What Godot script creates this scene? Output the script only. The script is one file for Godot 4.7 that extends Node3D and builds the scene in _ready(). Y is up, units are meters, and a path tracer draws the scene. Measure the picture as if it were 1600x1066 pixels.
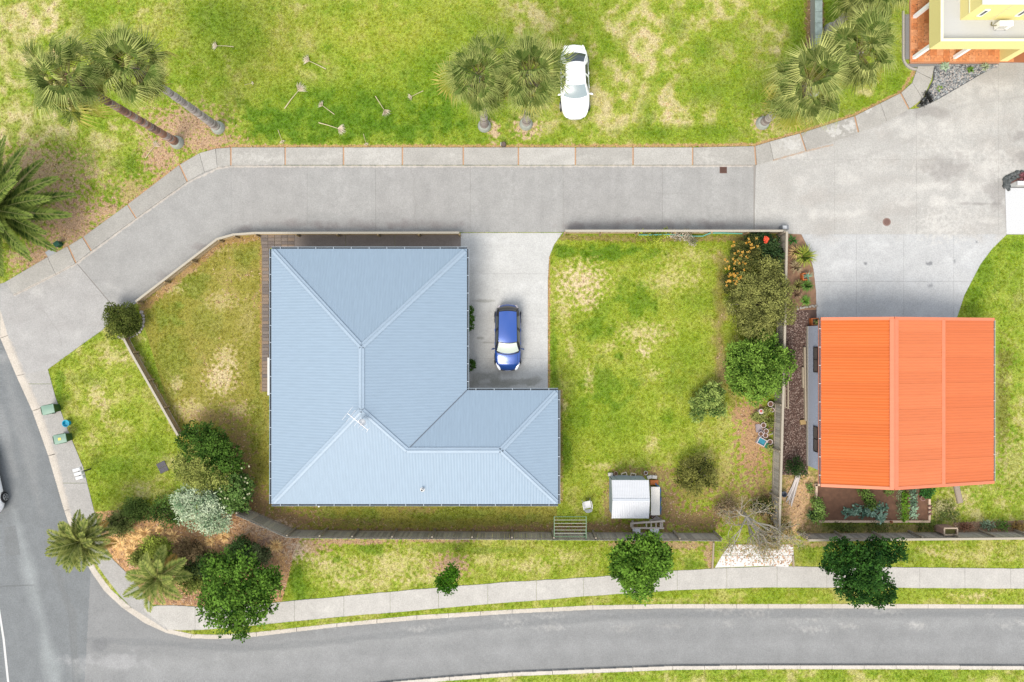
extends Node3D
# An aerial view of a street corner: two houses, a private lane, lawns, palms, fences and roads.
# Units are metres; 25 photo pixels are one metre on the ground; the camera hangs 45 m above it.

const HIGH := 45.0
const K := 2.0            # how much brighter the exposed picture is than a surface's own colour
const IW := 1600
const IH := 1066
const ORDINALS := ["first", "second", "third", "fourth", "fifth", "sixth", "seventh", "eighth", "ninth", "tenth", "eleventh", "twelfth", "thirteenth"]

var rng := RandomNumberGenerator.new()
var used := {}
var mats := {}
var tex := {}
var noise_bytes := {}
var lawn_bytes := PackedByteArray()
var soil_mask := PackedByteArray()


# ---------------------------------------------------------------- small helpers
func P(px: float, py: float, h := 0.0) -> Vector3:
	var s := (HIGH - h) / (25.0 * HIGH)
	return Vector3((px - 800.0) * s, h, (py - 533.0) * s)


func P2(px: float, py: float) -> Vector2:
	return Vector2((px - 800.0) / 25.0, (py - 533.0) / 25.0)


func V2s(a: Array) -> PackedVector2Array:
	var o := PackedVector2Array()
	for i in range(0, a.size(), 2):
		o.append(P2(a[i], a[i + 1]))
	return o


func px2(a: Array) -> PackedVector2Array:
	var o := PackedVector2Array()
	for i in range(0, a.size(), 2):
		o.append(Vector2(a[i], a[i + 1]))
	return o


# the base colour (linear) of a level surface that looks (r, g, b) in the photograph
func C(r: float, g: float, b: float, gain := 1.0) -> Color:
	return Color(pow(r / 255.0, 2.2) * gain / K, pow(g / 255.0, 2.2) * gain / K, pow(b / 255.0, 2.2) * gain / K)


func rr(a: float, b: float) -> float:
	return rng.randf_range(a, b)


func numbered(called: String) -> String:
	var n: int = used.get(called, 0)
	used[called] = n + 1
	return called if n == 0 else "%s_%03d" % [called, n]


func thing(called: String, label: String, category: String, at := Vector3.ZERO, turn := 0.0, group := "") -> Node3D:
	var o := Node3D.new()
	o.name = numbered(called)
	add_child(o)
	o.position = at
	o.rotation.y = turn
	o.set_meta("label", label)
	o.set_meta("category", category)
	if group:
		o.set_meta("group", group)
	return o


func child_name(parent: Node, called: String) -> String:
	var k := str(parent.get_instance_id()) + called
	var n: int = used.get(k, 0)
	used[k] = n + 1
	return called if n == 0 else "%s_%03d" % [called, n]


func part(called: String, mesh: Mesh, material: Material, parent: Node3D, at := Transform3D()) -> MeshInstance3D:
	var o := MeshInstance3D.new()
	o.name = child_name(parent, called)
	o.mesh = mesh
	o.material_override = material
	o.transform = at
	parent.add_child(o)
	return o


func structure(called: String, mesh: Mesh, material: Material) -> MeshInstance3D:
	var o := MeshInstance3D.new()
	o.name = numbered(called)
	o.mesh = mesh
	o.material_override = material
	o.set_meta("kind", "structure")
	add_child(o)
	return o


func structure_root(called: String) -> Node3D:
	var o := Node3D.new()
	o.name = numbered(called)
	o.set_meta("kind", "structure")
	add_child(o)
	return o


func single(called: String, label: String, category: String, mesh: Mesh, material: Material, at := Transform3D(), group := "") -> MeshInstance3D:
	var o := MeshInstance3D.new()
	o.name = numbered(called)
	o.mesh = mesh
	o.material_override = material
	o.transform = at
	o.set_meta("label", label)
	o.set_meta("category", category)
	if group:
		o.set_meta("group", group)
	add_child(o)
	return o


func scatter(called: String, mesh: Mesh, material: Material, places: Array[Transform3D], colors: PackedColorArray, parent: Node3D = null) -> void:
	var mm := MultiMesh.new()
	mm.transform_format = MultiMesh.TRANSFORM_3D
	mm.use_colors = true
	mm.mesh = mesh
	mm.instance_count = places.size()
	for i in places.size():
		mm.set_instance_transform(i, places[i])
		mm.set_instance_color(i, colors[i])
	var o := MultiMeshInstance3D.new()
	o.name = numbered(called) if parent == null else child_name(parent, called)
	o.multimesh = mm
	o.material_override = material
	o.set_meta("kind", "stuff")
	if parent == null:
		add_child(o)
	else:
		parent.add_child(o)


func at(p: Vector3, yaw := 0.0, size := Vector3.ONE) -> Transform3D:
	return Transform3D(Basis(Vector3.UP, yaw).scaled_local(size), p)


# ---------------------------------------------------------------- mesh building (counter-clockwise in, clockwise out)
class MB:
	var v := PackedVector3Array()
	var n := PackedVector3Array()
	var c := PackedColorArray()
	var u := PackedVector2Array()
	var i := PackedInt32Array()

	func tri(a: Vector3, b: Vector3, d: Vector3, col := Color.WHITE) -> void:
		var nn := (b - a).cross(d - a).normalized()
		var k := v.size()
		v.append_array([a, b, d])
		n.append_array([nn, nn, nn])
		c.append_array([col, col, col])
		i.append_array([k, k + 2, k + 1])

	func quad(a: Vector3, b: Vector3, d: Vector3, e: Vector3, col := Color.WHITE) -> void:
		var nn := (d - a).cross(e - b).normalized()
		var k := v.size()
		v.append_array([a, b, d, e])
		n.append_array([nn, nn, nn, nn])
		c.append_array([col, col, col, col])
		i.append_array([k, k + 2, k + 1, k, k + 3, k + 2])

	func box(mid: Vector3, size: Vector3, basis := Basis(), col := Color.WHITE) -> void:
		var x := basis.x * size.x / 2
		var y := basis.y * size.y / 2
		var z := basis.z * size.z / 2
		quad(mid - x + y + z, mid + x + y + z, mid + x + y - z, mid - x + y - z, col)
		quad(mid - x - y - z, mid + x - y - z, mid + x - y + z, mid - x - y + z, col)
		quad(mid - x - y + z, mid + x - y + z, mid + x + y + z, mid - x + y + z, col)
		quad(mid + x - y - z, mid - x - y - z, mid - x + y - z, mid + x + y - z, col)
		quad(mid + x - y + z, mid + x - y - z, mid + x + y - z, mid + x + y + z, col)
		quad(mid - x - y - z, mid - x - y + z, mid - x + y + z, mid - x + y - z, col)

	# a box whose upper edges are chamfered
	func block(mid: Vector3, size: Vector3, basis := Basis(), cut := 0.02, col := Color.WHITE) -> void:
		var x := basis.x * size.x / 2
		var y := basis.y * size.y / 2
		var z := basis.z * size.z / 2
		var cx := basis.x * minf(cut, size.x / 3)
		var cy := basis.y * minf(cut, size.y / 3)
		var cz := basis.z * minf(cut, size.z / 3)
		var lo := [mid - x - y + z, mid + x - y + z, mid + x - y - z, mid - x - y - z]
		var hi := [mid - x + y - cy + z, mid + x + y - cy + z, mid + x + y - cy - z, mid - x + y - cy - z]
		var top := [mid - x + cx + y + z - cz, mid + x - cx + y + z - cz, mid + x - cx + y - z + cz, mid - x + cx + y - z + cz]
		for k in 4:
			var m := (k + 1) % 4
			quad(lo[k], lo[m], hi[m], hi[k], col)
			quad(hi[k], hi[m], top[m], top[k], col)
		quad(top[0], top[1], top[2], top[3], col)
		quad(lo[3], lo[2], lo[1], lo[0], col)

	func bar(a: Vector3, b: Vector3, w: float, h: float, col := Color.WHITE) -> void:
		var z := (b - a).normalized()
		var x := Vector3.UP.cross(z)
		x = Vector3.RIGHT if x.length() < 0.01 else x.normalized()
		box((a + b) / 2, Vector3(w, h, a.distance_to(b)), Basis(x, z.cross(x), z), col)

	# a surface through rows of points; normals from neighbours
	func grid(rows: Array, round_rows := false, col := Color.WHITE, cols := []) -> void:
		var h := rows.size()
		var w: int = rows[0].size()
		var k := v.size()
		for r in h:
			for s in w:
				var a: Vector3 = rows[maxi(r - 1, 0)][s]
				var b: Vector3 = rows[mini(r + 1, h - 1)][s]
				var l: Vector3 = rows[r][(s - 1 + w) % w if round_rows else maxi(s - 1, 0)]
				var m: Vector3 = rows[r][(s + 1) % w if round_rows else mini(s + 1, w - 1)]
				v.append(rows[r][s])
				var nn := (m - l).cross(b - a)
				n.append(nn.normalized() if nn.length() > 1e-9 else Vector3.UP)
				c.append(col if cols.is_empty() else cols[r])
		for r in h - 1:
			for s in (w if round_rows else w - 1):
				var p := k + r * w + s
				var q := k + r * w + (s + 1) % w
				i.append_array([p, p + w, q, q, p + w, q + w])

	func tube(points: Array, radii: Array, sides := 8, col := Color.WHITE, cols := [], caps := true) -> void:
		var rows := []
		var side := Vector3.ZERO
		for k in points.size():
			var d: Vector3 = (points[mini(k + 1, points.size() - 1)] - points[maxi(k - 1, 0)]).normalized()
			if side == Vector3.ZERO:
				side = d.cross(Vector3.RIGHT if absf(d.x) < 0.8 else Vector3.UP).normalized()
			side = (side - d * side.dot(d)).normalized()
			var other := d.cross(side)
			var ring := PackedVector3Array()
			for s in sides:
				var t := TAU * s / sides
				ring.append(points[k] + (side * cos(t) + other * sin(t)) * radii[k])
			rows.append(ring)
		grid(rows, true, col, cols)
		if caps:
			for e in [0, points.size() - 1]:
				var ring: PackedVector3Array = rows[e]
				for s in range(1, sides - 1):
					var cc: Color = col if cols.is_empty() else cols[e]
					if e == 0:
						tri(ring[0], ring[s + 1], ring[s], cc)
					else:
						tri(ring[0], ring[s], ring[s + 1], cc)

	# a turned shape: profile points are (radius, height)
	func lathe(profile: Array, sides := 16, mid := Vector3.ZERO, col := Color.WHITE) -> void:
		for k in profile.size() - 1:
			var a: Vector2 = profile[k]
			var b: Vector2 = profile[k + 1]
			var rows := [PackedVector3Array(), PackedVector3Array()]
			for s in sides:
				var t := -TAU * s / sides
				rows[0].append(mid + Vector3(cos(t) * a.x, a.y, sin(t) * a.x))
				rows[1].append(mid + Vector3(cos(t) * b.x, b.y, sin(t) * b.x))
			for s in sides:
				var n2 := (s + 1) % sides
				if a.x < .0001:
					tri(rows[0][s], rows[1][n2], rows[1][s], col)
				elif b.x < .0001:
					tri(rows[0][s], rows[0][n2], rows[1][s], col)
				else:
					quad(rows[0][s], rows[0][n2], rows[1][n2], rows[1][s], col)

	func ball(mid: Vector3, r: Vector3, rings := 6, sides := 10, col := Color.WHITE, rough := 0.0, rg: RandomNumberGenerator = null) -> void:
		var rows := []
		for a in rings + 1:
			var ring := PackedVector3Array()
			var t := PI * a / rings
			for s in sides:
				var p := TAU * s / sides
				var k := 1.0
				if rg and a > 0 and a < rings:
					k += rg.randf_range(-rough, rough)
				ring.append(mid + Vector3(sin(t) * cos(p) * r.x, cos(t) * r.y, sin(t) * sin(p) * r.z) * k)
			rows.append(ring)
		grid(rows, true, col)

	# a level polygon (x, z) with its sides going down
	func slab(pts: PackedVector2Array, top: float, deep: float, uv_world := true, col := Color.WHITE) -> void:
		var p := pts
		if Geometry2D.is_polygon_clockwise(p):
			p = p.duplicate()
			p.reverse()
		var t := Geometry2D.triangulate_polygon(p)
		var k := v.size()
		for q in p:
			v.append(Vector3(q.x, top, q.y))
			n.append(Vector3.UP)
			c.append(col)
			u.append(Vector2((q.x + 32.0) / 64.0, (q.y + 21.32) / 42.64))
		for j in range(0, t.size(), 3):
			var a := p[t[j]]
			var b := p[t[j + 1]]
			var d := p[t[j + 2]]
			# seen from above (x right, z down) a clockwise triangle has a positive cross product
			if (b - a).cross(d - a) > 0:
				i.append_array([k + t[j], k + t[j + 1], k + t[j + 2]])
			else:
				i.append_array([k + t[j], k + t[j + 2], k + t[j + 1]])
		if deep > 0:
			for j in p.size():
				var a := p[j]
				var b := p[(j + 1) % p.size()]
				var kk := v.size()
				# keep the side outside whatever way round the polygon goes
				var nn := Vector3((b - a).y, 0, -(b - a).x).normalized()
				var probe := (a + b) / 2 + Vector2(nn.x, nn.z) * 0.003
				var flip := Geometry2D.is_point_in_polygon(probe, p)
				if flip:
					nn = -nn
				for q in [Vector3(a.x, top, a.y), Vector3(b.x, top, b.y), Vector3(b.x, top - deep, b.y), Vector3(a.x, top - deep, a.y)]:
					v.append(q)
					n.append(nn)
					c.append(col)
					u.append(Vector2((q.x + 32.0) / 64.0, (q.z + 21.32) / 42.64))
				if flip:
					i.append_array([kk, kk + 1, kk + 2, kk, kk + 2, kk + 3])
				else:
					i.append_array([kk, kk + 2, kk + 1, kk, kk + 3, kk + 2])

	func mesh() -> ArrayMesh:
		var m := ArrayMesh.new()
		if v.is_empty():
			return m
		var a := []
		a.resize(Mesh.ARRAY_MAX)
		a[Mesh.ARRAY_VERTEX] = v
		a[Mesh.ARRAY_NORMAL] = n
		a[Mesh.ARRAY_COLOR] = c
		if u.size() == v.size():
			a[Mesh.ARRAY_TEX_UV] = u
		a[Mesh.ARRAY_INDEX] = i
		m.add_surface_from_arrays(Mesh.PRIMITIVE_TRIANGLES, a)
		return m


func box_mesh(size: Vector3, lift := true) -> ArrayMesh:
	var b := MB.new()
	b.block(Vector3(0, size.y / 2 if lift else 0.0, 0), size, Basis(), minf(0.012, size.y / 4))
	return b.mesh()


# ---------------------------------------------------------------- materials
func noise_tex(key: String, freq: float, lo: float, hi: float, octaves := 3, normal := false, type := FastNoiseLite.TYPE_SIMPLEX_SMOOTH) -> Texture2D:
	if tex.has(key):
		return tex[key]
	var f := FastNoiseLite.new()
	f.seed = key.hash() % 1000
	f.noise_type = type
	f.frequency = freq
	f.fractal_octaves = octaves
	var im := f.get_seamless_image(256, 256, false, false, 0.1, true)
	im.convert(Image.FORMAT_L8)
	var d := im.get_data()
	if not normal:
		for k in d.size():
			d[k] = clampi(int(255.0 * lerpf(lo, hi, d[k] / 255.0)), 0, 255)
		im = Image.create_from_data(256, 256, false, Image.FORMAT_L8, d)
		im.convert(Image.FORMAT_RGB8)
	else:
		im.convert(Image.FORMAT_RGBA8)
		im.bump_map_to_normal_map(hi)
	tex[key] = ImageTexture.create_from_image(im)
	return tex[key]


# a plain painted, wooden or stone surface: colour, gloss and a grain that is laid on in world axes
func mat(called: String, col: Color, rough := 0.8, grain := "", metal := 0.0) -> StandardMaterial3D:
	if mats.has(called):
		return mats[called]
	var m := StandardMaterial3D.new()
	m.resource_name = called
	# the grain darkens on average: the colour given is the average one
	var lift: float = {"fine": 1.13, "blotch": 1.09, "wood": 1.22, "roof": 1.02, "roof_z": 1.02}.get(grain, 1.0)
	m.albedo_color = Color(minf(col.r * lift, .92), minf(col.g * lift, .92), minf(col.b * lift, .92)).linear_to_srgb()
	m.roughness = rough
	m.metallic = metal
	if grain == "fine":
		m.albedo_texture = noise_tex("fine", 0.09, 0.76, 1.0, 4)
		m.uv1_triplanar = true
		m.uv1_scale = Vector3(0.9, 0.9, 0.9)
	elif grain == "blotch":
		m.albedo_texture = noise_tex("blotch", 0.02, 0.82, 1.0, 5)
		m.uv1_triplanar = true
		m.uv1_scale = Vector3(0.5, 0.5, 0.5)
	elif grain == "wood":
		m.albedo_texture = noise_tex("wood", 0.05, 0.62, 1.0, 4)
		m.uv1_triplanar = true
		m.uv1_scale = Vector3(3.0, 0.6, 3.0)
	elif grain == "roof":
		m.albedo_texture = noise_tex("roof", 0.04, 0.945, 1.0, 5)
		m.uv1_triplanar = true
		m.uv1_world_triplanar = true
		m.uv1_scale = Vector3(0.07, 0.3, 0.45)
	elif grain == "roof_z":
		m.albedo_texture = noise_tex("roof", 0.04, 0.945, 1.0, 5)
		m.uv1_triplanar = true
		m.uv1_world_triplanar = true
		m.uv1_scale = Vector3(0.45, 0.3, 0.07)
	mats[called] = m
	return m


func leaf_mat(called: String, backlight := 0.25) -> StandardMaterial3D:
	if mats.has(called):
		return mats[called]
	var m := StandardMaterial3D.new()
	m.resource_name = called
	m.vertex_color_use_as_albedo = true
	m.roughness = 0.65
	m.metallic_specular = 0.16
	m.cull_mode = BaseMaterial3D.CULL_DISABLED
	m.backlight_enabled = true
	m.backlight = Color(backlight, backlight, backlight)
	mats[called] = m
	return m


func tint_mat(called: String, rough := 0.8, grain := "") -> StandardMaterial3D:
	if mats.has(called):
		return mats[called]
	var m := mat(called, Color.WHITE, rough, grain)
	m.vertex_color_use_as_albedo = true
	m.cull_mode = BaseMaterial3D.CULL_DISABLED
	return m


func glass_mat(called: String, col: Color) -> StandardMaterial3D:
	if mats.has(called):
		return mats[called]
	var m := mat(called, col, 0.3)
	m.metallic_specular = 0.8
	return m


# ---------------------------------------------------------------- painting what grows and wears on the ground
func bytes_of(key: String, freq: float, octaves: int, type := FastNoiseLite.TYPE_SIMPLEX_SMOOTH) -> PackedByteArray:
	if noise_bytes.has(key):
		return noise_bytes[key]
	var f := FastNoiseLite.new()
	f.seed = key.hash() % 5000
	f.noise_type = type
	f.frequency = freq
	f.fractal_octaves = octaves
	var im := f.get_image(IW, IH, false, false, true)
	im.convert(Image.FORMAT_L8)
	noise_bytes[key] = im.get_data()
	return noise_bytes[key]


func blob(a: PackedColorArray, x: float, y: float, rx: float, ry: float, col: Color, s: float, ragged: PackedByteArray, soft := 1.5) -> void:
	var reach := 1.7
	for py in range(maxi(0, int(y - ry * reach)), mini(IH, int(y + ry * reach) + 1)):
		var dy := (py - y) / ry
		for px in range(maxi(0, int(x - rx * reach)), mini(IW, int(x + rx * reach) + 1)):
			var dx := (px - x) / rx
			var k := py * IW + px
			var w := (1.15 - sqrt(dx * dx + dy * dy) + (ragged[k] - 128) * 0.0072) * soft
			if w > 0.0:
				a[k] = a[k].lerp(col, minf(w, 1.0) * s)


func fill(a: PackedColorArray, pts: Array, col: Color, s := 1.0) -> void:
	var p := px2(pts)
	var lo := p[0]
	var hi := p[0]
	for q in p:
		lo = lo.min(q)
		hi = hi.max(q)
	for py in range(maxi(0, int(lo.y)), mini(IH, int(hi.y) + 1)):
		for px in range(maxi(0, int(lo.x)), mini(IW, int(hi.x) + 1)):
			if Geometry2D.is_point_in_polygon(Vector2(px + 0.5, py + 0.5), p):
				var k := py * IW + px
				a[k] = a[k].lerp(col, s)


func stroke(a: PackedColorArray, pts: Array, w: float, col: Color, s: float, ragged: PackedByteArray, soft := 1.5) -> void:
	var p := px2(pts)
	var lo := p[0]
	var hi := p[0]
	for q in p:
		lo = lo.min(q)
		hi = hi.max(q)
	for py in range(maxi(0, int(lo.y - 2 * w)), mini(IH, int(hi.y + 2 * w) + 1)):
		for px in range(maxi(0, int(lo.x - 2 * w)), mini(IW, int(hi.x + 2 * w) + 1)):
			var d := 1e9
			var q := Vector2(px, py)
			for j in p.size() - 1:
				d = minf(d, q.distance_to(Geometry2D.get_closest_point_to_segment(q, p[j], p[j + 1])))
			var k := py * IW + px
			var f := (1.15 - d / w + (ragged[k] - 128) * 0.006) * soft
			if f > 0.0:
				a[k] = a[k].lerp(col, minf(f, 1.0) * s)


func to_texture(a: PackedColorArray, grain: PackedByteArray, g: float, keep := false, gain := 1.0) -> ImageTexture:
	var f := pow(gain / K, 1.0 / 2.2)
	var d := PackedByteArray()
	d.resize(IW * IH * 3)
	var o := 0
	for k in IW * IH:
		var m := f * (1.0 + (grain[k] - 128) * g) * 255.0
		var c := a[k]
		d[o] = clampi(int(c.r * m), 0, 255)
		d[o + 1] = clampi(int(c.g * m), 0, 255)
		d[o + 2] = clampi(int(c.b * m), 0, 255)
		o += 3
	if keep:
		lawn_bytes = d
	return ImageTexture.create_from_image(Image.create_from_data(IW, IH, false, Image.FORMAT_RGB8, d))


func s8(r: int, g: int, b: int) -> Color:
	return Color(r / 255.0, g / 255.0, b / 255.0)


func _ready() -> void:
	rng.seed = 20240
	var cam := Camera3D.new()
	cam.name = "camera"
	cam.position = Vector3(0, HIGH, 0)
	cam.rotation_degrees = Vector3(-90, 0, 0)
	cam.fov = rad_to_deg(2.0 * atan(533.0 / 25.0 / HIGH))
	cam.near = 0.5
	cam.far = 600.0
	add_child(cam)
	cam.current = true

	var env := Environment.new()
	env.background_mode = Environment.BG_SKY
	var sky_look := ProceduralSkyMaterial.new()
	sky_look.sky_top_color = Color(0.80, 0.84, 0.90)
	sky_look.sky_horizon_color = Color(0.90, 0.91, 0.93)
	sky_look.sky_curve = 0.2
	sky_look.ground_bottom_color = Color(0.35, 0.36, 0.30)
	sky_look.ground_horizon_color = Color(0.7, 0.72, 0.72)
	sky_look.sky_energy_multiplier = 0.81
	sky_look.sky_cover = cloud_cover()
	sky_look.sky_cover_modulate = Color(1, 1, 1, 0.35)
	var sky := Sky.new()
	sky.sky_material = sky_look
	env.sky = sky
	env.tonemap_mode = Environment.TONE_MAPPER_LINEAR
	env.tonemap_exposure = 2.3
	env.sdfgi_enabled = true
	env.ssao_enabled = true
	env.ssil_enabled = true
	var world := WorldEnvironment.new()
	world.name = "world"
	world.environment = env
	add_child(world)

	var sun := DirectionalLight3D.new()
	sun.name = "sun"
	sun.light_color = Color(1.0, 0.97, 0.93)
	sun.light_energy = 0.62
	sun.light_angular_distance = 30.0
	sun.shadow_enabled = true
	add_child(sun)
	sun.look_at_from_position(Vector3(-8, 25, 15), Vector3.ZERO, Vector3.UP)

	build_ground()
	build_paving()
	build_blue_house()
	build_orange_house()
	build_yellow_house()
	build_fences()
	build_cars()
	build_palms()
	build_trees()
	build_garden()
	build_street_things()
	build_yard_things()
	build_litter()


func cloud_cover() -> Texture2D:
	var f := FastNoiseLite.new()
	f.seed = 77
	f.frequency = 0.9
	f.fractal_octaves = 4
	var im := Image.create(512, 256, false, Image.FORMAT_RGBA8)
	for y in 256:
		var e := (0.5 - (y + 0.5) / 256.0) * PI
		for x in 512:
			var t := TAU * x / 512.0
			var q := f.get_noise_3d(cos(e) * cos(t) * 2.0, sin(e) * 2.5, cos(e) * sin(t) * 2.0)
			im.set_pixel(x, y, Color(1, 1, 1, clampf(0.5 + q * 1.4, 0.0, 1.0)))
	return ImageTexture.create_from_image(im)


# ---------------------------------------------------------------- outlines on the ground (photo pixels, the ground is level)
const KERB_OUT := [-40, 430, -18, 470, 0, 528, 25, 587, 50, 642, 75, 712, 100, 798, 118, 850, 143, 895, 163, 924, 191, 950, 226, 974, 259, 989, 297, 998, 339, 999, 377, 997, 400, 995, 526, 980, 651, 969, 800, 959, 926, 953, 1051, 951, 1200, 951, 1400, 951, 1600, 951, 1760, 952]
const KERB_IN := [-28, 425, -5, 465, 12, 524, 37, 585, 62, 638, 86, 709, 108, 796, 126, 847, 151, 891, 173, 921, 206, 950, 241, 972, 272, 985, 300, 991, 338, 992, 376, 990, 400, 988, 526, 974, 651, 961.5, 800, 952.6, 926, 946, 1051, 944, 1200, 944, 1400, 944, 1600, 945, 1760, 946]
const SOUTH_OUT := [300, 1110, 430, 1089, 608, 1066, 702, 1058, 800, 1051, 926, 1046, 1051, 1041, 1200, 1040, 1400, 1040, 1600, 1041, 1760, 1042]
const SOUTH_IN := [300, 1116, 430, 1095, 608, 1072, 702, 1064, 800, 1057, 926, 1052, 1051, 1047, 1200, 1046, 1400, 1046, 1600, 1047, 1760, 1048]
const PATH_JOINTS := [9, 441, 22, 461, 75, 402, 88, 429, 107, 385, 119, 411, 130, 371, 143, 392, 200, 320, 213, 341, 281, 258, 293, 284, 312, 240, 320, 269, 337, 233, 340, 262, 361, 231, 361, 259, 446, 231, 446, 258, 537, 231, 537, 258, 629, 231, 629, 258, 724, 231, 724, 258, 810, 231, 810, 258, 899, 231, 899, 258, 989, 231, 989, 258, 1082, 231, 1082, 258, 1179, 229, 1181, 258, 1202, 222, 1208, 250, 1250, 209, 1259, 236, 1335, 182, 1341, 207, 1375, 162, 1385, 190, 1407, 146, 1420, 171, 1425, 130, 1441, 155, 1431, 112, 1455, 124, 1434, 104, 1459, 103]


func back(a: Array) -> Array:
	var o := []
	for k in range(a.size() - 2, -1, -2):
		o.append(a[k])
		o.append(a[k + 1])
	return o


const LANE := [-30, 452, 9, 441, 22, 461, 88, 429, 119, 411, 143, 392, 213, 341, 293, 284, 320, 269, 340, 262, 361, 259, 1181, 258, 1178, 363, 720, 363, 404, 364, 371, 367, 347, 373, 282, 425, 214, 473, 185, 490, 160, 516, 137, 532, 75, 577, 62, 580, 37, 585, 12, 524, -5, 470]
const APRON := [1181, 258, 1208, 250, 1259, 236, 1341, 207, 1385, 190, 1420, 171, 1437, 169, 1466, 155, 1492, 140, 1530, 118, 1561, 98, 1760, 98, 1760, 366.6, 1256, 366.6, 1225, 365, 1178, 364]
const PAD := [1252, 366.5, 1573, 366.5, 1550, 389, 1532, 413, 1507, 461, 1495, 497, 1490, 530, 1277, 530, 1276, 498, 1275, 456, 1271, 421, 1262, 386]
const DRIVE := [720, 364, 879, 364, 866, 382, 858, 402, 856, 440, 856, 630, 726, 630, 732, 500, 720, 388]
const SIDEWALK := [37, 585, 62, 580, 75, 577, 87, 622, 110, 682, 130, 730, 147, 798, 158, 840, 173, 871, 206, 903, 236, 944, 262, 986, 241, 972, 206, 950, 186, 929, 163, 899, 145, 872, 126, 847, 108, 796, 86, 709, 62, 638]
const FOOT_TOP := [225, 950, 236, 946, 271, 946, 314, 949, 400, 944, 435, 941, 526, 932.5, 651, 921, 800, 909, 875, 905, 953, 900, 1051, 892, 1114, 888.5, 1200, 885, 1401, 886.5, 1600, 888.5, 1760, 890]
const FOOT_LOW := [225, 955, 240, 966, 262, 984, 290, 985, 330, 983, 400, 976.5, 526, 964, 651, 954, 800, 941, 926, 931, 1051, 922.5, 1200, 917.5, 1400, 918.5, 1600, 920, 1760, 922]


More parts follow.
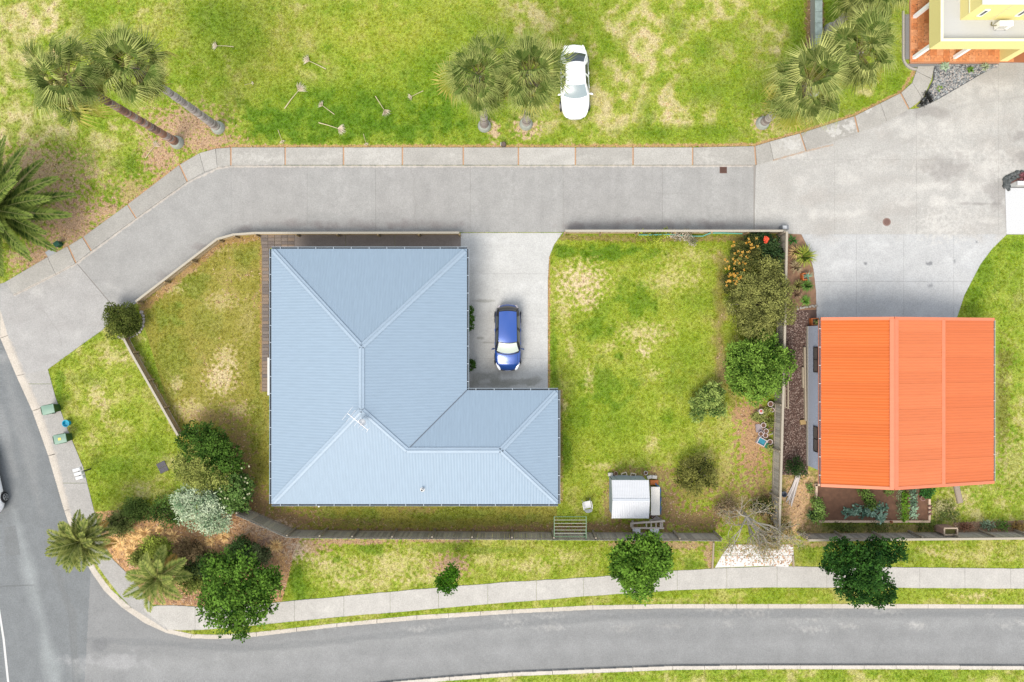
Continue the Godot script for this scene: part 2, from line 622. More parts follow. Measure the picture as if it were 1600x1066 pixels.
func lawn_image() -> ImageTexture:
	var n1 := bytes_of("patches", 0.006, 4)
	var n2 := bytes_of("clumps", 0.03, 4)
	var n3 := bytes_of("tufts", 0.12, 3)
	var n4 := bytes_of("grain", 0.45, 2)
	var a := PackedColorArray()
	a.resize(IW * IH)
	var green := s8(146, 174, 36)
	var yellow := s8(184, 194, 80)
	var straw := s8(212, 198, 140)
	var deep := s8(112, 152, 18)
	# each plot has its own dryness
	var dry := PackedFloat32Array()
	dry.resize(IW)
	for k in IW * IH:
		var px := k % IW
		if px == 0:
			var py := k / IW
			for x in IW:
				var d := 0.0
				if py < 228:
					d = lerpf(12.0, -12.0, clampf((x - 300) / 90.0, 0, 1)) if x < 700 else lerpf(-12.0, 10.0, clampf((x - 730) / 90.0, 0, 1)) - (14.0 if x > 1250 else 0.0)
				elif py > 842:
					d = 13.0 if x > 430 else 0.0
				elif x < 300 and py > 470:
					d = 2.0
				elif x < 424:
					d = 6.0
				elif x > 1480:
					d = -4.0 if py < 700 else 8.0
				dry[x] = d
		var c := green.lerp(yellow, clampf((n1[k] * 0.6 + n2[k] * 0.4 - 75) / 105.0, 0.0, 1.0))
		var t := (n1[k] * 0.3 + n2[k] * 0.5 + n3[k] * 0.2 - 142 + dry[px]) / 52.0
		if t > 0.0:
			c = c.lerp(straw, minf(t, 0.68))
		else:
			var t2 := (100.0 - n2[k] * 0.45 - n3[k] * 0.55) / 75.0
			if t2 > 0.0:
				c = c.lerp(deep, minf(t2, 0.7))
		a[k] = c
	var T := s8(234, 212, 168)
	var G := s8(98, 140, 4)
	var Y := s8(172, 184, 48)
	var O := s8(158, 140, 80)
	var M := s8(190, 142, 98)
	var S := s8(150, 118, 86)
	var D := s8(228, 196, 164)
	# the field behind the lane
	for q in [[20, 60, 90, 120, .6], [40, 190, 90, 60, .65], [90, 20, 60, 30, .4], [160, 225, 34, 22, .6], [470, 68, 36, 24, .35], [490, 118, 40, 16, .4], [440, 62, 30, 20, .3], [850, 30, 40, 30, .4], [1000, 75, 55, 50, .5], [970, 40, 30, 30, .4], [1045, 150, 20, 32, .85], [1062, 185, 42, 16, .75], [1030, 35, 30, 18, .5], [885, 190, 34, 12, .55], [955, 192, 34, 18, .5], [1112, 14, 34, 18, .6], [1215, 55, 16, 34, .55], [1350, 142, 28, 9, .7], [1000, 130, 50, 40, .35], [940, 150, 40, 20, .35], [1110, 110, 30, 60, .3], [810, 50, 14, 50, .45]]:
		blob(a, q[0], q[1], q[2], q[3], T, q[4], n2, 1.0)
	for q in [[560, 172, 186, 46, .9], [560, 200, 196, 24, .9], [470, 190, 100, 30, .7], [670, 190, 100, 34, .7], [690, 120, 60, 70, .6], [430, 200, 64, 24, .8], [330, 25, 70, 50, .55], [135, 40, 26, 40, .4], [110, 240, 50, 26, .55], [205, 270, 30, 46, .75], [175, 312, 22, 22, .6], [300, 175, 40, 20, .4], [730, 30, 60, 30, .4], [1052, 40, 18, 24, .6], [1098, 78, 20, 24, .6], [1100, 140, 50, 26, .55], [1012, 175, 14, 24, .65], [1020, 206, 60, 13, .7], [1120, 205, 60, 14, .5], [1180, 150, 40, 40, .5], [1243, 70, 12, 80, .6], [1300, 15, 20, 22, .8], [1330, 185, 90, 24, .4], [1400, 130, 20, 40, .5], [820, 110, 30, 40, .3], [1150, 60, 40, 30, .3]]:
		blob(a, q[0], q[1], q[2], q[3], G, q[4], n2, 0.9)
	for q in [[600, 55, 160, 50, .5], [420, 100, 60, 50, .35], [1300, 200, 80, 14, .3], [250, 60, 60, 40, .35]]:
		blob(a, q[0], q[1], q[2], q[3], Y, q[4], n1, 0.8)
	for q in [[290, 198, 66, 34, 1.0], [320, 222, 62, 16, 1.0], [250, 245, 30, 34, 1.0], [205, 300, 30, 26, .7], [165, 330, 30, 18, .95], [110, 350, 56, 60, 1.0], [70, 405, 60, 28, 1.0], [60, 270, 90, 44, .8], [822, 200, 22, 18, .9], [772, 205, 9, 20, .9], [1190, 192, 17, 15, .9], [505, 98, 8, 5, .4]]:
		blob(a, q[0], q[1], q[2], q[3], D if q[0] > 700 else s8(204, 168, 132), q[4], n3, 1.5)
	stroke(a, [200, 318, 281, 256, 337, 231, 361, 228, 900, 228, 1180, 226, 1250, 206, 1335, 179, 1407, 143, 1428, 112], 3.2, s8(206, 160, 116), .85, n3)
	stroke(a, [1264, -4, 1264, 70], 7, S, .9, n3)
	stroke(a, [1282, -4, 1282, 46, 1300, 60], 6, S, .85, n3)
	# the yard west of the blue house
	fill(a, [214, 474, 282, 428, 346, 374, 405, 366, 420, 366, 420, 790, 870, 790, 870, 836, 470, 836, 390, 800, 280, 690], s8(162, 146, 60), .72)
	for q in [[300, 445, 34, 22, .5], [255, 490, 30, 18, .4], [270, 560, 34, 60, .4], [380, 402, 18, 16, .4], [400, 660, 14, 80, .35], [560, 806, 46, 12, .5], [730, 804, 120, 11, .55], [500, 800, 40, 10, .3], [320, 500, 30, 30, .3]]:
		blob(a, q[0], q[1], q[2], q[3], s8(132, 158, 46), q[4], n2)
	for q in [[345, 592, 26, 24, .8], [352, 560, 20, 24, .6], [298, 640, 30, 16, .5], [285, 422, 24, 10, .6], [262, 450, 26, 10, .6], [345, 470, 24, 16, .4], [385, 500, 14, 40, .3], [330, 390, 20, 8, .5], [275, 600, 12, 12, .6], [370, 640, 20, 14, .5]]:
		blob(a, q[0], q[1], q[2], q[3], T, q[4], n3)
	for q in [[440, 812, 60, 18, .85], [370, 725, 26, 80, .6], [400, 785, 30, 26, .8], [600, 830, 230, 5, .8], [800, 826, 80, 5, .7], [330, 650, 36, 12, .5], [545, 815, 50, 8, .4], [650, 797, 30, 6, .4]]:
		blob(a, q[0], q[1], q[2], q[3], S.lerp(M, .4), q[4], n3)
	stroke(a, [222, 482, 282, 430, 346, 378, 404, 370], 7, M, .65, n3)
	stroke(a, [409, 378, 409, 610], 4, M, .65, n3)
	stroke(a, [205, 545, 240, 600, 278, 676], 5, M, .6, n3)
	# the verge lawn by the sidewalk
	fill(a, [76, 577, 190, 510, 278, 690, 262, 800, 147, 800], Y, .25)
	for q in [[150, 615, 13, 20, .6], [163, 640, 8, 18, .55], [180, 555, 24, 14, .5], [145, 690, 12, 10, .45], [262, 722, 20, 14, .5], [205, 560, 18, 12, .4], [180, 668, 16, 14, .4], [240, 770, 40, 12, .35]]:
		blob(a, q[0], q[1], q[2], q[3], T, q[4], n3)
	for q in [[92, 610, 8, 40, .6], [180, 730, 40, 18, .45], [235, 702, 34, 24, .3], [140, 590, 24, 16, .3]]:
		blob(a, q[0], q[1], q[2], q[3], G, q[4], n2)
	# the yard east of the blue house
	fill(a, [860, 372, 1215, 366, 1205, 836, 870, 836, 872, 610, 858, 600], Y, .35)
	for q in [[940, 395, 84, 13, .85], [940, 475, 22, 18, .4], [996, 470, 30, 36, .7], [930, 512, 28, 18, .65], [864, 560, 7, 80, .6], [948, 600, 40, 34, .65], [882, 700, 12, 60, .65], [902, 650, 22, 30, .4], [1060, 600, 30, 20, .4], [1045, 655, 14, 14, .5], [870, 640, 8, 30, .5], [965, 555, 8, 6, .7], [1090, 470, 40, 20, .35], [1080, 560, 30, 30, .3], [960, 660, 40, 30, .3]]:
		blob(a, q[0], q[1], q[2], q[3], G, q[4], n2)
	for q in [[908, 440, 44, 34, 1.0], [915, 472, 20, 14, .8], [880, 482, 13, 34, .6], [1002, 520, 40, 18, .75], [1006, 548, 12, 13, .9], [952, 540, 18, 7, .6], [892, 545, 9, 20, .6], [920, 590, 8, 26, .65], [1050, 436, 50, 18, .5], [1080, 400, 60, 14, .4], [1020, 690, 12, 15, .6], [1022, 585, 12, 13, .55], [942, 728, 26, 8, .6], [880, 632, 10, 16, .6], [1040, 520, 20, 12, .4], [1000, 760, 10, 8, .5]]:
		blob(a, q[0], q[1], q[2], q[3], T, q[4], n3, 1.0)
	stroke(a, [878, 371, 1000, 373, 1215, 372], 5, O, .8, n3)
	stroke(a, [1128, 400, 1122, 560, 1150, 640], 11, S, .5, n2, 1.0)
	stroke(a, [857, 400, 857, 608], 2.4, M, .8, n3)
	stroke(a, [875, 610, 876, 780], 4, S, .6, n3)
	for q in [[1175, 690, 27, 64, .95], [1165, 645, 22, 18, .9], [1190, 760, 20, 30, .5]]:
		blob(a, q[0], q[1], q[2], q[3], s8(196, 152, 112), q[4], n3, 2.0)
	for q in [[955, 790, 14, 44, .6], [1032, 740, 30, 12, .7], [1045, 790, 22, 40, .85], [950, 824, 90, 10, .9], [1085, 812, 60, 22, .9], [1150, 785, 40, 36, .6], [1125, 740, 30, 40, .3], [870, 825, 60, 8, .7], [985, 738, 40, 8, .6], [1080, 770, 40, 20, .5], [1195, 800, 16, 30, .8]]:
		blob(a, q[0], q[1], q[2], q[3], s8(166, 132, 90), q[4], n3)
	# east of the orange house
	for q in [[1535, 420, 26, 40, .6], [1520, 465, 14, 30, .5], [1595, 385, 30, 10, .5], [1590, 450, 30, 40, .3]]:
		blob(a, q[0], q[1], q[2], q[3], G, q[4], n2)
	for q in [[1564, 640, 14, 90, .7], [1570, 560, 16, 20, .6]]:
		blob(a, q[0], q[1], q[2], q[3], s8(140, 138, 62), q[4], n3)
	for q in [[1585, 725, 26, 50, .5], [1500, 778, 30, 16, .5], [1470, 800, 20, 16, .6], [1545, 700, 10, 30, .3]]:
		blob(a, q[0], q[1], q[2], q[3], T, q[4], n3)
	fill(a, [1490, 816, 1610, 813, 1610, 834, 1490, 834], s8(168, 132, 108), .9)
	fill(a, [1222, 735, 1285, 735, 1285, 822, 1450, 820, 1490, 818, 1490, 836, 1222, 836], s8(176, 150, 96), .75)
	for q in [[1246, 790, 24, 44, .95], [1262, 760, 20, 20, .8]]:
		blob(a, q[0], q[1], q[2], q[3], s8(228, 186, 140), q[4], n3, 2.0)
	for q in [[1300, 824, 20, 7, .7], [1340, 824, 30, 7, .7], [1405, 824, 12, 6, .6]]:
		blob(a, q[0], q[1], q[2], q[3], s8(110, 120, 50), q[4], n3)
	# the long verge by the footpath
	fill(a, [440, 845, 1760, 845, 1760, 948, 300, 996, 300, 975, 440, 940], Y, .3)
	for q in [[520, 890, 50, 18, .5], [620, 880, 60, 24, .5], [560, 910, 50, 12, .5], [660, 905, 40, 10, .5], [830, 885, 40, 12, .5], [900, 870, 40, 14, .45], [760, 870, 30, 16, .3], [1075, 875, 20, 10, .4], [1500, 866, 60, 12, .4], [1450, 860, 26, 10, .5], [1580, 860, 30, 18, .4], [1525, 932, 30, 7, .7], [1050, 938, 60, 5, .4], [500, 872, 30, 12, .5]]:
		blob(a, q[0], q[1], q[2], q[3], T, q[4], n3, 1.1)
	for q in [[468, 912, 20, 28, .75], [580, 858, 30, 10, .6], [690, 855, 40, 8, .4], [1085, 880, 16, 12, .6], [1420, 865, 20, 12, .4], [1265, 865, 20, 18, .5], [526, 874, 8, 5, .6], [770, 860, 60, 6, .4], [250, 948, 60, 20, .5]]:
		blob(a, q[0], q[1], q[2], q[3], G, q[4], n2)
	for q in [[540, 846, 90, 5, .9], [680, 845, 60, 3, .8], [1060, 852, 46, 8, .8], [1108, 866, 8, 24, .85], [704, 884, 27, 19, .95], [975, 850, 30, 6, .7], [1280, 850, 30, 5, .6], [480, 855, 40, 10, .8]]:
		blob(a, q[0], q[1], q[2], q[3], s8(196, 158, 128), q[4], n3, 1.8)
	# the mulched corner bed
	fill(a, [150, 800, 262, 790, 330, 800, 388, 800, 470, 838, 460, 860, 450, 905, 440, 940, 314, 948, 236, 945, 206, 903, 173, 871, 156, 830], s8(226, 172, 124), .95)
	for q in [[205, 838, 36, 24, .9], [240, 830, 30, 18, .5], [190, 862, 20, 12, .6], [435, 870, 14, 40, .6], [330, 840, 40, 16, .5]]:
		blob(a, q[0], q[1], q[2], q[3], s8(252, 200, 124), q[4], n3)
	for q in [[430, 835, 34, 22, .8], [462, 858, 20, 16, .8], [400, 820, 30, 14, .7], [240, 880, 40, 10, .3], [290, 800, 30, 10, .3]]:
		blob(a, q[0], q[1], q[2], q[3], s8(250, 220, 190), q[4], n3)
	for q in [[240, 855, 22, 14, .6], [215, 800, 50, 10, .6], [285, 870, 20, 12, .4], [250, 800, 40, 12, .5]]:
		blob(a, q[0], q[1], q[2], q[3], s8(130, 134, 48), q[4], n3)
	for q in [[420, 880, 20, 40, .4], [300, 935, 60, 12, .5], [385, 850, 40, 12, .5]]:
		blob(a, q[0], q[1], q[2], q[3], s8(132, 100, 82), q[4], n3)
	return to_texture(a, n4, 0.0026, true, 0.99)


func paving_image() -> ImageTexture:
	var n1 := bytes_of("patches", 0.006, 4)
	var n2 := bytes_of("clumps", 0.03, 4)
	var n3 := bytes_of("tufts", 0.12, 3)
	var a := PackedColorArray()
	a.resize(IW * IH)
	a.fill(s8(158, 159, 159))
	# asphalt: older seal on the side street, pale wheel paths
	fill(a, [-10, 480, 110, 800, 140, 890, 130, 1070, -10, 1070], s8(140, 144, 146), 1.0)
	stroke(a, [20, 800, 40, 880, 60, 960, 85, 1080], 13, s8(180, 186, 186), .6, n1, .8)
	stroke(a, [0, 560, 40, 700, 60, 800], 14, s8(160, 162, 162), .5, n1)
	stroke(a, [-10, 620, 20, 740], 10, s8(166, 168, 168), .5, n1)
	stroke(a, [70, 850, 110, 960, 118, 1070], 6, s8(132, 134, 134), .5, n2)
	stroke(a, [120, 1050, 300, 1035, 600, 1000, 900, 976, 1200, 972, 1620, 974], 14, s8(180, 181, 180), .5, n1, .7)
	stroke(a, [200, 1060, 600, 1035, 900, 1012, 1200, 1008, 1620, 1010], 14, s8(174, 175, 175), .45, n1, .7)
	stroke(a, [130, 1000, 400, 1015, 700, 985, 1000, 962, 1620, 960], 6, s8(140, 142, 143), .5, n2)
	blob(a, 170, 1035, 60, 14, s8(190, 190, 190), .5, n2)
	blob(a, 155, 1010, 20, 12, s8(126, 127, 129), .5, n2)
	fill(a, [4, 825, 22, 822, 30, 868, 6, 870], s8(134, 137, 138), .8)
	stroke(a, [0, 917, 50, 915], 1.0, s8(110, 112, 112), .5, n3)
	stroke(a, [100, 900, 108, 1000, 112, 1070], 1.0, s8(110, 112, 114), .2, n3)
	# the lane, the wide apron and the pads in front of the garages
	fill(a, LANE, s8(183, 182, 179))
	fill(a, [-40, 440, 22, 461, 122, 412, 170, 471, 214, 473, 137, 532, 75, 577, 37, 590, -10, 480], s8(194, 192, 189))
	fill(a, APRON, s8(207, 205, 200))
	fill(a, PAD, s8(212, 213, 213))
	fill(a, DRIVE, s8(222, 222, 219))
	fill(a, [404, 366, 720, 366, 720, 392, 404, 392], s8(162, 150, 142))
	for k in range(0, 160):
		var x := rr(380, 1180)
		var w := rr(6, 26)
		stroke(a, [x, 262, x + rr(-3, 3), 358], w * .4, s8(200, 199, 196) if k % 2 else s8(174, 173, 170), rr(.06, .2), n3)
	for q in [[361, 258, 480, 258, 480, 366, 361, 366], [587, 258, 735, 258, 735, 366, 587, 366], [880, 258, 1035, 258, 1035, 366, 880, 366]]:
		fill(a, q, s8(180, 178, 175), .35)
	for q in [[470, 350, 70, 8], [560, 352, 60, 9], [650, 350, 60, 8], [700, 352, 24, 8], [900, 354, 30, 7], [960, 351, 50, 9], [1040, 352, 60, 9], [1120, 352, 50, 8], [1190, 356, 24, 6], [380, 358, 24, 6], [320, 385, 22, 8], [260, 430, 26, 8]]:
		blob(a, q[0], q[1], q[2], q[3], s8(140, 132, 130), .5, n2, 0.9)  # dark blotches along the fences: stain and soft fence shade painted together
	for k in 90:
		blob(a, rr(1185, 1600), rr(110, 362), rr(10, 60), rr(6, 26), s8(226, 223, 217) if k % 2 else s8(190, 186, 180), rr(.25, .65), n2 if k % 3 else n3, 1.1)
	for q in [[1590, 215, 14, 12], [1600, 245, 10, 8], [1560, 300, 20, 30], [1530, 318, 30, 3], [1480, 260, 30, 20], [1450, 175, 40, 10]]:
		blob(a, q[0], q[1], q[2], q[3], s8(166, 162, 158), .6, n2)
	stroke(a, [1600, 150, 1500, 165, 1420, 220, 1330, 250, 1260, 262], 2, s8(186, 182, 178), .22, n3)
	stroke(a, [1540, 110, 1570, 170, 1560, 230, 1470, 300], 2, s8(186, 182, 178), .2, n3)
	for q in [[1451, 411, 5, 3], [1453, 446, 5, 4], [1491, 408, 2, 3], [1525, 378, 2, 2], [1352, 411, 4, 2]]:
		blob(a, q[0], q[1], q[2], q[3], s8(130, 132, 136), .7, n3)
	for k in 40:
		blob(a, rr(1262, 1530), rr(370, 500), rr(10, 40), rr(4, 20), s8(224, 225, 225) if k % 2 else s8(198, 200, 202), rr(.15, .4), n2, .9)
	for k in 40:
		blob(a, rr(725, 856), rr(370, 610), rr(10, 40), rr(2, 10), s8(232, 232, 230) if k % 2 else s8(206, 206, 202), rr(.15, .45), n2, .9)
	for q in [[760, 588, 24, 8], [800, 596, 40, 5], [835, 595, 18, 6], [752, 470, 18, 2], [765, 535, 16, 2], [750, 528, 6, 2], [775, 600, 40, 5]]:
		blob(a, q[0], q[1], q[2], q[3], s8(170, 170, 162), .6, n2)
	for k in 50:
		blob(a, rr(0, 190), rr(430, 570), rr(8, 34), rr(4, 14), s8(210, 208, 204) if k % 2 else s8(178, 175, 172), rr(.1, .4), n2, .9)
	# hairline cracks
	for q in [[640, 262, 647, 280, 645, 298, 650, 318, 647, 336, 653, 358], [1016, 300, 1040, 303, 1060, 301, 1082, 304], [60, 480, 72, 490, 82, 506, 92, 518, 96, 540]]:
		stroke(a, q, .8, s8(150, 146, 142), .25, n3)
	# kerbs, the path by the lane, the footpaths
	fill(a, KERB_OUT + back(KERB_IN), s8(226, 216, 202))
	fill(a, SOUTH_OUT + back(SOUTH_IN), s8(230, 222, 210))
	fill(a, SIDEWALK, s8(194, 191, 186))
	stroke(a, [15, 531, 40, 592, 62, 640, 86, 712, 108, 798], 3, s8(208, 200, 190), .7, n3)
	fill(a, FOOT_TOP + back(FOOT_LOW), s8(214, 210, 203))
	for k in PATH_JOINTS.size() / 4 - 1:
		var q: Array = PATH_JOINTS.slice(k * 4, k * 4 + 8)
		var g := rr(-10, 12) - (14 if k < 6 else 0)
		fill(a, [q[0], q[1], q[4], q[5], q[6], q[7], q[2], q[3]], s8(int(202 + g), int(199 + g), int(192 + g)))
	for q in [[1235, 226, 16, 8], [1305, 205, 12, 9], [1328, 196, 10, 8], [1355, 172, 6, 4]]:
		blob(a, q[0], q[1], q[2], q[3], s8(228, 226, 221), .8, n3, 2.0)
	for k in 60:
		blob(a, rr(370, 1180), rr(234, 256), rr(6, 30), rr(3, 9), s8(220, 217, 210) if k % 2 else s8(184, 181, 174), rr(.15, .4), n3, 1.0)
	stroke(a, [22, 461, 119, 412, 213, 342, 293, 285, 340, 263, 361, 260, 1178, 259], 1.6, s8(224, 214, 202), .8, n3)
	stroke(a, [1208, 250, 1259, 236, 1300, 226], 1.2, s8(206, 176, 150), .7, n3)
	for k in 120:
		var x := rr(240, 1600)
		blob(a, x, rr(885, 985), rr(8, 30), rr(3, 9), s8(232, 228, 220) if k % 2 else s8(204, 199, 192), rr(.1, .3), n3, .9)
	for k in IW * IH:
		a[k] = a[k] * (1.0 + (n2[k] - 128) * 0.0003 + (n3[k] - 128) * 0.0002)
	return to_texture(a, bytes_of("grain", 0.45, 2), 0.0008)


func build_ground() -> void:
	var lawn := StandardMaterial3D.new()
	lawn.resource_name = "lawn"
	lawn.albedo_texture = lawn_image()
	lawn.roughness = 0.95
	mats["lawn"] = lawn
	var paving := StandardMaterial3D.new()
	paving.resource_name = "paving"
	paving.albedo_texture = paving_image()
	paving.roughness = 0.85
	paving.metallic_specular = 0.3
	mats["paving"] = paving

	var far := MB.new()
	far.slab(PackedVector2Array([Vector2(-260, -260), Vector2(260, -260), Vector2(260, 260), Vector2(-260, 260)]), -0.16, 0)
	var far_mat := mat("far_ground", C(165, 178, 80), 0.95, "")
	far_mat.albedo_texture = noise_tex("far", 0.02, 0.7, 1.0, 5)
	far_mat.uv1_triplanar = true
	far_mat.uv1_world_triplanar = true
	far_mat.uv1_scale = Vector3(0.05, 0.05, 0.05)
	structure("ground", far.mesh(), far_mat)

	var b := MB.new()
	b.slab(V2s([-260, 300, 100, 300, 500, 900, 1800, 900, 1800, 1120, 300, 1120, 200, 1400, -260, 1400]), -0.12, 0)
	var seal := paving.duplicate() as StandardMaterial3D
	seal.texture_repeat = false
	structure("road", b.mesh(), seal)
	# kerbs
	for q in [[KERB_OUT, KERB_IN, "kerb"], [SOUTH_IN, SOUTH_OUT, "kerb"]]:
		var o: Array = q[0]
		var i: Array = q[1]
		var root := structure_root("kerb")
		for k in range(0, o.size() - 2, 2):
			# about two metres to a length, each with its joint
			var oa := Vector2(o[k], o[k + 1])
			var ob := Vector2(o[k + 2], o[k + 3])
			var ia := Vector2(i[k], i[k + 1])
			var ib := Vector2(i[k + 2], i[k + 3])
			var n := maxi(1, int(oa.distance_to(ob) / 48.0))
			for j in n:
				var f := (j + (.012 if n > 1 or oa.distance_to(ob) > 40 else 0.0)) / float(n)
				var g := (j + 1) / float(n)
				var p := [oa.lerp(ob, f), oa.lerp(ob, g), ia.lerp(ib, g), ia.lerp(ib, f)]
				var kb := MB.new()
				kb.slab(V2s([p[0].x, p[0].y, p[1].x, p[1].y, p[2].x, p[2].y, p[3].x, p[3].y]), 0.012, 0.15)
				part("kerb_stone", kb.mesh(), paving, root)
	var l := MB.new()
	l.slab(V2s(KERB_IN + [1760, -300, -260, -300, -260, 425]), 0.0, 0.14)
	structure("lawn", l.mesh(), lawn)
	var l2 := MB.new()
	l2.slab(V2s(SOUTH_IN + [1760, 1400, 260, 1400]), 0.0, 0.14)
	structure("grass_verge", l2.mesh(), lawn)
	var mark := MB.new()
	var line := V2s([-14, 890, -3, 950, 5, 1000, 12, 1066, 18, 1120, 15, 1120, 8.6, 1066, 1.6, 1000, -6, 950, -17, 890])
	mark.slab(line, -0.115, 0)
	structure("road_marking", mark.mesh(), mat("road_paint", C(248, 248, 246), 0.7, "fine"))


func poly_slab(root: Node3D, called: String, pts: Array, top: float, deep: float, m: Material) -> MeshInstance3D:
	var b := MB.new()
	b.slab(V2s(pts), top, deep)
	return part(called, b.mesh(), m, root)


func edge_y(line: Array, x: float) -> float:
	for k in range(0, line.size() - 2, 2):
		if x <= line[k + 2]:
			return lerpf(line[k + 1], line[k + 3], clampf((x - line[k]) / (line[k + 2] - line[k]), 0, 1))
	return line[line.size() - 1]


# cut a polygon (pixels) by lines; the pieces stand a joint apart
func panels(root: Node3D, called: String, outline: Array, xs: Array, ys: Array, top: float, m: Material, gap := 0.5) -> void:
	var p := px2(outline)
	for a in xs.size() - 1:
		for b in ys.size() - 1:
			var cell := PackedVector2Array([Vector2(xs[a] + gap, ys[b] + gap), Vector2(xs[a + 1] - gap, ys[b] + gap), Vector2(xs[a + 1] - gap, ys[b + 1] - gap), Vector2(xs[a] + gap, ys[b + 1] - gap)])
			for piece in Geometry2D.intersect_polygons(p, cell):
				if piece.size() < 3:
					continue
				var w := PackedVector2Array()
				for q in piece:
					w.append(P2(q.x, q.y))
				var mb := MB.new()
				mb.slab(w, top, 0.05)
				part(called, mb.mesh(), m, root)


func build_paving() -> void:
	var m: Material = mats["paving"]
	var joint := mat("joint_dirt", C(168, 163, 157), 0.95)
	var timber := mat("joint_timber", C(226, 178, 138), 0.9, "fine")
	# under all concrete lies the darker bed that shows in the joints
	var lane := structure_root("lane")
	poly_slab(lane, "joint_bed", LANE, 0.004, 0, joint)
	# the bend of the lane is cast in bays along it
	var bays := [[[-30, 452, 9, 441, 22, 461, 88, 429, 119, 411, 123, 416, 172, 474, 184, 490, 160, 516, 137, 532, 75, 577, 62, 580, 37, 585, 12, 524, -5, 470]],
		[[124, 415, 119, 411, 143, 392, 213, 341, 293, 284, 320, 269, 340, 262, 361, 259, 361, 366, 347, 373, 282, 425, 214, 473, 185, 489, 173, 473]]]
	for q in bays:
		poly_slab(lane, "concrete_bay", q[0], 0.02, 0.05, m)
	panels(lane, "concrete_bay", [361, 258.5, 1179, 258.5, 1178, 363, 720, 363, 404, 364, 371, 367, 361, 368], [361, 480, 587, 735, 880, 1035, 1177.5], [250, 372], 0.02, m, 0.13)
	var apron := structure_root("apron")
	poly_slab(apron, "joint_bed", APRON, 0.005, 0, joint)
	panels(apron, "concrete_bay", APRON, [1179, 1304, 1432, 1560, 1680, 1760], [90, 250, 366.5], 0.022, m, 0.08)
	var pad := structure_root("garage_pad")
	poly_slab(pad, "joint_bed", PAD, 0.006, 0, joint)
	panels(pad, "concrete_bay", PAD, [1250, 1338, 1412, 1490, 1580], [366, 440, 532], 0.024, m, 0.12)
	var drive := structure_root("driveway")
	poly_slab(drive, "joint_bed", DRIVE, 0.006, 0, joint)
	panels(drive, "concrete_bay", DRIVE, [718, 882], [363.5, 428, 494, 560, 632], 0.024, m, 0.1)
	var side := structure_root("side_path")
	panels(side, "concrete_bay", [404, 366.5, 720, 366.5, 720, 392, 404, 392], [460, 540, 617, 721], [366, 393], 0.02, m, 0.2)
	# brick pavers round the west side
	var brick := [mat("brick_a", C(160, 146, 136), .9, "fine"), mat("brick_b", C(142, 130, 124), .9, "fine"), mat("brick_c", C(172, 150, 132), .9, "fine")]
	var paver := box_mesh(Vector3(0.39, 0.06, 0.19))
	poly_slab(side, "sand_bed", [406, 366.5, 460, 366.5, 460, 388, 422, 388, 422, 612, 409, 612, 409, 388], 0.006, 0, mat("paver_sand", C(150, 136, 118), .95, "fine"))
	for r in 48:
		var y := 369.0 + r * 5.2
		var xs: Array = [413.6, 424.0, 434.4, 444.8, 455.2] if r < 4 else [414.5 + (r % 2) * 1.2]
		for x in xs:
			if y < 610:
				part("paver", paver, brick[rng.randi() % 3], side, at(P(x, y) + Vector3(0, -0.03 + rr(0, .006), 0), rr(-.03, .03)))
	# the path beside the lane, slab by slab with timber between them
	var path := structure_root("lane_path")
	var wood_joint := [2, 3, 4, 5, 8, 9, 10, 11, 12, 13, 14, 15, 16, 17, 19, 20, 22]
	for k in PATH_JOINTS.size() / 4 - 1:
		var q: Array = PATH_JOINTS.slice(k * 4, k * 4 + 8)
		var d := 1.1 / maxf(1.0, Vector2(q[4] - q[0], q[5] - q[1]).length())
		var d0 := d if wood_joint.has(k) else d * 0.25
		var d1 := d if wood_joint.has(k + 1) else d * 0.25
		var a := Vector2(q[0], q[1]).lerp(Vector2(q[4], q[5]), d0)
		var b := Vector2(q[0], q[1]).lerp(Vector2(q[4], q[5]), 1 - d1)
		var e := Vector2(q[2], q[3]).lerp(Vector2(q[6], q[7]), d0)
		var f := Vector2(q[2], q[3]).lerp(Vector2(q[6], q[7]), 1 - d1)
		poly_slab(path, "paving_slab", [a.x, a.y, b.x, b.y, f.x, f.y, e.x, e.y], 0.07 + rr(0, .008), 0.1, m)
	for k in wood_joint:
		var p := P(PATH_JOINTS[k * 4], PATH_JOINTS[k * 4 + 1], 0.04)
		var q := P(PATH_JOINTS[k * 4 + 2], PATH_JOINTS[k * 4 + 3], 0.04)
		var b := MB.new()
		b.bar(p.lerp(q, 0.01), p.lerp(q, .98), 0.075, 0.07)
		part("timber_joint", b.mesh(), timber, path)
	# the footpath along the street
	var foot := structure_root("footpath")
	var cuts := [226.0]
	while cuts[-1] < 1740:
		cuts.append(cuts[-1] + rr(70, 80))
	for k in cuts.size() - 1:
		var pts := []
		var steps := 4
		for j in steps + 1:
			var x: float = lerpf(cuts[k] + 0.2, cuts[k + 1] - 0.2, j / float(steps))
			pts.append_array([x, edge_y(FOOT_TOP, x) + sin(x * .9) * .4])
		for j in range(steps, -1, -1):
			var x: float = lerpf(cuts[k] + 0.2, cuts[k + 1] - 0.2, j / float(steps))
			pts.append_array([x, edge_y(FOOT_LOW, x) + sin(x * 1.3) * .4])
		poly_slab(foot, "paving_slab", pts, 0.03 + rr(0, .004), 0.06, m)
	var walk := structure_root("sidewalk")
	panels(walk, "paving_slab", SIDEWALK, [0, 300], [570, 600, 755, 850, 990], 0.026, m, 0.3)
	# white pebble-strewn pad under the bare tree
	var pad2 := structure_root("stone_pad")
	var slabs := mat("white_stone", C(250, 247, 242, 1.2), .85, "fine")
	panels(pad2, "stone_slab", [1117, 887, 1128, 868, 1140, 851, 1239, 851, 1240, 872, 1231, 886, 1200, 884], [1110, 1142, 1175, 1208, 1245], [848, 868, 890], 0.035, slabs, 0.25)
	var edge := structure_root("garden_edging")
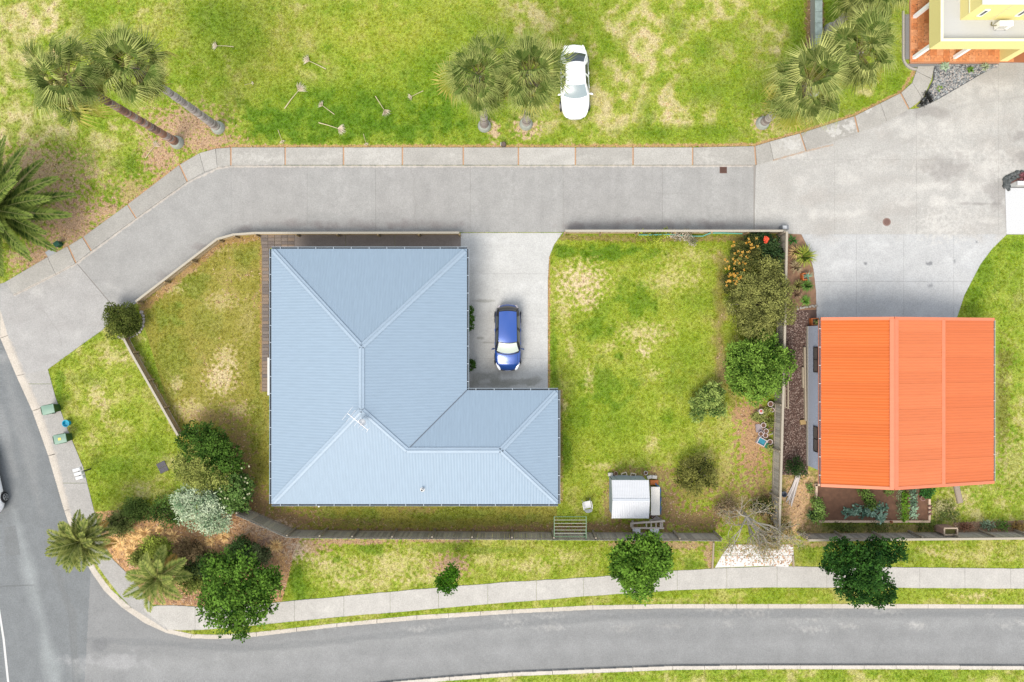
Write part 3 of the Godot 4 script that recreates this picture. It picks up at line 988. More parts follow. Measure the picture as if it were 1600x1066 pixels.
	for q in [[1115, 848, 1113, 889], [1239, 868, 1240, 886]]:
		var b := MB.new()
		b.bar(P(q[0], q[1], .05), P(q[2], q[3], .05), .1, .12)
		part("edging_board", b.mesh(), mat("pale_timber", C(214, 196, 170), .9, "wood"), edge)
	# bark bed along the fence of the orange house
	var bark := structure_root("bark_bed")
	poly_slab(bark, "soil", [1212, 486, 1276, 484, 1277, 530, 1262, 540, 1262, 742, 1222, 742, 1214, 742, 1214, 600], 0.012, 0.03, mat("bark_soil", C(112, 88, 78), .95, "blotch"))
	poly_slab(bark, "soil", [1232, 366, 1253, 366, 1262, 386, 1271, 421, 1275, 456, 1276, 484, 1212, 486, 1216, 420], 0.013, 0.03, mat("garden_soil", C(172, 134, 106), .95, "blotch"))
	# gravel bed by the yellow house
	var gravel := structure_root("gravel_bed")
	poly_slab(gravel, "gravel_base", [1459, 101, 1561, 101, 1530, 118, 1491, 141, 1465, 156, 1437, 169, 1432, 166, 1444, 152, 1457, 126], 0.03, 0.04, mat("gravel_base", C(112, 114, 116), .95, "blotch"))


# ---------------------------------------------------------------- houses
# A sloping face of ribbed roofing: cut into strips across the slope, each strip turned up or down a little.
# pts: level outline (x, z); lift: height above the ground as a function of (x, z); along: level direction of the ribs.
func ribbed(pts: PackedVector2Array, lift: Callable, along: Vector2, pitch: float, deep: float, mb: MB, col := Color.WHITE, shape := 0) -> void:
	var across := along.orthogonal()
	var lo := 1e9
	var hi := -1e9
	for p in pts:
		lo = minf(lo, p.dot(across))
		hi = maxf(hi, p.dot(across))
	var marks := []          # where the profile bends: [offset, height]
	var e := lo - pitch
	while e < hi + pitch:
		if shape == 0:
			marks.append([e, 0.0])
			marks.append([e + pitch * .5, deep])
		else:               # a tray with an upstanding rib
			marks.append([e, 0.0])
			marks.append([e + pitch * .8, 0.0])
			marks.append([e + pitch * .87, deep])
			marks.append([e + pitch * .93, deep])
		e += pitch
	for k in marks.size() - 1:
		var a: float = marks[k][0]
		var b: float = marks[k + 1][0]
		if b < lo or a > hi:
			continue
		var strip := PackedVector2Array([across * a - along * 99, across * b - along * 99, across * b + along * 99, across * a + along * 99])
		for piece in Geometry2D.intersect_polygons(pts, strip):
			var t := Geometry2D.triangulate_polygon(piece)
			var w := PackedVector3Array()
			for p in piece:
				var f := clampf((p.dot(across) - a) / (b - a), 0, 1)
				w.append(Vector3(p.x, float(lift.call(p.x, p.y)) + lerpf(marks[k][1], marks[k + 1][1], f), p.y))
			for j in range(0, t.size(), 3):
				var q0 := w[t[j]]
				var q1 := w[t[j + 1]]
				var q2 := w[t[j + 2]]
				if (q1 - q0).cross(q2 - q0).y > 0:
					mb.tri(q0, q1, q2, col)
				else:
					mb.tri(q0, q2, q1, col)


func ridge_cap(mb: MB, a: Vector3, b: Vector3, wide: float, drop_l: float, drop_r: float) -> void:
	var d := (b - a).normalized()
	var side := Vector3(d.z, 0, -d.x).normalized()
	var l := side * wide - Vector3.UP * drop_l
	var r := -side * wide - Vector3.UP * drop_r
	var up := Vector3.UP * 0.035
	mb.quad(a + up, b + up, b + l + up, a + l + up)
	mb.quad(b + up, a + up, a + r + up, b + r + up)
	mb.tube([a + l + up * .8, b + l + up * .8], [.018, .018], 6)
	mb.tube([a + r + up * .8, b + r + up * .8], [.018, .018], 6)
	mb.tube([a + up, b + up], [.028, .028], 6)


func gutter(root: Node3D, a: Vector3, b: Vector3, outward: Vector3, m: Material, dark: Material, bright: Material) -> void:
	var y := Vector3.UP
	var mb := MB.new()
	mb.bar(a + outward * .115 - y * .05, b + outward * .115 - y * .05, .014, .11)
	mb.bar(a + outward * .005 - y * .06, b + outward * .005 - y * .06, .012, .08)
	var g := part("gutter", mb.mesh(), m, root)
	var fl := MB.new()
	fl.bar(a + outward * .06 - y * .1, b + outward * .06 - y * .1, .1, .01)
	part("gutter_bed", fl.mesh(), dark, g)
	var n := int(a.distance_to(b) / 1.0)
	var strap := MB.new()
	strap.box(Vector3.ZERO, Vector3(.13, .015, .035))
	var sm := strap.mesh()
	for k in n:
		var p := a.lerp(b, (k + .5) / n) + outward * .06 + y * .006
		part("gutter_bracket", sm, bright, g, at(p, atan2(-outward.z, outward.x)))


func wall_box(root: Node3D, x0: float, x1: float, z0: float, z1: float, h: float, m: Material, called := "wall") -> void:
	var t := 0.2
	for q in [[x0, x1, z0, z0 + t], [x0, x1, z1 - t, z1], [x0, x0 + t, z0 + t, z1 - t], [x1 - t, x1, z0 + t, z1 - t]]:
		var b := MB.new()
		b.box(Vector3((q[0] + q[1]) / 2, h / 2, (q[2] + q[3]) / 2), Vector3(q[1] - q[0], h, q[3] - q[2]))
		part(called, b.mesh(), m, root)


# a framed window set on a wall: mid, width, height; face is the outward direction
func window_on(root: Node3D, mid: Vector3, w: float, h: float, face: Vector3, frame: Material, glass: Material, panes := 2, upright := false) -> void:
	var yaw := atan2(face.x, face.z)
	var bs := Basis(Vector3.UP, yaw)
	var f := MB.new()
	var t := 0.05
	f.box(Vector3(0, h / 2 - t / 2, 0), Vector3(w, t, .08))
	f.box(Vector3(0, -h / 2 + t / 2, 0), Vector3(w, t, .08))
	f.box(Vector3(-w / 2 + t / 2, 0, 0), Vector3(t, h - 2 * t, .08))
	f.box(Vector3(w / 2 - t / 2, 0, 0), Vector3(t, h - 2 * t, .08))
	for k in range(1, panes):
		if upright:
			f.box(Vector3(0, -h / 2 + h * k / panes, 0), Vector3(w - 2 * t, t, .07))
		else:
			f.box(Vector3(-w / 2 + w * k / panes, 0, 0), Vector3(t, h - 2 * t, .07))
	var o := part("window", f.mesh(), frame, root, Transform3D(bs, mid))
	for k in panes:
		var g := MB.new()
		if upright:
			g.box(Vector3(0, -h / 2 + h * (k + .5) / panes, 0), Vector3(w - 2 * t, h / panes - t, .03))
		else:
			g.box(Vector3(-w / 2 + w * (k + .5) / panes, 0, 0), Vector3(w / panes - t, h - 2 * t, .03))
		part("pane", g.mesh(), glass, o)


func build_blue_house() -> void:
	var root := thing("house", "house under a pale blue ribbed metal hip roof beside the driveway", "house")
	var roof_m := mat("blue_roofing", Color(0.187, 0.25, 0.318), 0.5, "roof")
	roof_m.metallic_specular = 0.5
	var roof_z := mat("blue_roofing_z", Color(0.187, 0.25, 0.318), 0.5, "roof_z")
	var cap_m := mat("blue_capping", Color(0.235, 0.30, 0.37), 0.5, "roof")
	var gut_m := mat("blue_gutter", Color(0.26, 0.33, 0.40), 0.45)
	var dark := mat("gutter_dark", Color(0.05, 0.055, 0.06), 0.8)
	var bright := mat("bracket_white", Color(0.26, 0.30, 0.34), 0.5)
	var wall_m := mat("house_render", C(206, 196, 178), 0.9, "fine")
	var slope := 0.381
	var eave := 2.6
	# corners at eave height
	var x0 := -14.17
	var x1 := -2.66
	var x2 := 2.71
	var z0 := -5.43
	var z1 := 2.90
	var z2 := 9.60
	var mx := (x0 + x1) / 2
	var r := (x1 - x0) / 2
	var mz := (z1 + z2) / 2
	var rw := (z2 - z1) / 2
	var A := Vector2(x0, z0)
	var B := Vector2(x1, z0)
	var Cc := Vector2(x1, z1)
	var D := Vector2(x2, z1)
	var E := Vector2(x2, z2)
	var F := Vector2(x0, z2)
	var R1 := Vector2(mx, z0 + r)
	var R2 := Vector2(mx, z2 - r)
	var W0 := Vector2(x1 - rw, mz)
	var W1 := Vector2(x2 - rw, mz)
	var hn := func(x: float, z: float) -> float: return eave + slope * (z - z0)
	var hs := func(x: float, z: float) -> float: return eave + slope * (z2 - z)
	var hw := func(x: float, z: float) -> float: return eave + slope * (x - x0)
	var he := func(x: float, z: float) -> float: return eave + slope * (x1 - x)
	var hwn := func(x: float, z: float) -> float: return eave + slope * (z - z1)
	var hwe := func(x: float, z: float) -> float: return eave + slope * (x2 - x)
	var faces := [
		[PackedVector2Array([A, B, R1]), hn, Vector2(0, 1)],
		[PackedVector2Array([A, R1, R2, F]), hw, Vector2(1, 0)],
		[PackedVector2Array([B, Cc, W0, R2, R1]), he, Vector2(1, 0)],
		[PackedVector2Array([F, R2, W0, W1, E]), hs, Vector2(0, 1)],
		[PackedVector2Array([Cc, D, W1, W0]), hwn, Vector2(0, 1)],
		[PackedVector2Array([D, E, W1]), hwe, Vector2(1, 0)]]
	for f in faces:
		var mb := MB.new()
		ribbed(f[0], f[1], f[2], 0.17, 0.011, mb)
		part("roof_face", mb.mesh(), roof_m if (f[2] as Vector2).x > 0 else roof_z, root)
	var lift := func(p: Vector2, h: Callable) -> Vector3: return Vector3(p.x, h.call(p.x, p.y) + 0.012, p.y)
	var hip := slope * 0.15 * 0.7071
	for q in [[A.lerp(R1, .02), R1, hw], [B.lerp(R1, .02), R1, hn], [F.lerp(R2, .02), R2, hs], [E.lerp(W1, .03), W1, hs], [D.lerp(W1, .03), W1, hwe], [R2, W0, hs]]:
		var mb := MB.new()
		ridge_cap(mb, lift.call(q[0], q[2]), lift.call(q[1], q[2]), 0.15, hip, hip)
		part("hip_cap", mb.mesh(), cap_m, root)
	for q in [[R1, R2, hw], [W0, W1, hs]]:
		var mb := MB.new()
		ridge_cap(mb, lift.call(q[0], q[2]), lift.call(q[1], q[2]), 0.15, 0.15 * slope, 0.15 * slope)
		part("ridge_cap", mb.mesh(), cap_m, root)
	# the open valley between the two wings
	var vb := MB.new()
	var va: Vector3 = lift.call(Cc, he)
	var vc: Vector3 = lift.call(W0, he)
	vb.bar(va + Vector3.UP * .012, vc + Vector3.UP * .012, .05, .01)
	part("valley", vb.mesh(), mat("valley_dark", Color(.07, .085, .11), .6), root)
	# eaves
	var g := [[A, B, Vector3(0, 0, -1)], [B, Cc, Vector3(1, 0, 0)], [Cc, D, Vector3(0, 0, -1)], [D, E, Vector3(1, 0, 0)], [E, F, Vector3(0, 0, 1)], [F, A, Vector3(-1, 0, 0)]]
	for q in g:
		var a: Vector2 = q[0]
		var b: Vector2 = q[1]
		gutter(root, Vector3(a.x, eave, a.y), Vector3(b.x, eave, b.y), q[2], gut_m, dark, bright)
	# soffit, walls, windows and doors
	var sf := MB.new()
	sf.slab(PackedVector2Array([A, B, Cc, D, E, F]), eave - 0.12, 0.02)
	part("soffit", sf.mesh(), mat("soffit", C(225, 222, 215), .8), root)
	var s := 0.55
	var hh := eave - 0.15
	for q in [[x0 + s, x1 - s, z0 + s, z0 + s + .2], [x0 + s, x0 + s + .2, z0 + s + .2, z2 - s - .2], [x1 - s - .2, x1 - s, z0 + s + .2, z1 + s], [x1 - s, x2 - s, z1 + s, z1 + s + .2], [x2 - s - .2, x2 - s, z1 + s + .2, z2 - s - .2], [x0 + s, x2 - s, z2 - s - .2, z2 - s]]:
		var b := MB.new()
		b.box(Vector3((q[0] + q[1]) / 2, hh / 2, (q[2] + q[3]) / 2), Vector3(q[1] - q[0], hh, q[3] - q[2]))
		part("wall", b.mesh(), wall_m, root)
	var fr := mat("window_white", C(235, 235, 232), .5)
	var gl := glass_mat("house_glass", Color(.03, .04, .05))
	for q in [[-12, z2 - s, 1.8, 1.2, 0, 1], [-8.5, z2 - s, 2.4, 1.4, 0, 1], [-4.5, z2 - s, 1.5, 1.2, 0, 1], [0, z2 - s, 1.8, 1.2, 0, 1], [x0 + s, -2, 1.6, 1.2, -1, 0], [x0 + s, 4.5, 1.8, 1.2, -1, 0], [-11, z0 + s, 1.2, .9, 0, -1], [-6, z0 + s, 1.6, 1.1, 0, -1], [x2 - s, 6.2, 1.8, 1.2, 1, 0], [x1 - s, -2.2, 1.6, 1.3, 1, 0]]:
		window_on(root, Vector3(q[0], 1.45, q[1]), q[2], q[3], Vector3(q[4], 0, q[5]), fr, gl)
	var gd := MB.new()
	for k in 5:
		gd.block(Vector3(0.05, 0.22 + k * .43, z1 + s - .03), Vector3(2.6, .41, .05), Basis(), .01)
	part("garage_door", gd.mesh(), mat("garage_white", C(222, 222, 220), .5), root)
	var fd := MB.new()
	fd.block(Vector3(x1 - s + .02, 1.05, 1.2), Vector3(.06, 2.1, .95))
	var door := part("door", fd.mesh(), mat("door_navy", C(70, 82, 105), .5), root)
	var kn := MB.new()
	kn.ball(Vector3(x1 - s + .08, 1.0, 1.55), Vector3(.04, .04, .04))
	part("handle", kn.mesh(), mat("steel", Color(.5, .5, .5), .3, "", .9), door)
	# the white hood that stands out under the western eave
	var aw := MB.new()
	aw.block(Vector3(x0 - .05, 2.28, 2.1), Vector3(.62, .06, 2.25), Basis(Vector3(0, 0, 1), .1))
	part("window_hood", aw.mesh(), mat("hood_white", C(238, 236, 230), .5), root)
	# vent pipe and downpipe heads
	var vp := P(660, 765, 3.0)
	vp.y = float(hs.call(vp.x, vp.z))
	var vt := MB.new()
	vt.tube([vp, vp + Vector3(0, .32, 0)], [.075, .075], 12)
	vt.tube([vp + Vector3(0, .0, 0), vp + Vector3(0, .06, 0)], [.15, .12], 12)
	var vent := part("vent_pipe", vt.mesh(), mat("pvc_white", C(244, 244, 242), .5), root)
	var vh := MB.new()
	vh.tube([vp + Vector3(0, .3, 0), vp + Vector3(0, .326, 0)], [.05, .05], 10)
	part("vent_mouth", vh.mesh(), mat("hole_black", Color(.01, .01, .01), .9), vent)
	var dp := MB.new()
	dp.tube([Vector3(-11.4, 2.55, z2 + .16), Vector3(-11.4, .1, z2 + .16)], [.05, .05], 8)
	part("downpipe", dp.mesh(), mats["pvc_white"], root)
	# television aerial on the hip
	var b0 := P(566, 655, 4.6)
	b0.y = float(hs.call(b0.x, b0.z))
	var alu := mat("aluminium", Color(.62, .6, .6), .35, "", .6)
	var an := MB.new()
	an.tube([b0, b0 + Vector3(0, 1.0, 0)], [.022, .022], 6)
	var boom_a := b0 + Vector3(-.62, .95, -.42)
	var boom_b := b0 + Vector3(.5, .95, .5)
	an.tube([boom_a, boom_b], [.018, .018], 6)
	var aerial := part("television_aerial", an.mesh(), alu, root)
	for k in 7:
		var el := MB.new()
		var p := boom_a.lerp(boom_b, k / 6.0)
		var l := 0.46 - .05 * k
		var across := Vector3(.63, 0, -.78) * l
		el.tube([p - across, p + across], [.008, .008], 5)
		part("aerial_rod", el.mesh(), alu, aerial)
	var ds := MB.new()
	var rows := []
	for a in 4:
		var ring := PackedVector3Array()
		for k in 14:
			var t := TAU * k / 14
			ring.append(b0 + Vector3(.12, .5, .12) + Vector3(cos(t) * .065 * a, .01 * a * a, sin(t) * .065 * a))
		rows.append(ring)
	ds.grid(rows, true)
	part("small_dish", ds.mesh(), mat("dish_grey", C(190, 198, 208), .5), aerial)


func build_orange_house() -> void:
	var root := thing("house", "grey walled house under a bright orange ribbed metal roof", "house")
	var zt := P(1283, 499.5, 2.9).z
	var zb := P(1285, 757, 2.9).z
	var xl := P(1283, 600, 2.9).x
	var xr := 28.8
	var xm := 21.86
	var xk := 25.2
	var hl := func(x: float, z: float) -> float: return 2.9 + (x - xl) * (0.92 / (xm - xl))
	var hr := func(x: float, z: float) -> float: return 3.82 - (x - xm) * 0.268
	var org := [mat("orange_sheet_a", Color(.42, .092, .014), .6, "roof"), mat("orange_sheet_b", Color(.405, .087, .013), .6, "roof"), mat("orange_sheet_c", Color(.43, .096, .016), .6, "roof")]
	for o in org:
		(o as StandardMaterial3D).metallic_specular = .35
	var old := [mat("glare_sheet_a", Color(.45, .112, .029), .45, "roof"), mat("glare_sheet_b", Color(.435, .106, .026), .45, "roof"), mat("glare_sheet_c", Color(.465, .118, .032), .45, "roof")]  # right slope: sky glare painted in as a paler sheet colour
	var mid := [mat("mid_sheet_a", Color(.44, .10, .022), .55, "roof"), mat("mid_sheet_b", Color(.43, .096, .020), .55, "roof"), mat("mid_sheet_c", Color(.45, .105, .024), .55, "roof")]  # beyond the lap flashing: the same painted glare, weaker
	var cap := mat("orange_capping", Color(.48, .14, .065), .42, "roof")
	var n := 13
	var step := (zb - zt) / n
	for k in n:
		for side in 3:
			var a: float = [xl, xm, xk][side]
			var b: float = [xm, xk + .06, xr][side]
			var mb := MB.new()
			var up := 0.008 * (k % 2) + (0.016 if side == 1 else 0.0)
			var f: Callable = hl if side == 0 else hr
			var z := zt + k * step
			var pts := PackedVector2Array([Vector2(a, z), Vector2(b, z), Vector2(b, z + step + .02), Vector2(a, z + step + .02)])
			ribbed(pts, func(x: float, zz: float) -> float: return float(f.call(x, zz)) + up, Vector2(1, 0), 0.165, 0.015, mb)
			var set: Array = org if side == 0 else old if side == 1 else mid
			part("roof_sheet", mb.mesh(), set[(k * 5 + side * 2) % 3], root)
	var rc := MB.new()
	ridge_cap(rc, Vector3(xm, 3.85, zt - .03), Vector3(xm, 3.85, zb + .05), .24, .06, .06)
	part("ridge_cap", rc.mesh(), cap, root)
	var bd := MB.new()
	bd.bar(Vector3(xk, float(hr.call(xk, 0)) + .055, zt), Vector3(xk, float(hr.call(xk, 0)) + .055, zb), .2, .02)
	part("lap_flashing", bd.mesh(), cap, root)
	for z in [zt - .04, zb + .05]:
		for q in [[xl, xm, hl], [xm, xr, hr]]:
			var bb := MB.new()
			var h: Callable = q[2]
			bb.bar(Vector3(q[0], float(h.call(q[0], z)) - .05, z), Vector3(q[1], float(h.call(q[1], z)) - .05, z), .18, .2)
			part("barge_board", bb.mesh(), cap, root)
	var wm := mat("gutter_white", C(236, 228, 222), .5)
	gutter(root, Vector3(xl, 2.88, zb), Vector3(xl, 2.88, zt), Vector3(-1, 0, 0), mat("orange_gutter", Color(.4, .16, .11), .5), mats["gutter_dark"], wm)
	gutter(root, Vector3(xr, 1.93, zt), Vector3(xr, 1.93, zb), Vector3(1, 0, 0), wm, mats["gutter_dark"], wm)
	# walls
	var wall_m := mat("grey_cladding", C(184, 192, 208, 1.75), .8, "fine")
	var wx := 18.42
	var wz0 := P(1260, 510).z
	var wz1 := P(1260, 727).z
	var wl := MB.new()
	wl.box(Vector3(wx + .1, 1.38, (wz0 + wz1) / 2), Vector3(.2, 2.76, wz1 - wz0))
	part("wall", wl.mesh(), wall_m, root)
	for z in [wz0 + .1, wz1 - .1]:
		var gb := MB.new()
		var p := PackedVector2Array([Vector2(wx + .2, 0), Vector2(28.2, 0), Vector2(28.2, 1.9), Vector2(xm, 3.6), Vector2(wx + .2, 2.78)])
		var t := Geometry2D.triangulate_polygon(p)
		for j in range(0, t.size(), 3):
			for s in [-.1, .1]:
				gb.tri(Vector3(p[t[j]].x, p[t[j]].y, z + s), Vector3(p[t[j + 1]].x, p[t[j + 1]].y, z + s), Vector3(p[t[j + 2]].x, p[t[j + 2]].y, z + s))
		part("gable_wall", gb.mesh(), wall_m, root)
	var we := MB.new()
	we.box(Vector3(28.1, .92, (wz0 + wz1) / 2), Vector3(.2, 1.84, wz1 - wz0 - .5))
	part("wall", we.mesh(), wall_m, root)
	var base := MB.new()
	base.box(Vector3(wx - .02, .12, (wz0 + wz1) / 2), Vector3(.04, .24, wz1 - wz0))
	part("plinth", base.mesh(), mat("plinth_pale", C(214, 206, 190), .9, "fine"), root)
	for q in [562, 686]:
		var z := P(1270, q, 1.35).z
		window_on(root, Vector3(wx - .02, 1.42, z), 1.55, .62, Vector3(-1, 0, 0), mat("window_black", Color(.012, .012, .014), .4), glass_mat("smoky_glass", Color(.10, .09, .08)), 2)
	var gd := MB.new()
	for k in 4:
		gd.block(Vector3(21.6, .28 + k * .53, wz0 - .03), Vector3(4.8, .51, .06), Basis(), .012)
	part("garage_door", gd.mesh(), mat("garage_grey", C(206, 208, 212), .5), root)


func build_yellow_house() -> void:
	var root := thing("house", "yellow house with grey roof deck and rust tiled veranda with white posts", "house")
	var yel := mat("yellow_render", C(249, 234, 158, 1.75), .85, "fine")
	var cream := mat("cream_coping", C(252, 246, 214, 1.5), .7, "fine")
	var deck := mat("deck_membrane", C(222, 223, 223, 1.2), .8, "fine")
	var white := mat("white_post", C(250, 250, 250, 1.7), .6)
	var tile := [mat("rust_tile_a", C(228, 150, 98, 1.5), .8, "blotch"), mat("rust_tile_b", C(216, 134, 82, 1.5), .8, "blotch"), mat("rust_tile_c", C(234, 162, 114, 1.5), .8, "blotch")]
	var x0 := 24.69
	var z0 := -17.27
	var far := 37.0
	var back_z := -31.0
	# veranda floor, tile by tile where the photograph shows it
	var fl := MB.new()
	fl.box(Vector3((24.88 + far) / 2, .04, (-17.4 + back_z) / 2), Vector3(far - 24.88, .08, -17.4 - back_z))
	part("veranda_floor", fl.mesh(), mat("grout", C(190, 120, 80), .9), root)
	var tm := box_mesh(Vector3(.392, .03, .392))
	for r in 13:
		for s in 17:
			var p := Vector3(25.1 + s * .4, .085, -17.62 - r * .4)
			if (p.x < 26.2 or p.z > -18.9) and p.x < 31.5:
				part("floor_tile", tm, tile[rng.randi() % 3], root, at(p + Vector3(0, rr(0, .004), 0)))
	var edge := MB.new()
	edge.bar(Vector3(24.86, .06, -17.38), Vector3(24.86, .06, back_z), .08, .12)
	edge.bar(Vector3(24.82, .06, -17.36), Vector3(30.4, .06, -17.36), .08, .12)
	part("veranda_edge", edge.mesh(), mat("salmon_edge", C(240, 170, 126), .85, "fine"), root)
	# grey drain channel and rounded kerb round the veranda
	var ch := MB.new()
	ch.bar(Vector3(24.68, .03, -17.6), Vector3(24.68, .03, -20.4), .26, .06)
	ch.bar(Vector3(24.7, .03, -17.2), Vector3(30.3, .03, -17.2), .22, .06)
	part("drain_channel", ch.mesh(), mat("channel_grey", C(160, 160, 160), .9, "fine"), root)
	var kb := MB.new()
	var arc := []
	for k in 9:
		var t := PI / 2 * k / 8.0
		arc.append(Vector3(25.25 - cos(t) * .82, .05, -17.75 + sin(t) * .8))
	var pts := [Vector3(24.43, .05, -20.6)] + arc
	for k in pts.size() - 1:
		kb.bar(pts[k], pts[k + 1], .12, .12)
	part("rounded_kerb", kb.mesh(), mat("kerb_pale", C(214, 206, 196), .9, "fine"), root)
	# posts, pier, wall behind
	for q in [[1425.5, 93.5], [1426.5, 30], [1489, 93]]:
		var p := P(q[0], q[1])
		var b := MB.new()
		b.block(p + Vector3(.05, 1.22, -.1), Vector3(.2, 2.44, .2))
		part("post", b.mesh(), white, root)
	var pier := MB.new()
	pier.box(Vector3(30.66, 1.2, -18.5), Vector3(.5, 2.4, 2.1))
	part("pier", pier.mesh(), yel, root)
	wall_box(root, 26.3, far, back_z, -18.95, 2.4, yel)
	# parapet round the roof deck
	var t := .16
	var slab := MB.new()
	slab.box(Vector3((x0 + far) / 2, 2.62, (z0 + back_z) / 2), Vector3(far - x0, .44, z0 - back_z))
	part("roof_slab", slab.mesh(), yel, root)
	var dk := MB.new()
	dk.slab(PackedVector2Array([Vector2(x0 + t, back_z + t), Vector2(far - t, back_z + t), Vector2(far - t, z0 - t), Vector2(x0 + t, z0 - t)]), 2.87, .02)
	part("roof_deck", dk.mesh(), deck, root)
	for q in [[x0, x0 + t, back_z, z0], [x0 + t, far, z0 - t, z0], [far - t, far, back_z, z0 - t], [x0 + t, far - t, back_z, back_z + t]]:
		var b := MB.new()
		b.box(Vector3((q[0] + q[1]) / 2, 3.18, (q[2] + q[3]) / 2), Vector3(q[1] - q[0], .68, q[3] - q[2]))
		var pr := part("parapet", b.mesh(), yel, root)
		var c := MB.new()
		c.block(Vector3((q[0] + q[1]) / 2, 3.54, (q[2] + q[3]) / 2), Vector3(q[1] - q[0], .04, q[3] - q[2]))
		part("coping", c.mesh(), cream, pr)
	# upper storey
	wall_box(root, 26.23, far, back_z, -18.79, 4.98, yel, "upper_wall")
	var top := MB.new()
	top.slab(PackedVector2Array([Vector2(26.35, back_z), Vector2(far, back_z), Vector2(far, -18.92), Vector2(26.35, -18.92)]), 5.0, .1)
	part("upper_roof", top.mesh(), mat("upper_roofing", C(224, 228, 234), .6, "roof"), root)
	for q in [[26.18, 26.44, back_z, -18.74], [26.44, far, -19.0, -18.74]]:
		var b := MB.new()
		b.block(Vector3((q[0] + q[1]) / 2, 5.0, (q[2] + q[3]) / 2), Vector3(q[1] - q[0], .16, q[3] - q[2]))
		part("fascia", b.mesh(), white, root)
	var lip := MB.new()
	lip.bar(Vector3(26.5, 5.06, -19.06), Vector3(far, 5.06, -19.06), .06, .06)
	part("gutter", lip.mesh(), mat("gutter_grey", C(140, 146, 156), .5), root)
	for x in [26.95, 29.15]:
		window_on(root, Vector3(x, 3.85, -18.77), .3, .8, Vector3(0, 0, 1), white, glass_mat("house_glass", Color(.03, .04, .05)), 1)
	for q in [[28.0, .02], [30.4, .02]]:
		var b := MB.new()
		b.box(Vector3(q[0], 3.9, -18.78), Vector3(q[1], 2.0, .03))
		part("wall_joint", b.mesh(), cream, root)
	var band := MB.new()
	band.box(Vector3(26.22, 3.75, -24.9), Vector3(.05, .06, 12.2))
	part("wall_band", band.mesh(), cream, root)
	# heat pump on the deck: stands on the roof, so a thing of its own
	var ac := thing("heat_pump", "white heat pump unit on the grey roof deck of the yellow house", "heat pump", Vector3(28.55, 2.875, -18.35))
	var bx := MB.new()
	bx.block(Vector3(0, .34, 0), Vector3(.78, .56, .3), Basis(), .03)
	part("casing", bx.mesh(), white, ac)
	for s in [-.28, .28]:
		var f := MB.new()
		f.box(Vector3(s, .03, 0), Vector3(.06, .06, .34))
		part("foot", f.mesh(), mat("foot_grey", C(120, 120, 118), .8), ac)
	var gr := MB.new()
	for k in 5:
		gr.tube([Vector3(-.3 + .1 * k - .02, .16, .16), Vector3(-.3 + .1 * k - .02, .54, .16)], [.008, .008], 5)
	part("fan_grille", gr.mesh(), mats["foot_grey"], ac)
	var pipe := MB.new()
	pipe.tube([Vector3(-.36, .3, 0), Vector3(-.52, .2, 0), Vector3(-.56, .1, -.1), Vector3(-.5, .06, -.3)], [.03, .03, .03, .03], 6)
	part("pipe", pipe.mesh(), mat("pipe_olive", C(150, 145, 110), .8), ac)


# ---------------------------------------------------------------- fences
func paling_fence(label: String, pts: Array, high: float, inner: float, tones: Array, cap := true, rails := 2, gap := 0.15, called := "paling_fence", post_every := 2.3) -> void:
	var w := V2s(pts)
	var origin := Vector3(w[0].x, 0, w[0].y)
	var root := thing(called, label, "fence", origin)
	var mats4: Array = tones.slice(0, 3)
	var frame: Material = tones[3]
	var capm: Material = tones[4]
	var board := box_mesh(Vector3(gap - .008, high, .02))
	var post := box_mesh(Vector3(.1, high - .06, .1))
	for k in w.size() - 1:
		var a := Vector3(w[k].x, 0, w[k].y) - origin
		var b := Vector3(w[k + 1].x, 0, w[k + 1].y) - origin
		var d := (b - a).normalized()
		var side := Vector3(d.z, 0, -d.x) * inner
		var l := a.distance_to(b)
		var yaw := atan2(-d.z, d.x)
		var n := int(l / gap)
		for j in n:
			var p := a + d * ((j + .5) * l / n)
			part("paling", board, mats4[rng.randi() % mats4.size()], root, Transform3D(Basis(Vector3.UP, yaw + rr(-.01, .01)) * Basis(Vector3(0, 0, 1), rr(-.006, .006)), p + side * rr(-.006, .006) + Vector3(0, rr(-.02, .012), 0)))
		var np := maxi(1, int(round(l / post_every)))
		for j in np + (1 if k == w.size() - 2 else 0):
			part("post", post, frame, root, at(a + d * (j * l / np) + side * .115, yaw))
		for j in np:
			for r in rails:
				var y: float = lerpf(.25, high - .22, r / maxf(1.0, rails - 1.0))
				var m := MB.new()
				m.bar(a + d * (j * l / np + .05) + side * .036 + Vector3.UP * y, a + d * ((j + 1) * l / np - .05) + side * .036 + Vector3.UP * y, .045, .09)
				part("rail", m.mesh(), frame, root)
		if cap:
			var m := MB.new()
			m.bar(a + side * .03 + Vector3.UP * (high + .035), b + side * .03 + Vector3.UP * (high + .035), .13, .03)
			part("cap", m.mesh(), capm, root)


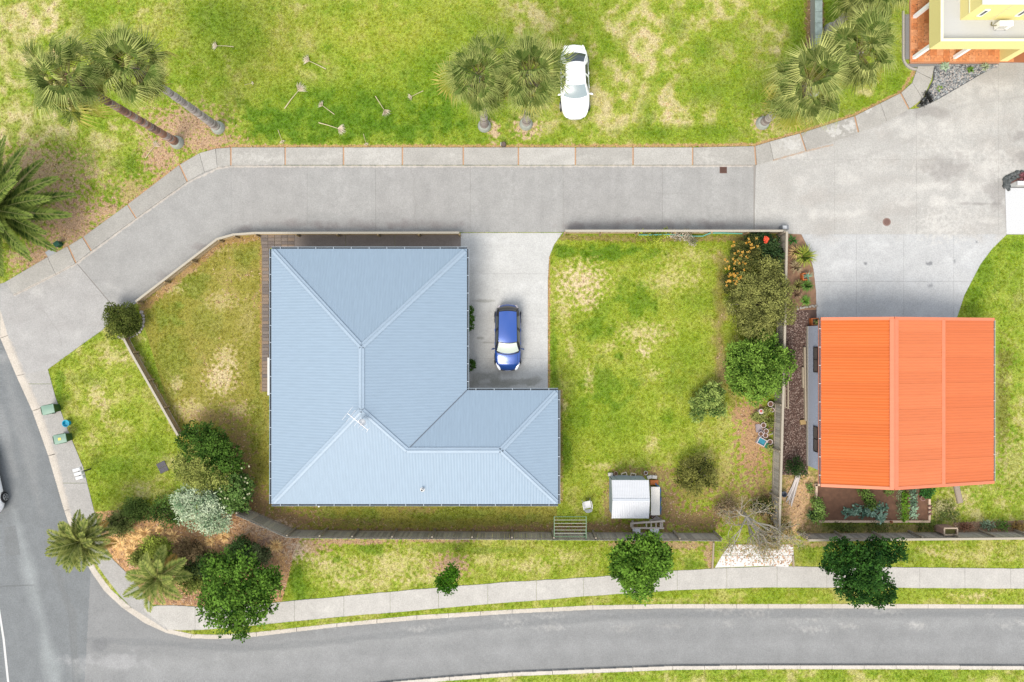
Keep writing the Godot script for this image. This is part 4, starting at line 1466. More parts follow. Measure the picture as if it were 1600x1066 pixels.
func build_fences() -> void:
	var grey := [mat("weathered_a", C(186, 180, 170, 1.6), .9, "wood"), mat("weathered_b", C(168, 162, 152, 1.6), .9, "wood"), mat("weathered_c", C(200, 192, 178, 1.6), .9, "wood"), mat("weathered_frame", C(170, 158, 140, 1.5), .9, "wood"), mat("weathered_cap", C(226, 214, 192), .9, "wood")]
	var pale := [mat("pale_a", C(206, 196, 178, 1.5), .9, "wood"), mat("pale_b", C(192, 180, 160, 1.5), .9, "wood"), mat("pale_c", C(214, 206, 190, 1.5), .9, "wood"), mat("pale_frame", C(190, 164, 122, 1.4), .9, "wood"), mat("pale_cap", C(234, 224, 204), .9, "wood")]
	paling_fence("low timber fence along the lane north of the blue roofed house", [719, 366, 405, 366.5, 372, 369, 347, 376, 222, 472], .8, 1.0, pale)
	paling_fence("low timber fence with a rail beside the sidewalk lawn from round shrub to bushes", [201, 527, 214, 552, 286, 679], .72, 1.0, pale, true, 3)
	paling_fence("tall grey paling fence between the blue roofed house and the street verge", [385, 794, 462, 828, 560, 829.5, 800, 831, 1115, 833], 1.85, 1.0, grey, false)
	paling_fence("grey fence with dark posts and pale cap behind the vegetable bed", [1246, 834, 1420, 832.5, 1640, 830.5], 1.6, 1.0, grey, true)
	paling_fence("long boundary fence between the two gardens seen at its grey board side", [1216, 368, 1212, 560, 1208, 700, 1204, 840], 1.5, -1.0, grey, true)
	paling_fence("timber fence along the lane north of the garden with hedge", [881, 364.5, 1217, 364.5], 1.15, -1.0, pale, true)


# ---------------------------------------------------------------- cars (front towards +z)
func car_top(t: float, q: Dictionary) -> float:
	var keys: Array = q.tops
	for k in keys.size() - 1:
		if t <= keys[k + 1][0]:
			var f := clampf((t - keys[k][0]) / (keys[k + 1][0] - keys[k][0]), 0.0, 1.0)
			f = f * f * (3.0 - 2.0 * f)
			return lerpf(keys[k][1], keys[k + 1][1], f)
	return keys[-1][1]


func car_half(t: float, q: Dictionary) -> float:
	var a := absf(t)
	var e: float = q.round_front if t > 0 else q.round_rear
	return q.w * 0.5 * pow(maxf(0.0, 1.0 - pow(a, e)), 0.36) * (1.0 - 0.05 * clampf(-t, 0, 1))


func make_car(label: String, where: Vector3, turn: float, q: Dictionary, group := "") -> Node3D:
	var root := thing("parked_car", label, "car", where, turn, group)
	var paint: Material = q.paint
	var black := mat("car_black", Color(.012, .012, .014), .5)
	var glass: Material = q.side_glass
	var hl: float = q.l * .5
	var ts := [-.998, -.985, -.96, -.92, -.86, -.78, -.7, -.6, -.48, -.36, -.24, -.12, 0.0, .12, .24, .36, .48, .58, .66, .74, .8, .86, .91, .95, .975, .99, .998]
	var rows := []
	for t in ts:
		var w := car_half(t, q)
		var top := car_top(t, q)
		var low := 0.24 + 0.1 * pow(absf(t), 8.0)
		var ring := PackedVector3Array()
		var half := [[0.0, top + .035], [.45, top + .028], [.78, top - .005], [.92, top - .05], [.985, top - .15], [1.0, lerpf(low, top, .5)], [.985, low + .1], [.9, low], [0.0, low]]
		for p in half:
			ring.append(Vector3(w * p[0], p[1], t * hl))
		for k in range(half.size() - 2, 0, -1):
			ring.append(Vector3(-w * half[k][0], half[k][1], t * hl))
		rows.append(ring)
	var b := MB.new()
	b.grid(rows, true)
	part("body", b.mesh(), paint, root)
	# bonnet gap and bumper trims
	var gap := MB.new()
	for s in [-1, 1]:
		var pts := []
		var rad := []
		for k in 7:
			var t: float = lerpf(q.screen_low / hl + .02, .9, k / 6.0)
			var w := car_half(t, q)
			pts.append(Vector3(s * w * .76, car_top(t, q) + .0, t * hl))
			rad.append(.009)
		gap.tube(pts, rad, 5)
	var bx := []
	var br := []
	for k in 9:
		var x := (k - 4) / 4.0
		bx.append(Vector3(x * car_half(-.82, q) * .8, car_top(-.82 - .06 * (1 - x * x), q) + .035 * (1 - x * x), (-.82 - .06 * (1 - x * x)) * hl))
		br.append(.007)
	gap.tube(bx, br, 5)
	part("panel_gap", gap.mesh(), black, root)
	var door := MB.new()
	for s in [-1, 1]:
		for z in [-.9, .12, 1.05]:
			var dp := []
			for y in [.3, .5, .7, .86]:
				dp.append(Vector3(s * car_half(z / hl, q) * (1.003 if y < .8 else .985), y, z))
			door.tube(dp, [.006, .006, .006, .006], 4)
	part("door_gap", door.mesh(), black, root)
	var gr := MB.new()
	var gp := []
	var gd := []
	for k in 9:
		var x := lerpf(-.62, .62, k / 8.0)
		gp.append(Vector3(x * q.w * .5, car_top(.99, q) - .02, hl * (.985 - .05 * x * x)))
		gd.append(.035 if q.dark_nose else .012)
	gr.tube(gp, gd, 6)
	part("grille", gr.mesh(), black, root)
	# cabin
	var wr: float = q.w * q.roof_half
	var wb: float = q.w * .455
	var belt: float = q.belt
	var zr: float = q.rear_low
	var zrt: float = q.rear_high
	var zft: float = q.screen_high
	var zf: float = q.screen_low
	var rt: float = q.roof
	var edge := func(x: float, f: float) -> Vector3: return Vector3(x * lerpf(wr * .94, wr, f), rt + .045 * (1.0 - x * x) - .05 * pow(absf(f - .5) * 2.0, 3.0), lerpf(zrt + .05 * x * x, zft - .07 * x * x, f))
	var rrows := []
	for f in 11:
		var ring := PackedVector3Array()
		for x in 11:
			ring.append(edge.call((x - 5) / 5.0, f / 10.0))
		rrows.append(ring)
	var rb := MB.new()
	rb.grid(rrows)
	part("roof", rb.mesh(), paint, root)
	var base := func(x: float, front: bool) -> Vector3:
		var z := zf - .2 * x * x if front else zr + .16 * x * x
		return Vector3(x * (wb if front else wb * .95), belt + .02, z)
	for front in [true, false]:
		var gl := []
		var seal := []
		for f in 9:
			var ring := PackedVector3Array()
			var r2 := PackedVector3Array()
			for x in 11:
				var u := (x - 5) / 5.0
				var a: Vector3 = edge.call(u, 1.0 if front else 0.0)
				var c: Vector3 = base.call(u, front)
				var g := f / 8.0
				var bulge := Vector3(0, .05 * sin(g * PI), .03 * sin(g * PI) * (1 if front else -1))
				r2.append(a.lerp(c, g) + bulge)
				var a2: Vector3 = edge.call(u * .92, 1.0 if front else 0.0)
				var c2: Vector3 = base.call(u * .93, front)
				var gg := .05 + g * .86
				ring.append(a2.lerp(c2, gg) + Vector3(0, .05 * sin(gg * PI) + .016, (.03 * sin(gg * PI) + .014) * (1 if front else -1)))
			gl.append(ring)
			seal.append(r2)
		var sb := MB.new()
		sb.grid(seal)
		var fr := part("windscreen_frame" if front else "rear_window_frame", sb.mesh(), paint if not q.dark_frame else black, root)
		var gb := MB.new()
		gb.grid(gl)
		part("windscreen" if front else "rear_window", gb.mesh(), q.screen_glass if front else q.rear_glass, root)
		if front:
			var wp := MB.new()
			for s in [-1, 1]:
				var a: Vector3 = base.call(s * .55, true)
				var c: Vector3 = base.call(s * .1 - .35, true)
				wp.bar(a + Vector3(0, .02, .02), c + Vector3(0, .05, -.05), .02, .015)
			part("wiper", wp.mesh(), black, root)
			var cw := MB.new()
			var pts := []
			var rad := []
			for k in 9:
				pts.append((base.call((k - 4) / 4.3, true) as Vector3) + Vector3(0, .005, .035))
				rad.append(.035 if q.dark_frame else .02)
			cw.tube(pts, rad, 6)
			part("cowl", cw.mesh(), black, root)
	for s in [-1, 1]:
		var panel := []
		var wins := [[], []]
		for f in 13:
			var g := f / 12.0
			var a: Vector3 = edge.call(float(s), g)
			var lowz := lerpf(zr + .16, zf - .2, g)
			var c := Vector3(s * lerpf(wb * .95, wb, g), belt + .02, lowz)
			c.x = s * minf(absf(c.x) + .03, car_half(lowz / hl, q) * .95)
			panel.append(PackedVector3Array([a, a.lerp(c, .5) + Vector3(s * .02, 0, 0), c]))
			var o := Vector3(s * .008, .004, 0)
			var piece := PackedVector3Array([a.lerp(c, .12) + o, a.lerp(c, .5) + Vector3(s * .02, 0, 0) + o, a.lerp(c, .93) + o])
			if g >= .1 and g <= .52:
				wins[0].append(piece)
			if g >= .56 and g <= .93:
				wins[1].append(piece)
		if s > 0:
			for k in panel.size():
				panel[k] = PackedVector3Array([panel[k][2], panel[k][1], panel[k][0]])
		var pb := MB.new()
		pb.grid(panel)
		part("side_frame", pb.mesh(), black if q.dark_frame else paint, root)
		for wn in wins:
			var wbm := MB.new()
			if wn.size() > 1:
				wbm.grid(wn)
				part("side_window", wbm.mesh(), glass, root)
		# lamps, mirrors, handles, wheels
		var lamp := MB.new()
		var t := .86
		lamp.ball(Vector3.ZERO, Vector3(.1, .07, .3), 6, 10)
		var hb := Basis(Vector3.UP, -s * .42) * Basis(Vector3.RIGHT, .25)
		part("headlight", lamp.mesh(), mat("lamp_clear", Color(.75, .77, .8), .15), root, Transform3D(hb, Vector3(s * car_half(t, q) * .86, car_top(t, q) - .075, t * hl)))
		var tail := MB.new()
		tail.ball(Vector3.ZERO, Vector3(.07, .1, .17), 6, 10)
		part("tail_light", tail.mesh(), q.tail, root, Transform3D(Basis(Vector3.UP, s * .5), Vector3(s * car_half(-.9, q) * .9, car_top(-.9, q) - .09, -.9 * hl)))
		var mr := MB.new()
		mr.ball(Vector3.ZERO, Vector3(.11, .075, .06), 6, 10)
		mr.bar(Vector3(-s * .1, -.03, 0), Vector3(-s * .2, -.05, .02), .05, .04)
		part("mirror", mr.mesh(), q.mirror, root, Transform3D(Basis(Vector3.UP, s * -.3), Vector3(s * (q.w * .5 + .1), belt + .03, zf - .32)))
		for hz in [.28, -.55]:
			var hd := MB.new()
			hd.bar(Vector3(s * q.w * .495, belt - .16, hz), Vector3(s * q.w * .495, belt - .16, hz + .18), .025, .03)
			part("door_handle", hd.mesh(), paint, root)
		for wz in [q.axle_f, q.axle_r]:
			var ty := MB.new()
			ty.tube([Vector3(-.11, 0, 0), Vector3(-.1, 0, 0), Vector3(.09, 0, 0), Vector3(.11, 0, 0)], [.27, .31, .31, .27], 24)
			var wheel := part("wheel", ty.mesh(), mat("rubber", Color(.015, .015, .015), .85), root, Transform3D(Basis(), Vector3(s * (q.w * .5 - .085), .31, wz)))
			var rm := MB.new()
			rm.tube([Vector3(s * .085, 0, 0), Vector3(s * .118, 0, 0)], [.2, .2], 20, Color.WHITE, [], true)
			part("rim_back", rm.mesh(), black, wheel)
			var sp := MB.new()
			for k in 5:
				var a := TAU * k / 5
				for o in [-.09, .09]:
					sp.bar(Vector3(s * .124, sin(a) * .04, cos(a) * .04), Vector3(s * .124, sin(a + o) * .2, cos(a + o) * .2), .022, .026)
			var ringp := []
			var ringr := []
			for k in 21:
				ringp.append(Vector3(s * .12, sin(TAU * k / 20) * .205, cos(TAU * k / 20) * .205))
				ringr.append(.016)
			sp.tube(ringp, ringr, 5, Color.WHITE, [], false)
			sp.ball(Vector3(s * .124, 0, 0), Vector3(.02, .05, .05))
			part("rim", sp.mesh(), mat("alloy", Color(.5, .51, .52), .3, "", .7), wheel)
			var arch := MB.new()
			var ap := []
			var ar := []
			for k in 13:
				var a := PI * k / 12
				ap.append(Vector3(s * (q.w * .5 - .012), .31 + sin(a) * .35, wz + cos(a) * .35))
				ar.append(.03)
			arch.tube(ap, ar, 5)
			part("wheel_arch", arch.mesh(), black, root)
	var pl := MB.new()
	pl.box(Vector3(0, .5, hl * .998), Vector3(.36, .12, .015))
	part("number_plate", pl.mesh(), mat("plate_white", C(240, 240, 238), .5), root)
	var badge := MB.new()
	badge.ball(Vector3(0, car_top(.985, q) + .01, hl * .975), Vector3(.05, .02, .03))
	part("badge", badge.mesh(), mat("chrome", Color(.7, .7, .7), .15, "", 1.0), root)
	return root


func build_cars() -> void:
	var blue := mat("blue_paint", Color(.005, .05, .25), .3, "", .3)
	blue.clearcoat_enabled = true
	blue.clearcoat = 1.0
	blue.clearcoat_roughness = .16
	var white := mat("white_paint", Color(.84, .84, .84), .4)
	white.clearcoat_enabled = true
	white.clearcoat = .5
	white.clearcoat_roughness = .2
	var hatch := {"l": 4.12, "w": 1.62, "round_front": 6.0, "round_rear": 7.0, "paint": blue, "belt": .93, "roof": 1.43, "roof_half": .345,
		"tops": [[-1.0, .62], [-.93, .86], [-.75, .95], [-.2, .94], [.3, .96], [.5, .95], [.78, .84], [.93, .7], [1.0, .52]],
		"rear_low": -1.93, "rear_high": -1.6, "screen_high": .32, "screen_low": 1.02, "dark_frame": true, "dark_nose": true, "axle_f": 1.3, "axle_r": -1.25,
		"side_glass": glass_mat("tinted_glass", Color(.05, .06, .06)), "screen_glass": glass_mat("sky_glare_screen", Color(.40, .45, .40)), "rear_glass": glass_mat("black_glass", Color(.008, .009, .012)),  # windscreen: white sky reflection painted into its pale glass colour
		"tail": mat("tail_pale", Color(.5, .45, .47), .2), "mirror": mat("mirror_navy", Color(.03, .05, .12), .3)}
	make_car("small blue hatchback parked on the concrete driveway beside the blue roofed house", P(793.5, 527.5, .5) * Vector3(1, 0, 1), 0.0, hatch)
	var sedan := hatch.duplicate()
	sedan.merge({"l": 4.55, "w": 1.77, "paint": white, "roof": 1.42, "roof_half": .33, "belt": .93, "round_rear": 6.0, "round_front": 5.5,
		"tops": [[-1.0, .66], [-.93, .88], [-.8, .93], [-.4, .93], [.3, .97], [.5, .97], [.78, .88], [.93, .74], [1.0, .54]],
		"rear_low": -1.7, "rear_high": -.92, "screen_high": .42, "screen_low": 1.2, "dark_frame": false, "dark_nose": false, "axle_f": 1.38, "axle_r": -1.32,
		"side_glass": glass_mat("side_glass_grey", Color(.03, .04, .05)), "screen_glass": glass_mat("pale_screen", Color(.22, .27, .28)), "rear_glass": glass_mat("teal_glass", Color(.008, .022, .03)),
		"tail": mat("tail_white", Color(.8, .76, .76), .2), "mirror": white}, true)
	make_car("white sedan parked on the lawn beside a palm", P(897.6, 129.0, .5) * Vector3(1, 0, 1), .025, sedan)
	var third := sedan.duplicate()
	make_car("white car on the side street, cut off by the left edge of the view", Vector3(-32.72, -.12, 8.56), 0.22, third)


# ---------------------------------------------------------------- palms
func fan_frond(petiole: float, radius: float, droop: float, base: Color, tip: Color, spread := 2.2) -> ArrayMesh:
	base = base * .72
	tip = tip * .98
	var b := MB.new()
	var stem := base.lerp(Color(.30, .26, .10), .6)
	b.tube([Vector3.ZERO, Vector3(petiole * .5, petiole * .07, 0), Vector3(petiole, petiole * .04, 0)], [.028, .02, .014], 4, stem, [], false)
	var o := Vector3(petiole, petiole * .04, 0)
	var n := 26
	for k in n:
		var a := lerpf(-spread, spread, (k + .5) / n)
		var l := radius * (.76 + .24 * cos(a * .7)) * rr(.82, 1.1)
		var d := Vector3(cos(a), 0, sin(a))
		var s := Vector3(-d.z, 0, d.x)
		var w := l * .55 * spread / n * rr(.5, .95)
		var mid := o + d * l * .55 + Vector3(0, -droop * .22 * l + absf(sin(a)) * l * .1 + rr(-.02, .02), 0)
		var end := o + d * l * rr(.93, 1.0) + Vector3(0, -droop * l * rr(.75, 1.1) + absf(sin(a)) * l * .06, 0) + s * rr(-.04, .04)
		var fold := Vector3(0, .028, 0)
		var ca := base.lerp(tip, rr(0, .35))
		var cb := base.lerp(tip, rr(.3, 1.0))
		b.tri(o, mid - s * w, mid + fold, ca)
		b.tri(o, mid + fold, mid + s * w, ca)
		b.tri(mid - s * w, end, mid + fold, cb)
		b.tri(mid + fold, end, mid + s * w, cb)
	return b.mesh()


func feather_frond(length: float, leaflet: float, droop: float, base: Color, tip: Color, pairs := 46, vee := .45, wide := .035) -> ArrayMesh:
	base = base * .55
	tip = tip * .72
	var b := MB.new()
	var spine := []
	var rad := []
	var n := 12
	for k in n + 1:
		var f := k / float(n)
		spine.append(Vector3(length * (f - .12 * droop * f * f), length * (.16 * sin(f * 1.6) - droop * f * f * .6), 0))
		rad.append(lerpf(.034, .006, f))
	b.tube(spine, rad, 4, base.lerp(Color(.30, .32, .12), .75), [], false)
	for k in pairs:
		var f := lerpf(.1, .99, k / float(pairs - 1))
		var g := f * n
		var i0 := mini(int(g), n - 1)
		var p: Vector3 = (spine[i0] as Vector3).lerp(spine[i0 + 1], g - i0)
		var t: Vector3 = ((spine[i0 + 1] as Vector3) - spine[i0]).normalized()
		var l := leaflet * pow(sin(PI * pow(f, .75) * .93 + .12), .7) * rr(.88, 1.08)
		for s in [-1.0, 1.0]:
			var d: Vector3 = (t * rr(.75, .95) + Vector3(0, vee * rr(.7, 1.2), s * 1.0)).normalized()
			var q := p + d * l * .55
			var e := p + d * l + Vector3(0, -.18 * l, 0)
			var up := t * wide
			var c := base.lerp(tip, rr(0, .6))
			b.tri(p, q - up, q + up, c)
			b.tri(q - up, e, q + up, c.lerp(tip, .3))
	return b.mesh()


func palm_trunk(h: float, r0: float, r1: float, cols: Array) -> ArrayMesh:
	var b := MB.new()
	var pts := []
	var rad := []
	var cc := []
	var n := int(h / .09)
	for k in n + 1:
		var f := k / float(n)
		pts.append(Vector3(.05 * sin(f * 3.0), h * f, .04 * sin(f * 2.2)))
		rad.append(lerpf(r0, r1, pow(f, .6)) * (1.0 + (.14 if k % 3 == 0 else -.05) + rr(-.06, .06)) + .14 * exp(-f * h * 3.0))
		var c: Color = cols[rng.randi() % cols.size()]
		cc.append(c)
	b.tube(pts, rad, 11, Color.WHITE, cc)
	return b.mesh()


func fan_palm(label: String, base: Vector3, h: float, r: float, count: int, trunk_cols: Array, group: String, lush := 1.0) -> void:
	var root := thing("fan_palm", label, "palm tree", base, 0.0, group)
	var lm := leaf_mat("palm_leaf", .18)
	var bark := tint_mat("palm_bark", .9, "fine")
	part("trunk", palm_trunk(h, .24, .17, trunk_cols), bark, root)
	var band := MB.new()
	band.tube([Vector3(0, .0, 0), Vector3(0, .05, 0), Vector3(0, .34, 0), Vector3(0, .38, 0)], [.42, .42, .36, .30], 18)
	part("trunk_collar", band.mesh(), mat("collar", C(196, 202, 190), .9, "blotch"), root)
	var g := Color(.07, .125, .022) * lush
	var y := Color(.36, .38, .12)
	var kinds := []
	for k in 8:
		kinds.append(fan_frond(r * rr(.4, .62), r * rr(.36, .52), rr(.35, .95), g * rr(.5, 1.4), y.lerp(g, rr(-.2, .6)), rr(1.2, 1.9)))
	var old := []
	for k in 2:
		old.append(fan_frond(r * .52, r * .55, rr(.6, .9), Color(.22, .23, .03), Color(.42, .37, .10)))
	var dead := []
	for k in 2:
		dead.append(fan_frond(r * .38, r * .46, .9, Color(.5, .42, .32), Color(.55, .48, .39), 1.5))
	var crown := Vector3(.05 * sin(3.0), h, .04 * sin(2.2))
	var turn := rr(0, TAU)
	count = int(count * 1.25)
	for k in count:
		var f := k / float(count - 1)
		turn += 2.399963 + rr(-.2, .2)
		var up := lerpf(1.3, -.6, pow(f, .8)) + rr(-.32, .28)
		var m: ArrayMesh = old[rng.randi() % 2] if f > .84 else kinds[rng.randi() % 8]
		var bs := Basis(Vector3.UP, turn) * Basis(Vector3(0, 0, 1), up) * Basis(Vector3.RIGHT, rr(-1.0, 1.0))
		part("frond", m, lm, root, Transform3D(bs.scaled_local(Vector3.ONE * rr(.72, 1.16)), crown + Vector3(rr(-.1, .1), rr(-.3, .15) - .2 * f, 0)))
	for k in 12:
		turn += 2.4
		var bs := Basis(Vector3.UP, turn) * Basis(Vector3(0, 0, 1), rr(-1.4, -1.1))
		part("dead_frond", dead[k % 2], lm, root, Transform3D(bs, crown + Vector3(0, rr(-.75, -.3), 0)))


func build_palms() -> void:
	var grey := [Color(.33, .29, .26), Color(.40, .36, .33), Color(.22, .18, .16), Color(.46, .42, .38)]
	var red := [Color(.28, .14, .09), Color(.34, .18, .12), Color(.40, .33, .30), Color(.16, .10, .08)]
	fan_palm("tall fan palm with reddish trunk leaning over the far left lawn corner", P(277, 223), 11.3, 2.25, 44, red, "fan palms along the lane")
	fan_palm("tall fan palm with pale grey trunk, right of the red trunked palm", P(341, 200), 10.3, 2.05, 42, grey, "fan palms along the lane")
	fan_palm("fan palm at the edge of the dark green mown grass, left of its twin", P(757, 197), 8.7, 2.3, 44, grey, "fan palms along the lane", .95)
	fan_palm("fan palm whose fronds overhang the white sedan", P(822, 194), 8.6, 2.25, 44, grey, "fan palms along the lane", .95)
	fan_palm("fan palm with bare earth ring at the lawn's right end by the bend", P(1191, 193), 7.0, 2.4, 46, grey, "fan palms by the yellow house")
	fan_palm("fan palm between the low wall and the yellow house, middle of three", P(1270, 142), 6.2, 2.3, 44, grey, "fan palms by the yellow house", .9)
	fan_palm("fan palm nearest the top edge beside the yellow house", P(1297, 47), 5.6, 2.3, 42, grey, "fan palms by the yellow house", .9)
	# the date palm at the left edge
	var lm := leaf_mat("palm_leaf", .18)
	var bark := tint_mat("palm_bark", .9, "fine")
	var p := P(-14, 326, 3.0)
	p.y = 0
	var date := thing("date_palm", "large date palm with long arching feather fronds at the left edge", "palm tree", p)
	part("trunk", palm_trunk(2.6, .5, .42, [Color(.2, .14, .08), Color(.28, .2, .12), Color(.15, .1, .06)]), bark, date)
	var kinds := []
	for k in 5:
		kinds.append(feather_frond(rr(3.9, 4.5), .60, rr(.28, .55), Color(.035, .075, .014) * rr(.6, 1.3), Color(.26, .33, .07), 62, .2, .08))
	var turn := 0.0
	for k in 42:
		var f := k / 41.0
		turn += 2.399963
		var bs := Basis(Vector3.UP, turn) * Basis(Vector3(0, 0, 1), lerpf(1.25, -.12, pow(f, .7)) + rr(-.06, .06)) * Basis(Vector3.RIGHT, rr(-.3, .3))
		part("frond", kinds[k % 5], lm, date, Transform3D(bs.scaled_local(Vector3.ONE * rr(.9, 1.05)), Vector3(0, 2.6 - .25 * f, 0)))
	# the two small feather palms of the corner bed
	for q in [["feather palm with bushy crown leaning over the kerb at the street corner", 178, 821, 3.4, 2.05, 36, .55, Vector2(-26, 3)], ["feather palm with sparse open fronds over the corner footpath", 276, 882, 2.4, 2.15, 20, .6, Vector2(-8, 4)]]:
		var b := P(q[1], q[2])
		var o := thing("feather_palm", q[0], "palm tree", b)
		part("trunk", palm_trunk(q[3], .13, .09, [Color(.30, .25, .19), Color(.38, .33, .27), Color(.2, .16, .12)]), bark, o)
		var fr := []
		for k in 4:
			fr.append(feather_frond(q[4] * rr(.9, 1.05), q[6], rr(.5, .8), Color(.07, .12, .02) * rr(.6, 1.4), Color(.42, .43, .12), 34, .3, .045))
		fr.append(feather_frond(q[4] * .9, q[6], .9, Color(.42, .25, .05), Color(.5, .34, .12), 34, .3, .04))
		var a := rr(0, 6)
		for k in q[5]:
			var f: float = k / float(q[5] - 1)
			a += 2.399963
			var bs := Basis(Vector3.UP, a) * Basis(Vector3(0, 0, 1), lerpf(1.2, -.35, f) + rr(-.1, .1)) * Basis(Vector3.RIGHT, rr(-.4, .4))
			part("frond", fr[4] if f > .9 else fr[k % 4], lm, o, Transform3D(bs.scaled_local(Vector3.ONE * rr(.85, 1.05)), Vector3(.04, q[3], .03)))
	# fallen fronds on the lawn
	var dry := []
	for k in 3:
		dry.append(fan_frond(.9, rr(.38, .55), .1, Color(.9, .78, .63), Color(.9, .83, .7), rr(.7, 1.2)))
	for q in [[352, 73, 3.1, .9, "pale fallen palm frond on the lawn above the grey trunked palm"], [496, 102, 2.7, 1.0, "fallen palm frond with long stalk, near a straw patch in the lawn"], [456, 156, .9, 1.2, "fallen palm frond with bent orange stalk on the mown grass"], [388, 132, 0.2, .4, "short pale fallen palm frond beside the grey trunk's shade"], [513, 172, 2.5, .8, "fallen palm frond pointing up right in the dark mown patch"], [594, 162, -1.0, .9, "thin fallen palm frond with drooping green stalk"], [652, 147, 3.6, .7, "fallen palm frond nearest the palm left of the white sedan"], [514, 197, -.3, 1.1, "fallen palm frond with two heads lying near the lane path"], [570, 217, -1.3, .5, "small fallen palm frond against the lane path edge"], [438, 212, -1.2, .6, "curled fallen palm frond at the lower left of the mown patch"], [235, 238, .9, .8, "fallen palm frond on bare earth beside the lane bend"]]:
		single("fallen_frond", q[4], "palm frond", dry[rng.randi() % 3], lm, Transform3D((Basis(Vector3.UP, q[2]) * Basis(Vector3.RIGHT, rr(-.2, .2))).scaled_local(Vector3.ONE * float(q[3]) * 1.25), P(q[0], q[1]) + Vector3(0, .05, 0) - Basis(Vector3.UP, q[2]).x * .6 * q[3]), "fallen palm fronds on the lawn")


# ---------------------------------------------------------------- trees and shrubs
# lumps: [[px, py, height of the lump's middle, radius across, radius up], ...]
func crown(lumps: Array, origin: Vector3, count: int, leaf: float, wide: float, ca: Color, cb: Color, shell := .72, cluster := 0.0) -> ArrayMesh:
	ca = ca * .6
	cb = cb * .72
	var b := MB.new()
	var total := 0.0
	for l in lumps:
		total += l[3] * l[3]
	var nz := FastNoiseLite.new()
	nz.seed = rng.randi() % 999
	nz.frequency = 1.1
	# every lump carries smaller billows with gaps between them
	var billows := []
	for l in lumps:
		var mid := P(l[0], l[1], l[2]) - origin
		var share: float = l[3] * l[3] / total
		var many := clampi(int(l[3] * 11.0), 0, 18) if l[3] > .42 else 0
		billows.append([mid, l[3] * (.8 if many else 1.0), l[4] * (.8 if many else 1.0), share * (.35 if many else 1.0)])
		for j in many:
			var t := j * 2.399963 + rr(-.4, .4)
			var up := 1.0 - 1.35 * (j + .5) / many
			var flat := sqrt(maxf(0.0, 1.0 - up * up))
			var d := Vector3(cos(t) * flat, up, sin(t) * flat)
			var size := rr(.26, .42)
			billows.append([mid + d * Vector3(l[3], l[4], l[3]) * rr(.62, .86), l[3] * size, maxf(l[4], l[3] * .7) * size, share * .65 / many])
	for l in billows:
		var mid: Vector3 = l[0]
		var n := int(count * l[3])
		var k := 0
		while k < n:
			var d := Vector3(rr(-1, 1), rr(-.75, 1), rr(-1, 1))
			if d.length() > 1.0 or d.length() < .05:
				continue
			d = d.normalized()
			var bump := 1.0 + .22 * nz.get_noise_3dv(d * 2.6 + mid)
			var reach := lerpf(shell, 1.0, sqrt(rng.randf())) * bump
			var heart: Vector3 = mid + d * Vector3(l[1], l[2], l[1]) * reach
			var g := maxi(1, int(cluster))
			var tone := clampf(.5 + nz.get_noise_3dv(heart * .9) * .9 + rr(-.25, .25), 0, 1)
			for j in g:
				var p := heart + (Vector3(rr(-1, 1), rr(-.5, .6), rr(-1, 1)) * leaf * .8 if g > 1 else Vector3.ZERO)
				var t := (d * rr(.2, 1.0) + Vector3(rr(-1, 1), rr(-.4, .5), rr(-1, 1)) * .9).normalized()
				var up := (Vector3.UP * .9 + d * .6 + Vector3(rr(-1, 1), rr(-.3, .6), rr(-1, 1)) * .55).normalized()
				var s := t.cross(up)
				if s.length() < .1:
					continue
				s = s.normalized() * wide * rr(.8, 1.2) * .5
				var nn := s.cross(t).normalized()
				var ll := leaf * rr(.7, 1.25)
				var c := ca.lerp(cb, clampf(tone + rr(-.2, .2), 0, 1))
				var m := p + t * ll * .5 - nn * wide * .16
				var e := p + t * ll - Vector3(0, ll * .12, 0)
				b.tri(p, m - s + nn * wide * .16, e, c)
				b.tri(p, e, m + s + nn * wide * .16, c)
				k += 1
	return b.mesh()


func limb_mesh(root_at: Vector3, lumps: Array, thick: float, cols: Array, extra := 2) -> ArrayMesh:
	var b := MB.new()
	var top := 0.0
	for l in lumps:
		top = maxf(top, l[2])
	var fork := Vector3(rr(-.08, .08), top * .4, rr(-.08, .08))
	b.tube([Vector3(0, -.05, 0), Vector3(rr(-.03, .03), top * .2, 0), fork], [thick * 1.25, thick, thick * .85], 9, cols[0])
	for l in lumps:
		var mid := P(l[0], l[1], l[2]) - root_at
		for k in extra + 1:
			var e := mid + Vector3(rr(-1, 1) * l[3], rr(-.2, .8) * l[4], rr(-1, 1) * l[3]) * (.75 if k else .2)
			var m := fork.lerp(e, .5) + Vector3(rr(-.15, .15), rr(0, .2), rr(-.15, .15))
			b.tube([fork, m, e], [thick * .6, thick * .35, thick * .1], 6, cols[k % cols.size()])
	return b.mesh()


func tree(called: String, label: String, category: String, base_px: Array, lumps: Array, count: int, leaf: float, wide: float, ca: Color, cb: Color, thick := .08, group := "", cluster := 3.0, shell := .7) -> Node3D:
	var at0 := P(base_px[0], base_px[1])
	var root := thing(called, label, category, at0, 0.0, group)
	part("trunk" if category == "tree" else "stem", limb_mesh(at0, lumps, thick, [Color(.16, .13, .10), Color(.24, .21, .17)]), tint_mat("bark", .9, "fine"), root)
	part("crown" if category == "tree" else "foliage", crown(lumps, at0, count, leaf, wide, ca, cb, shell, cluster), leaf_mat("leaf", .12), root)
	return root


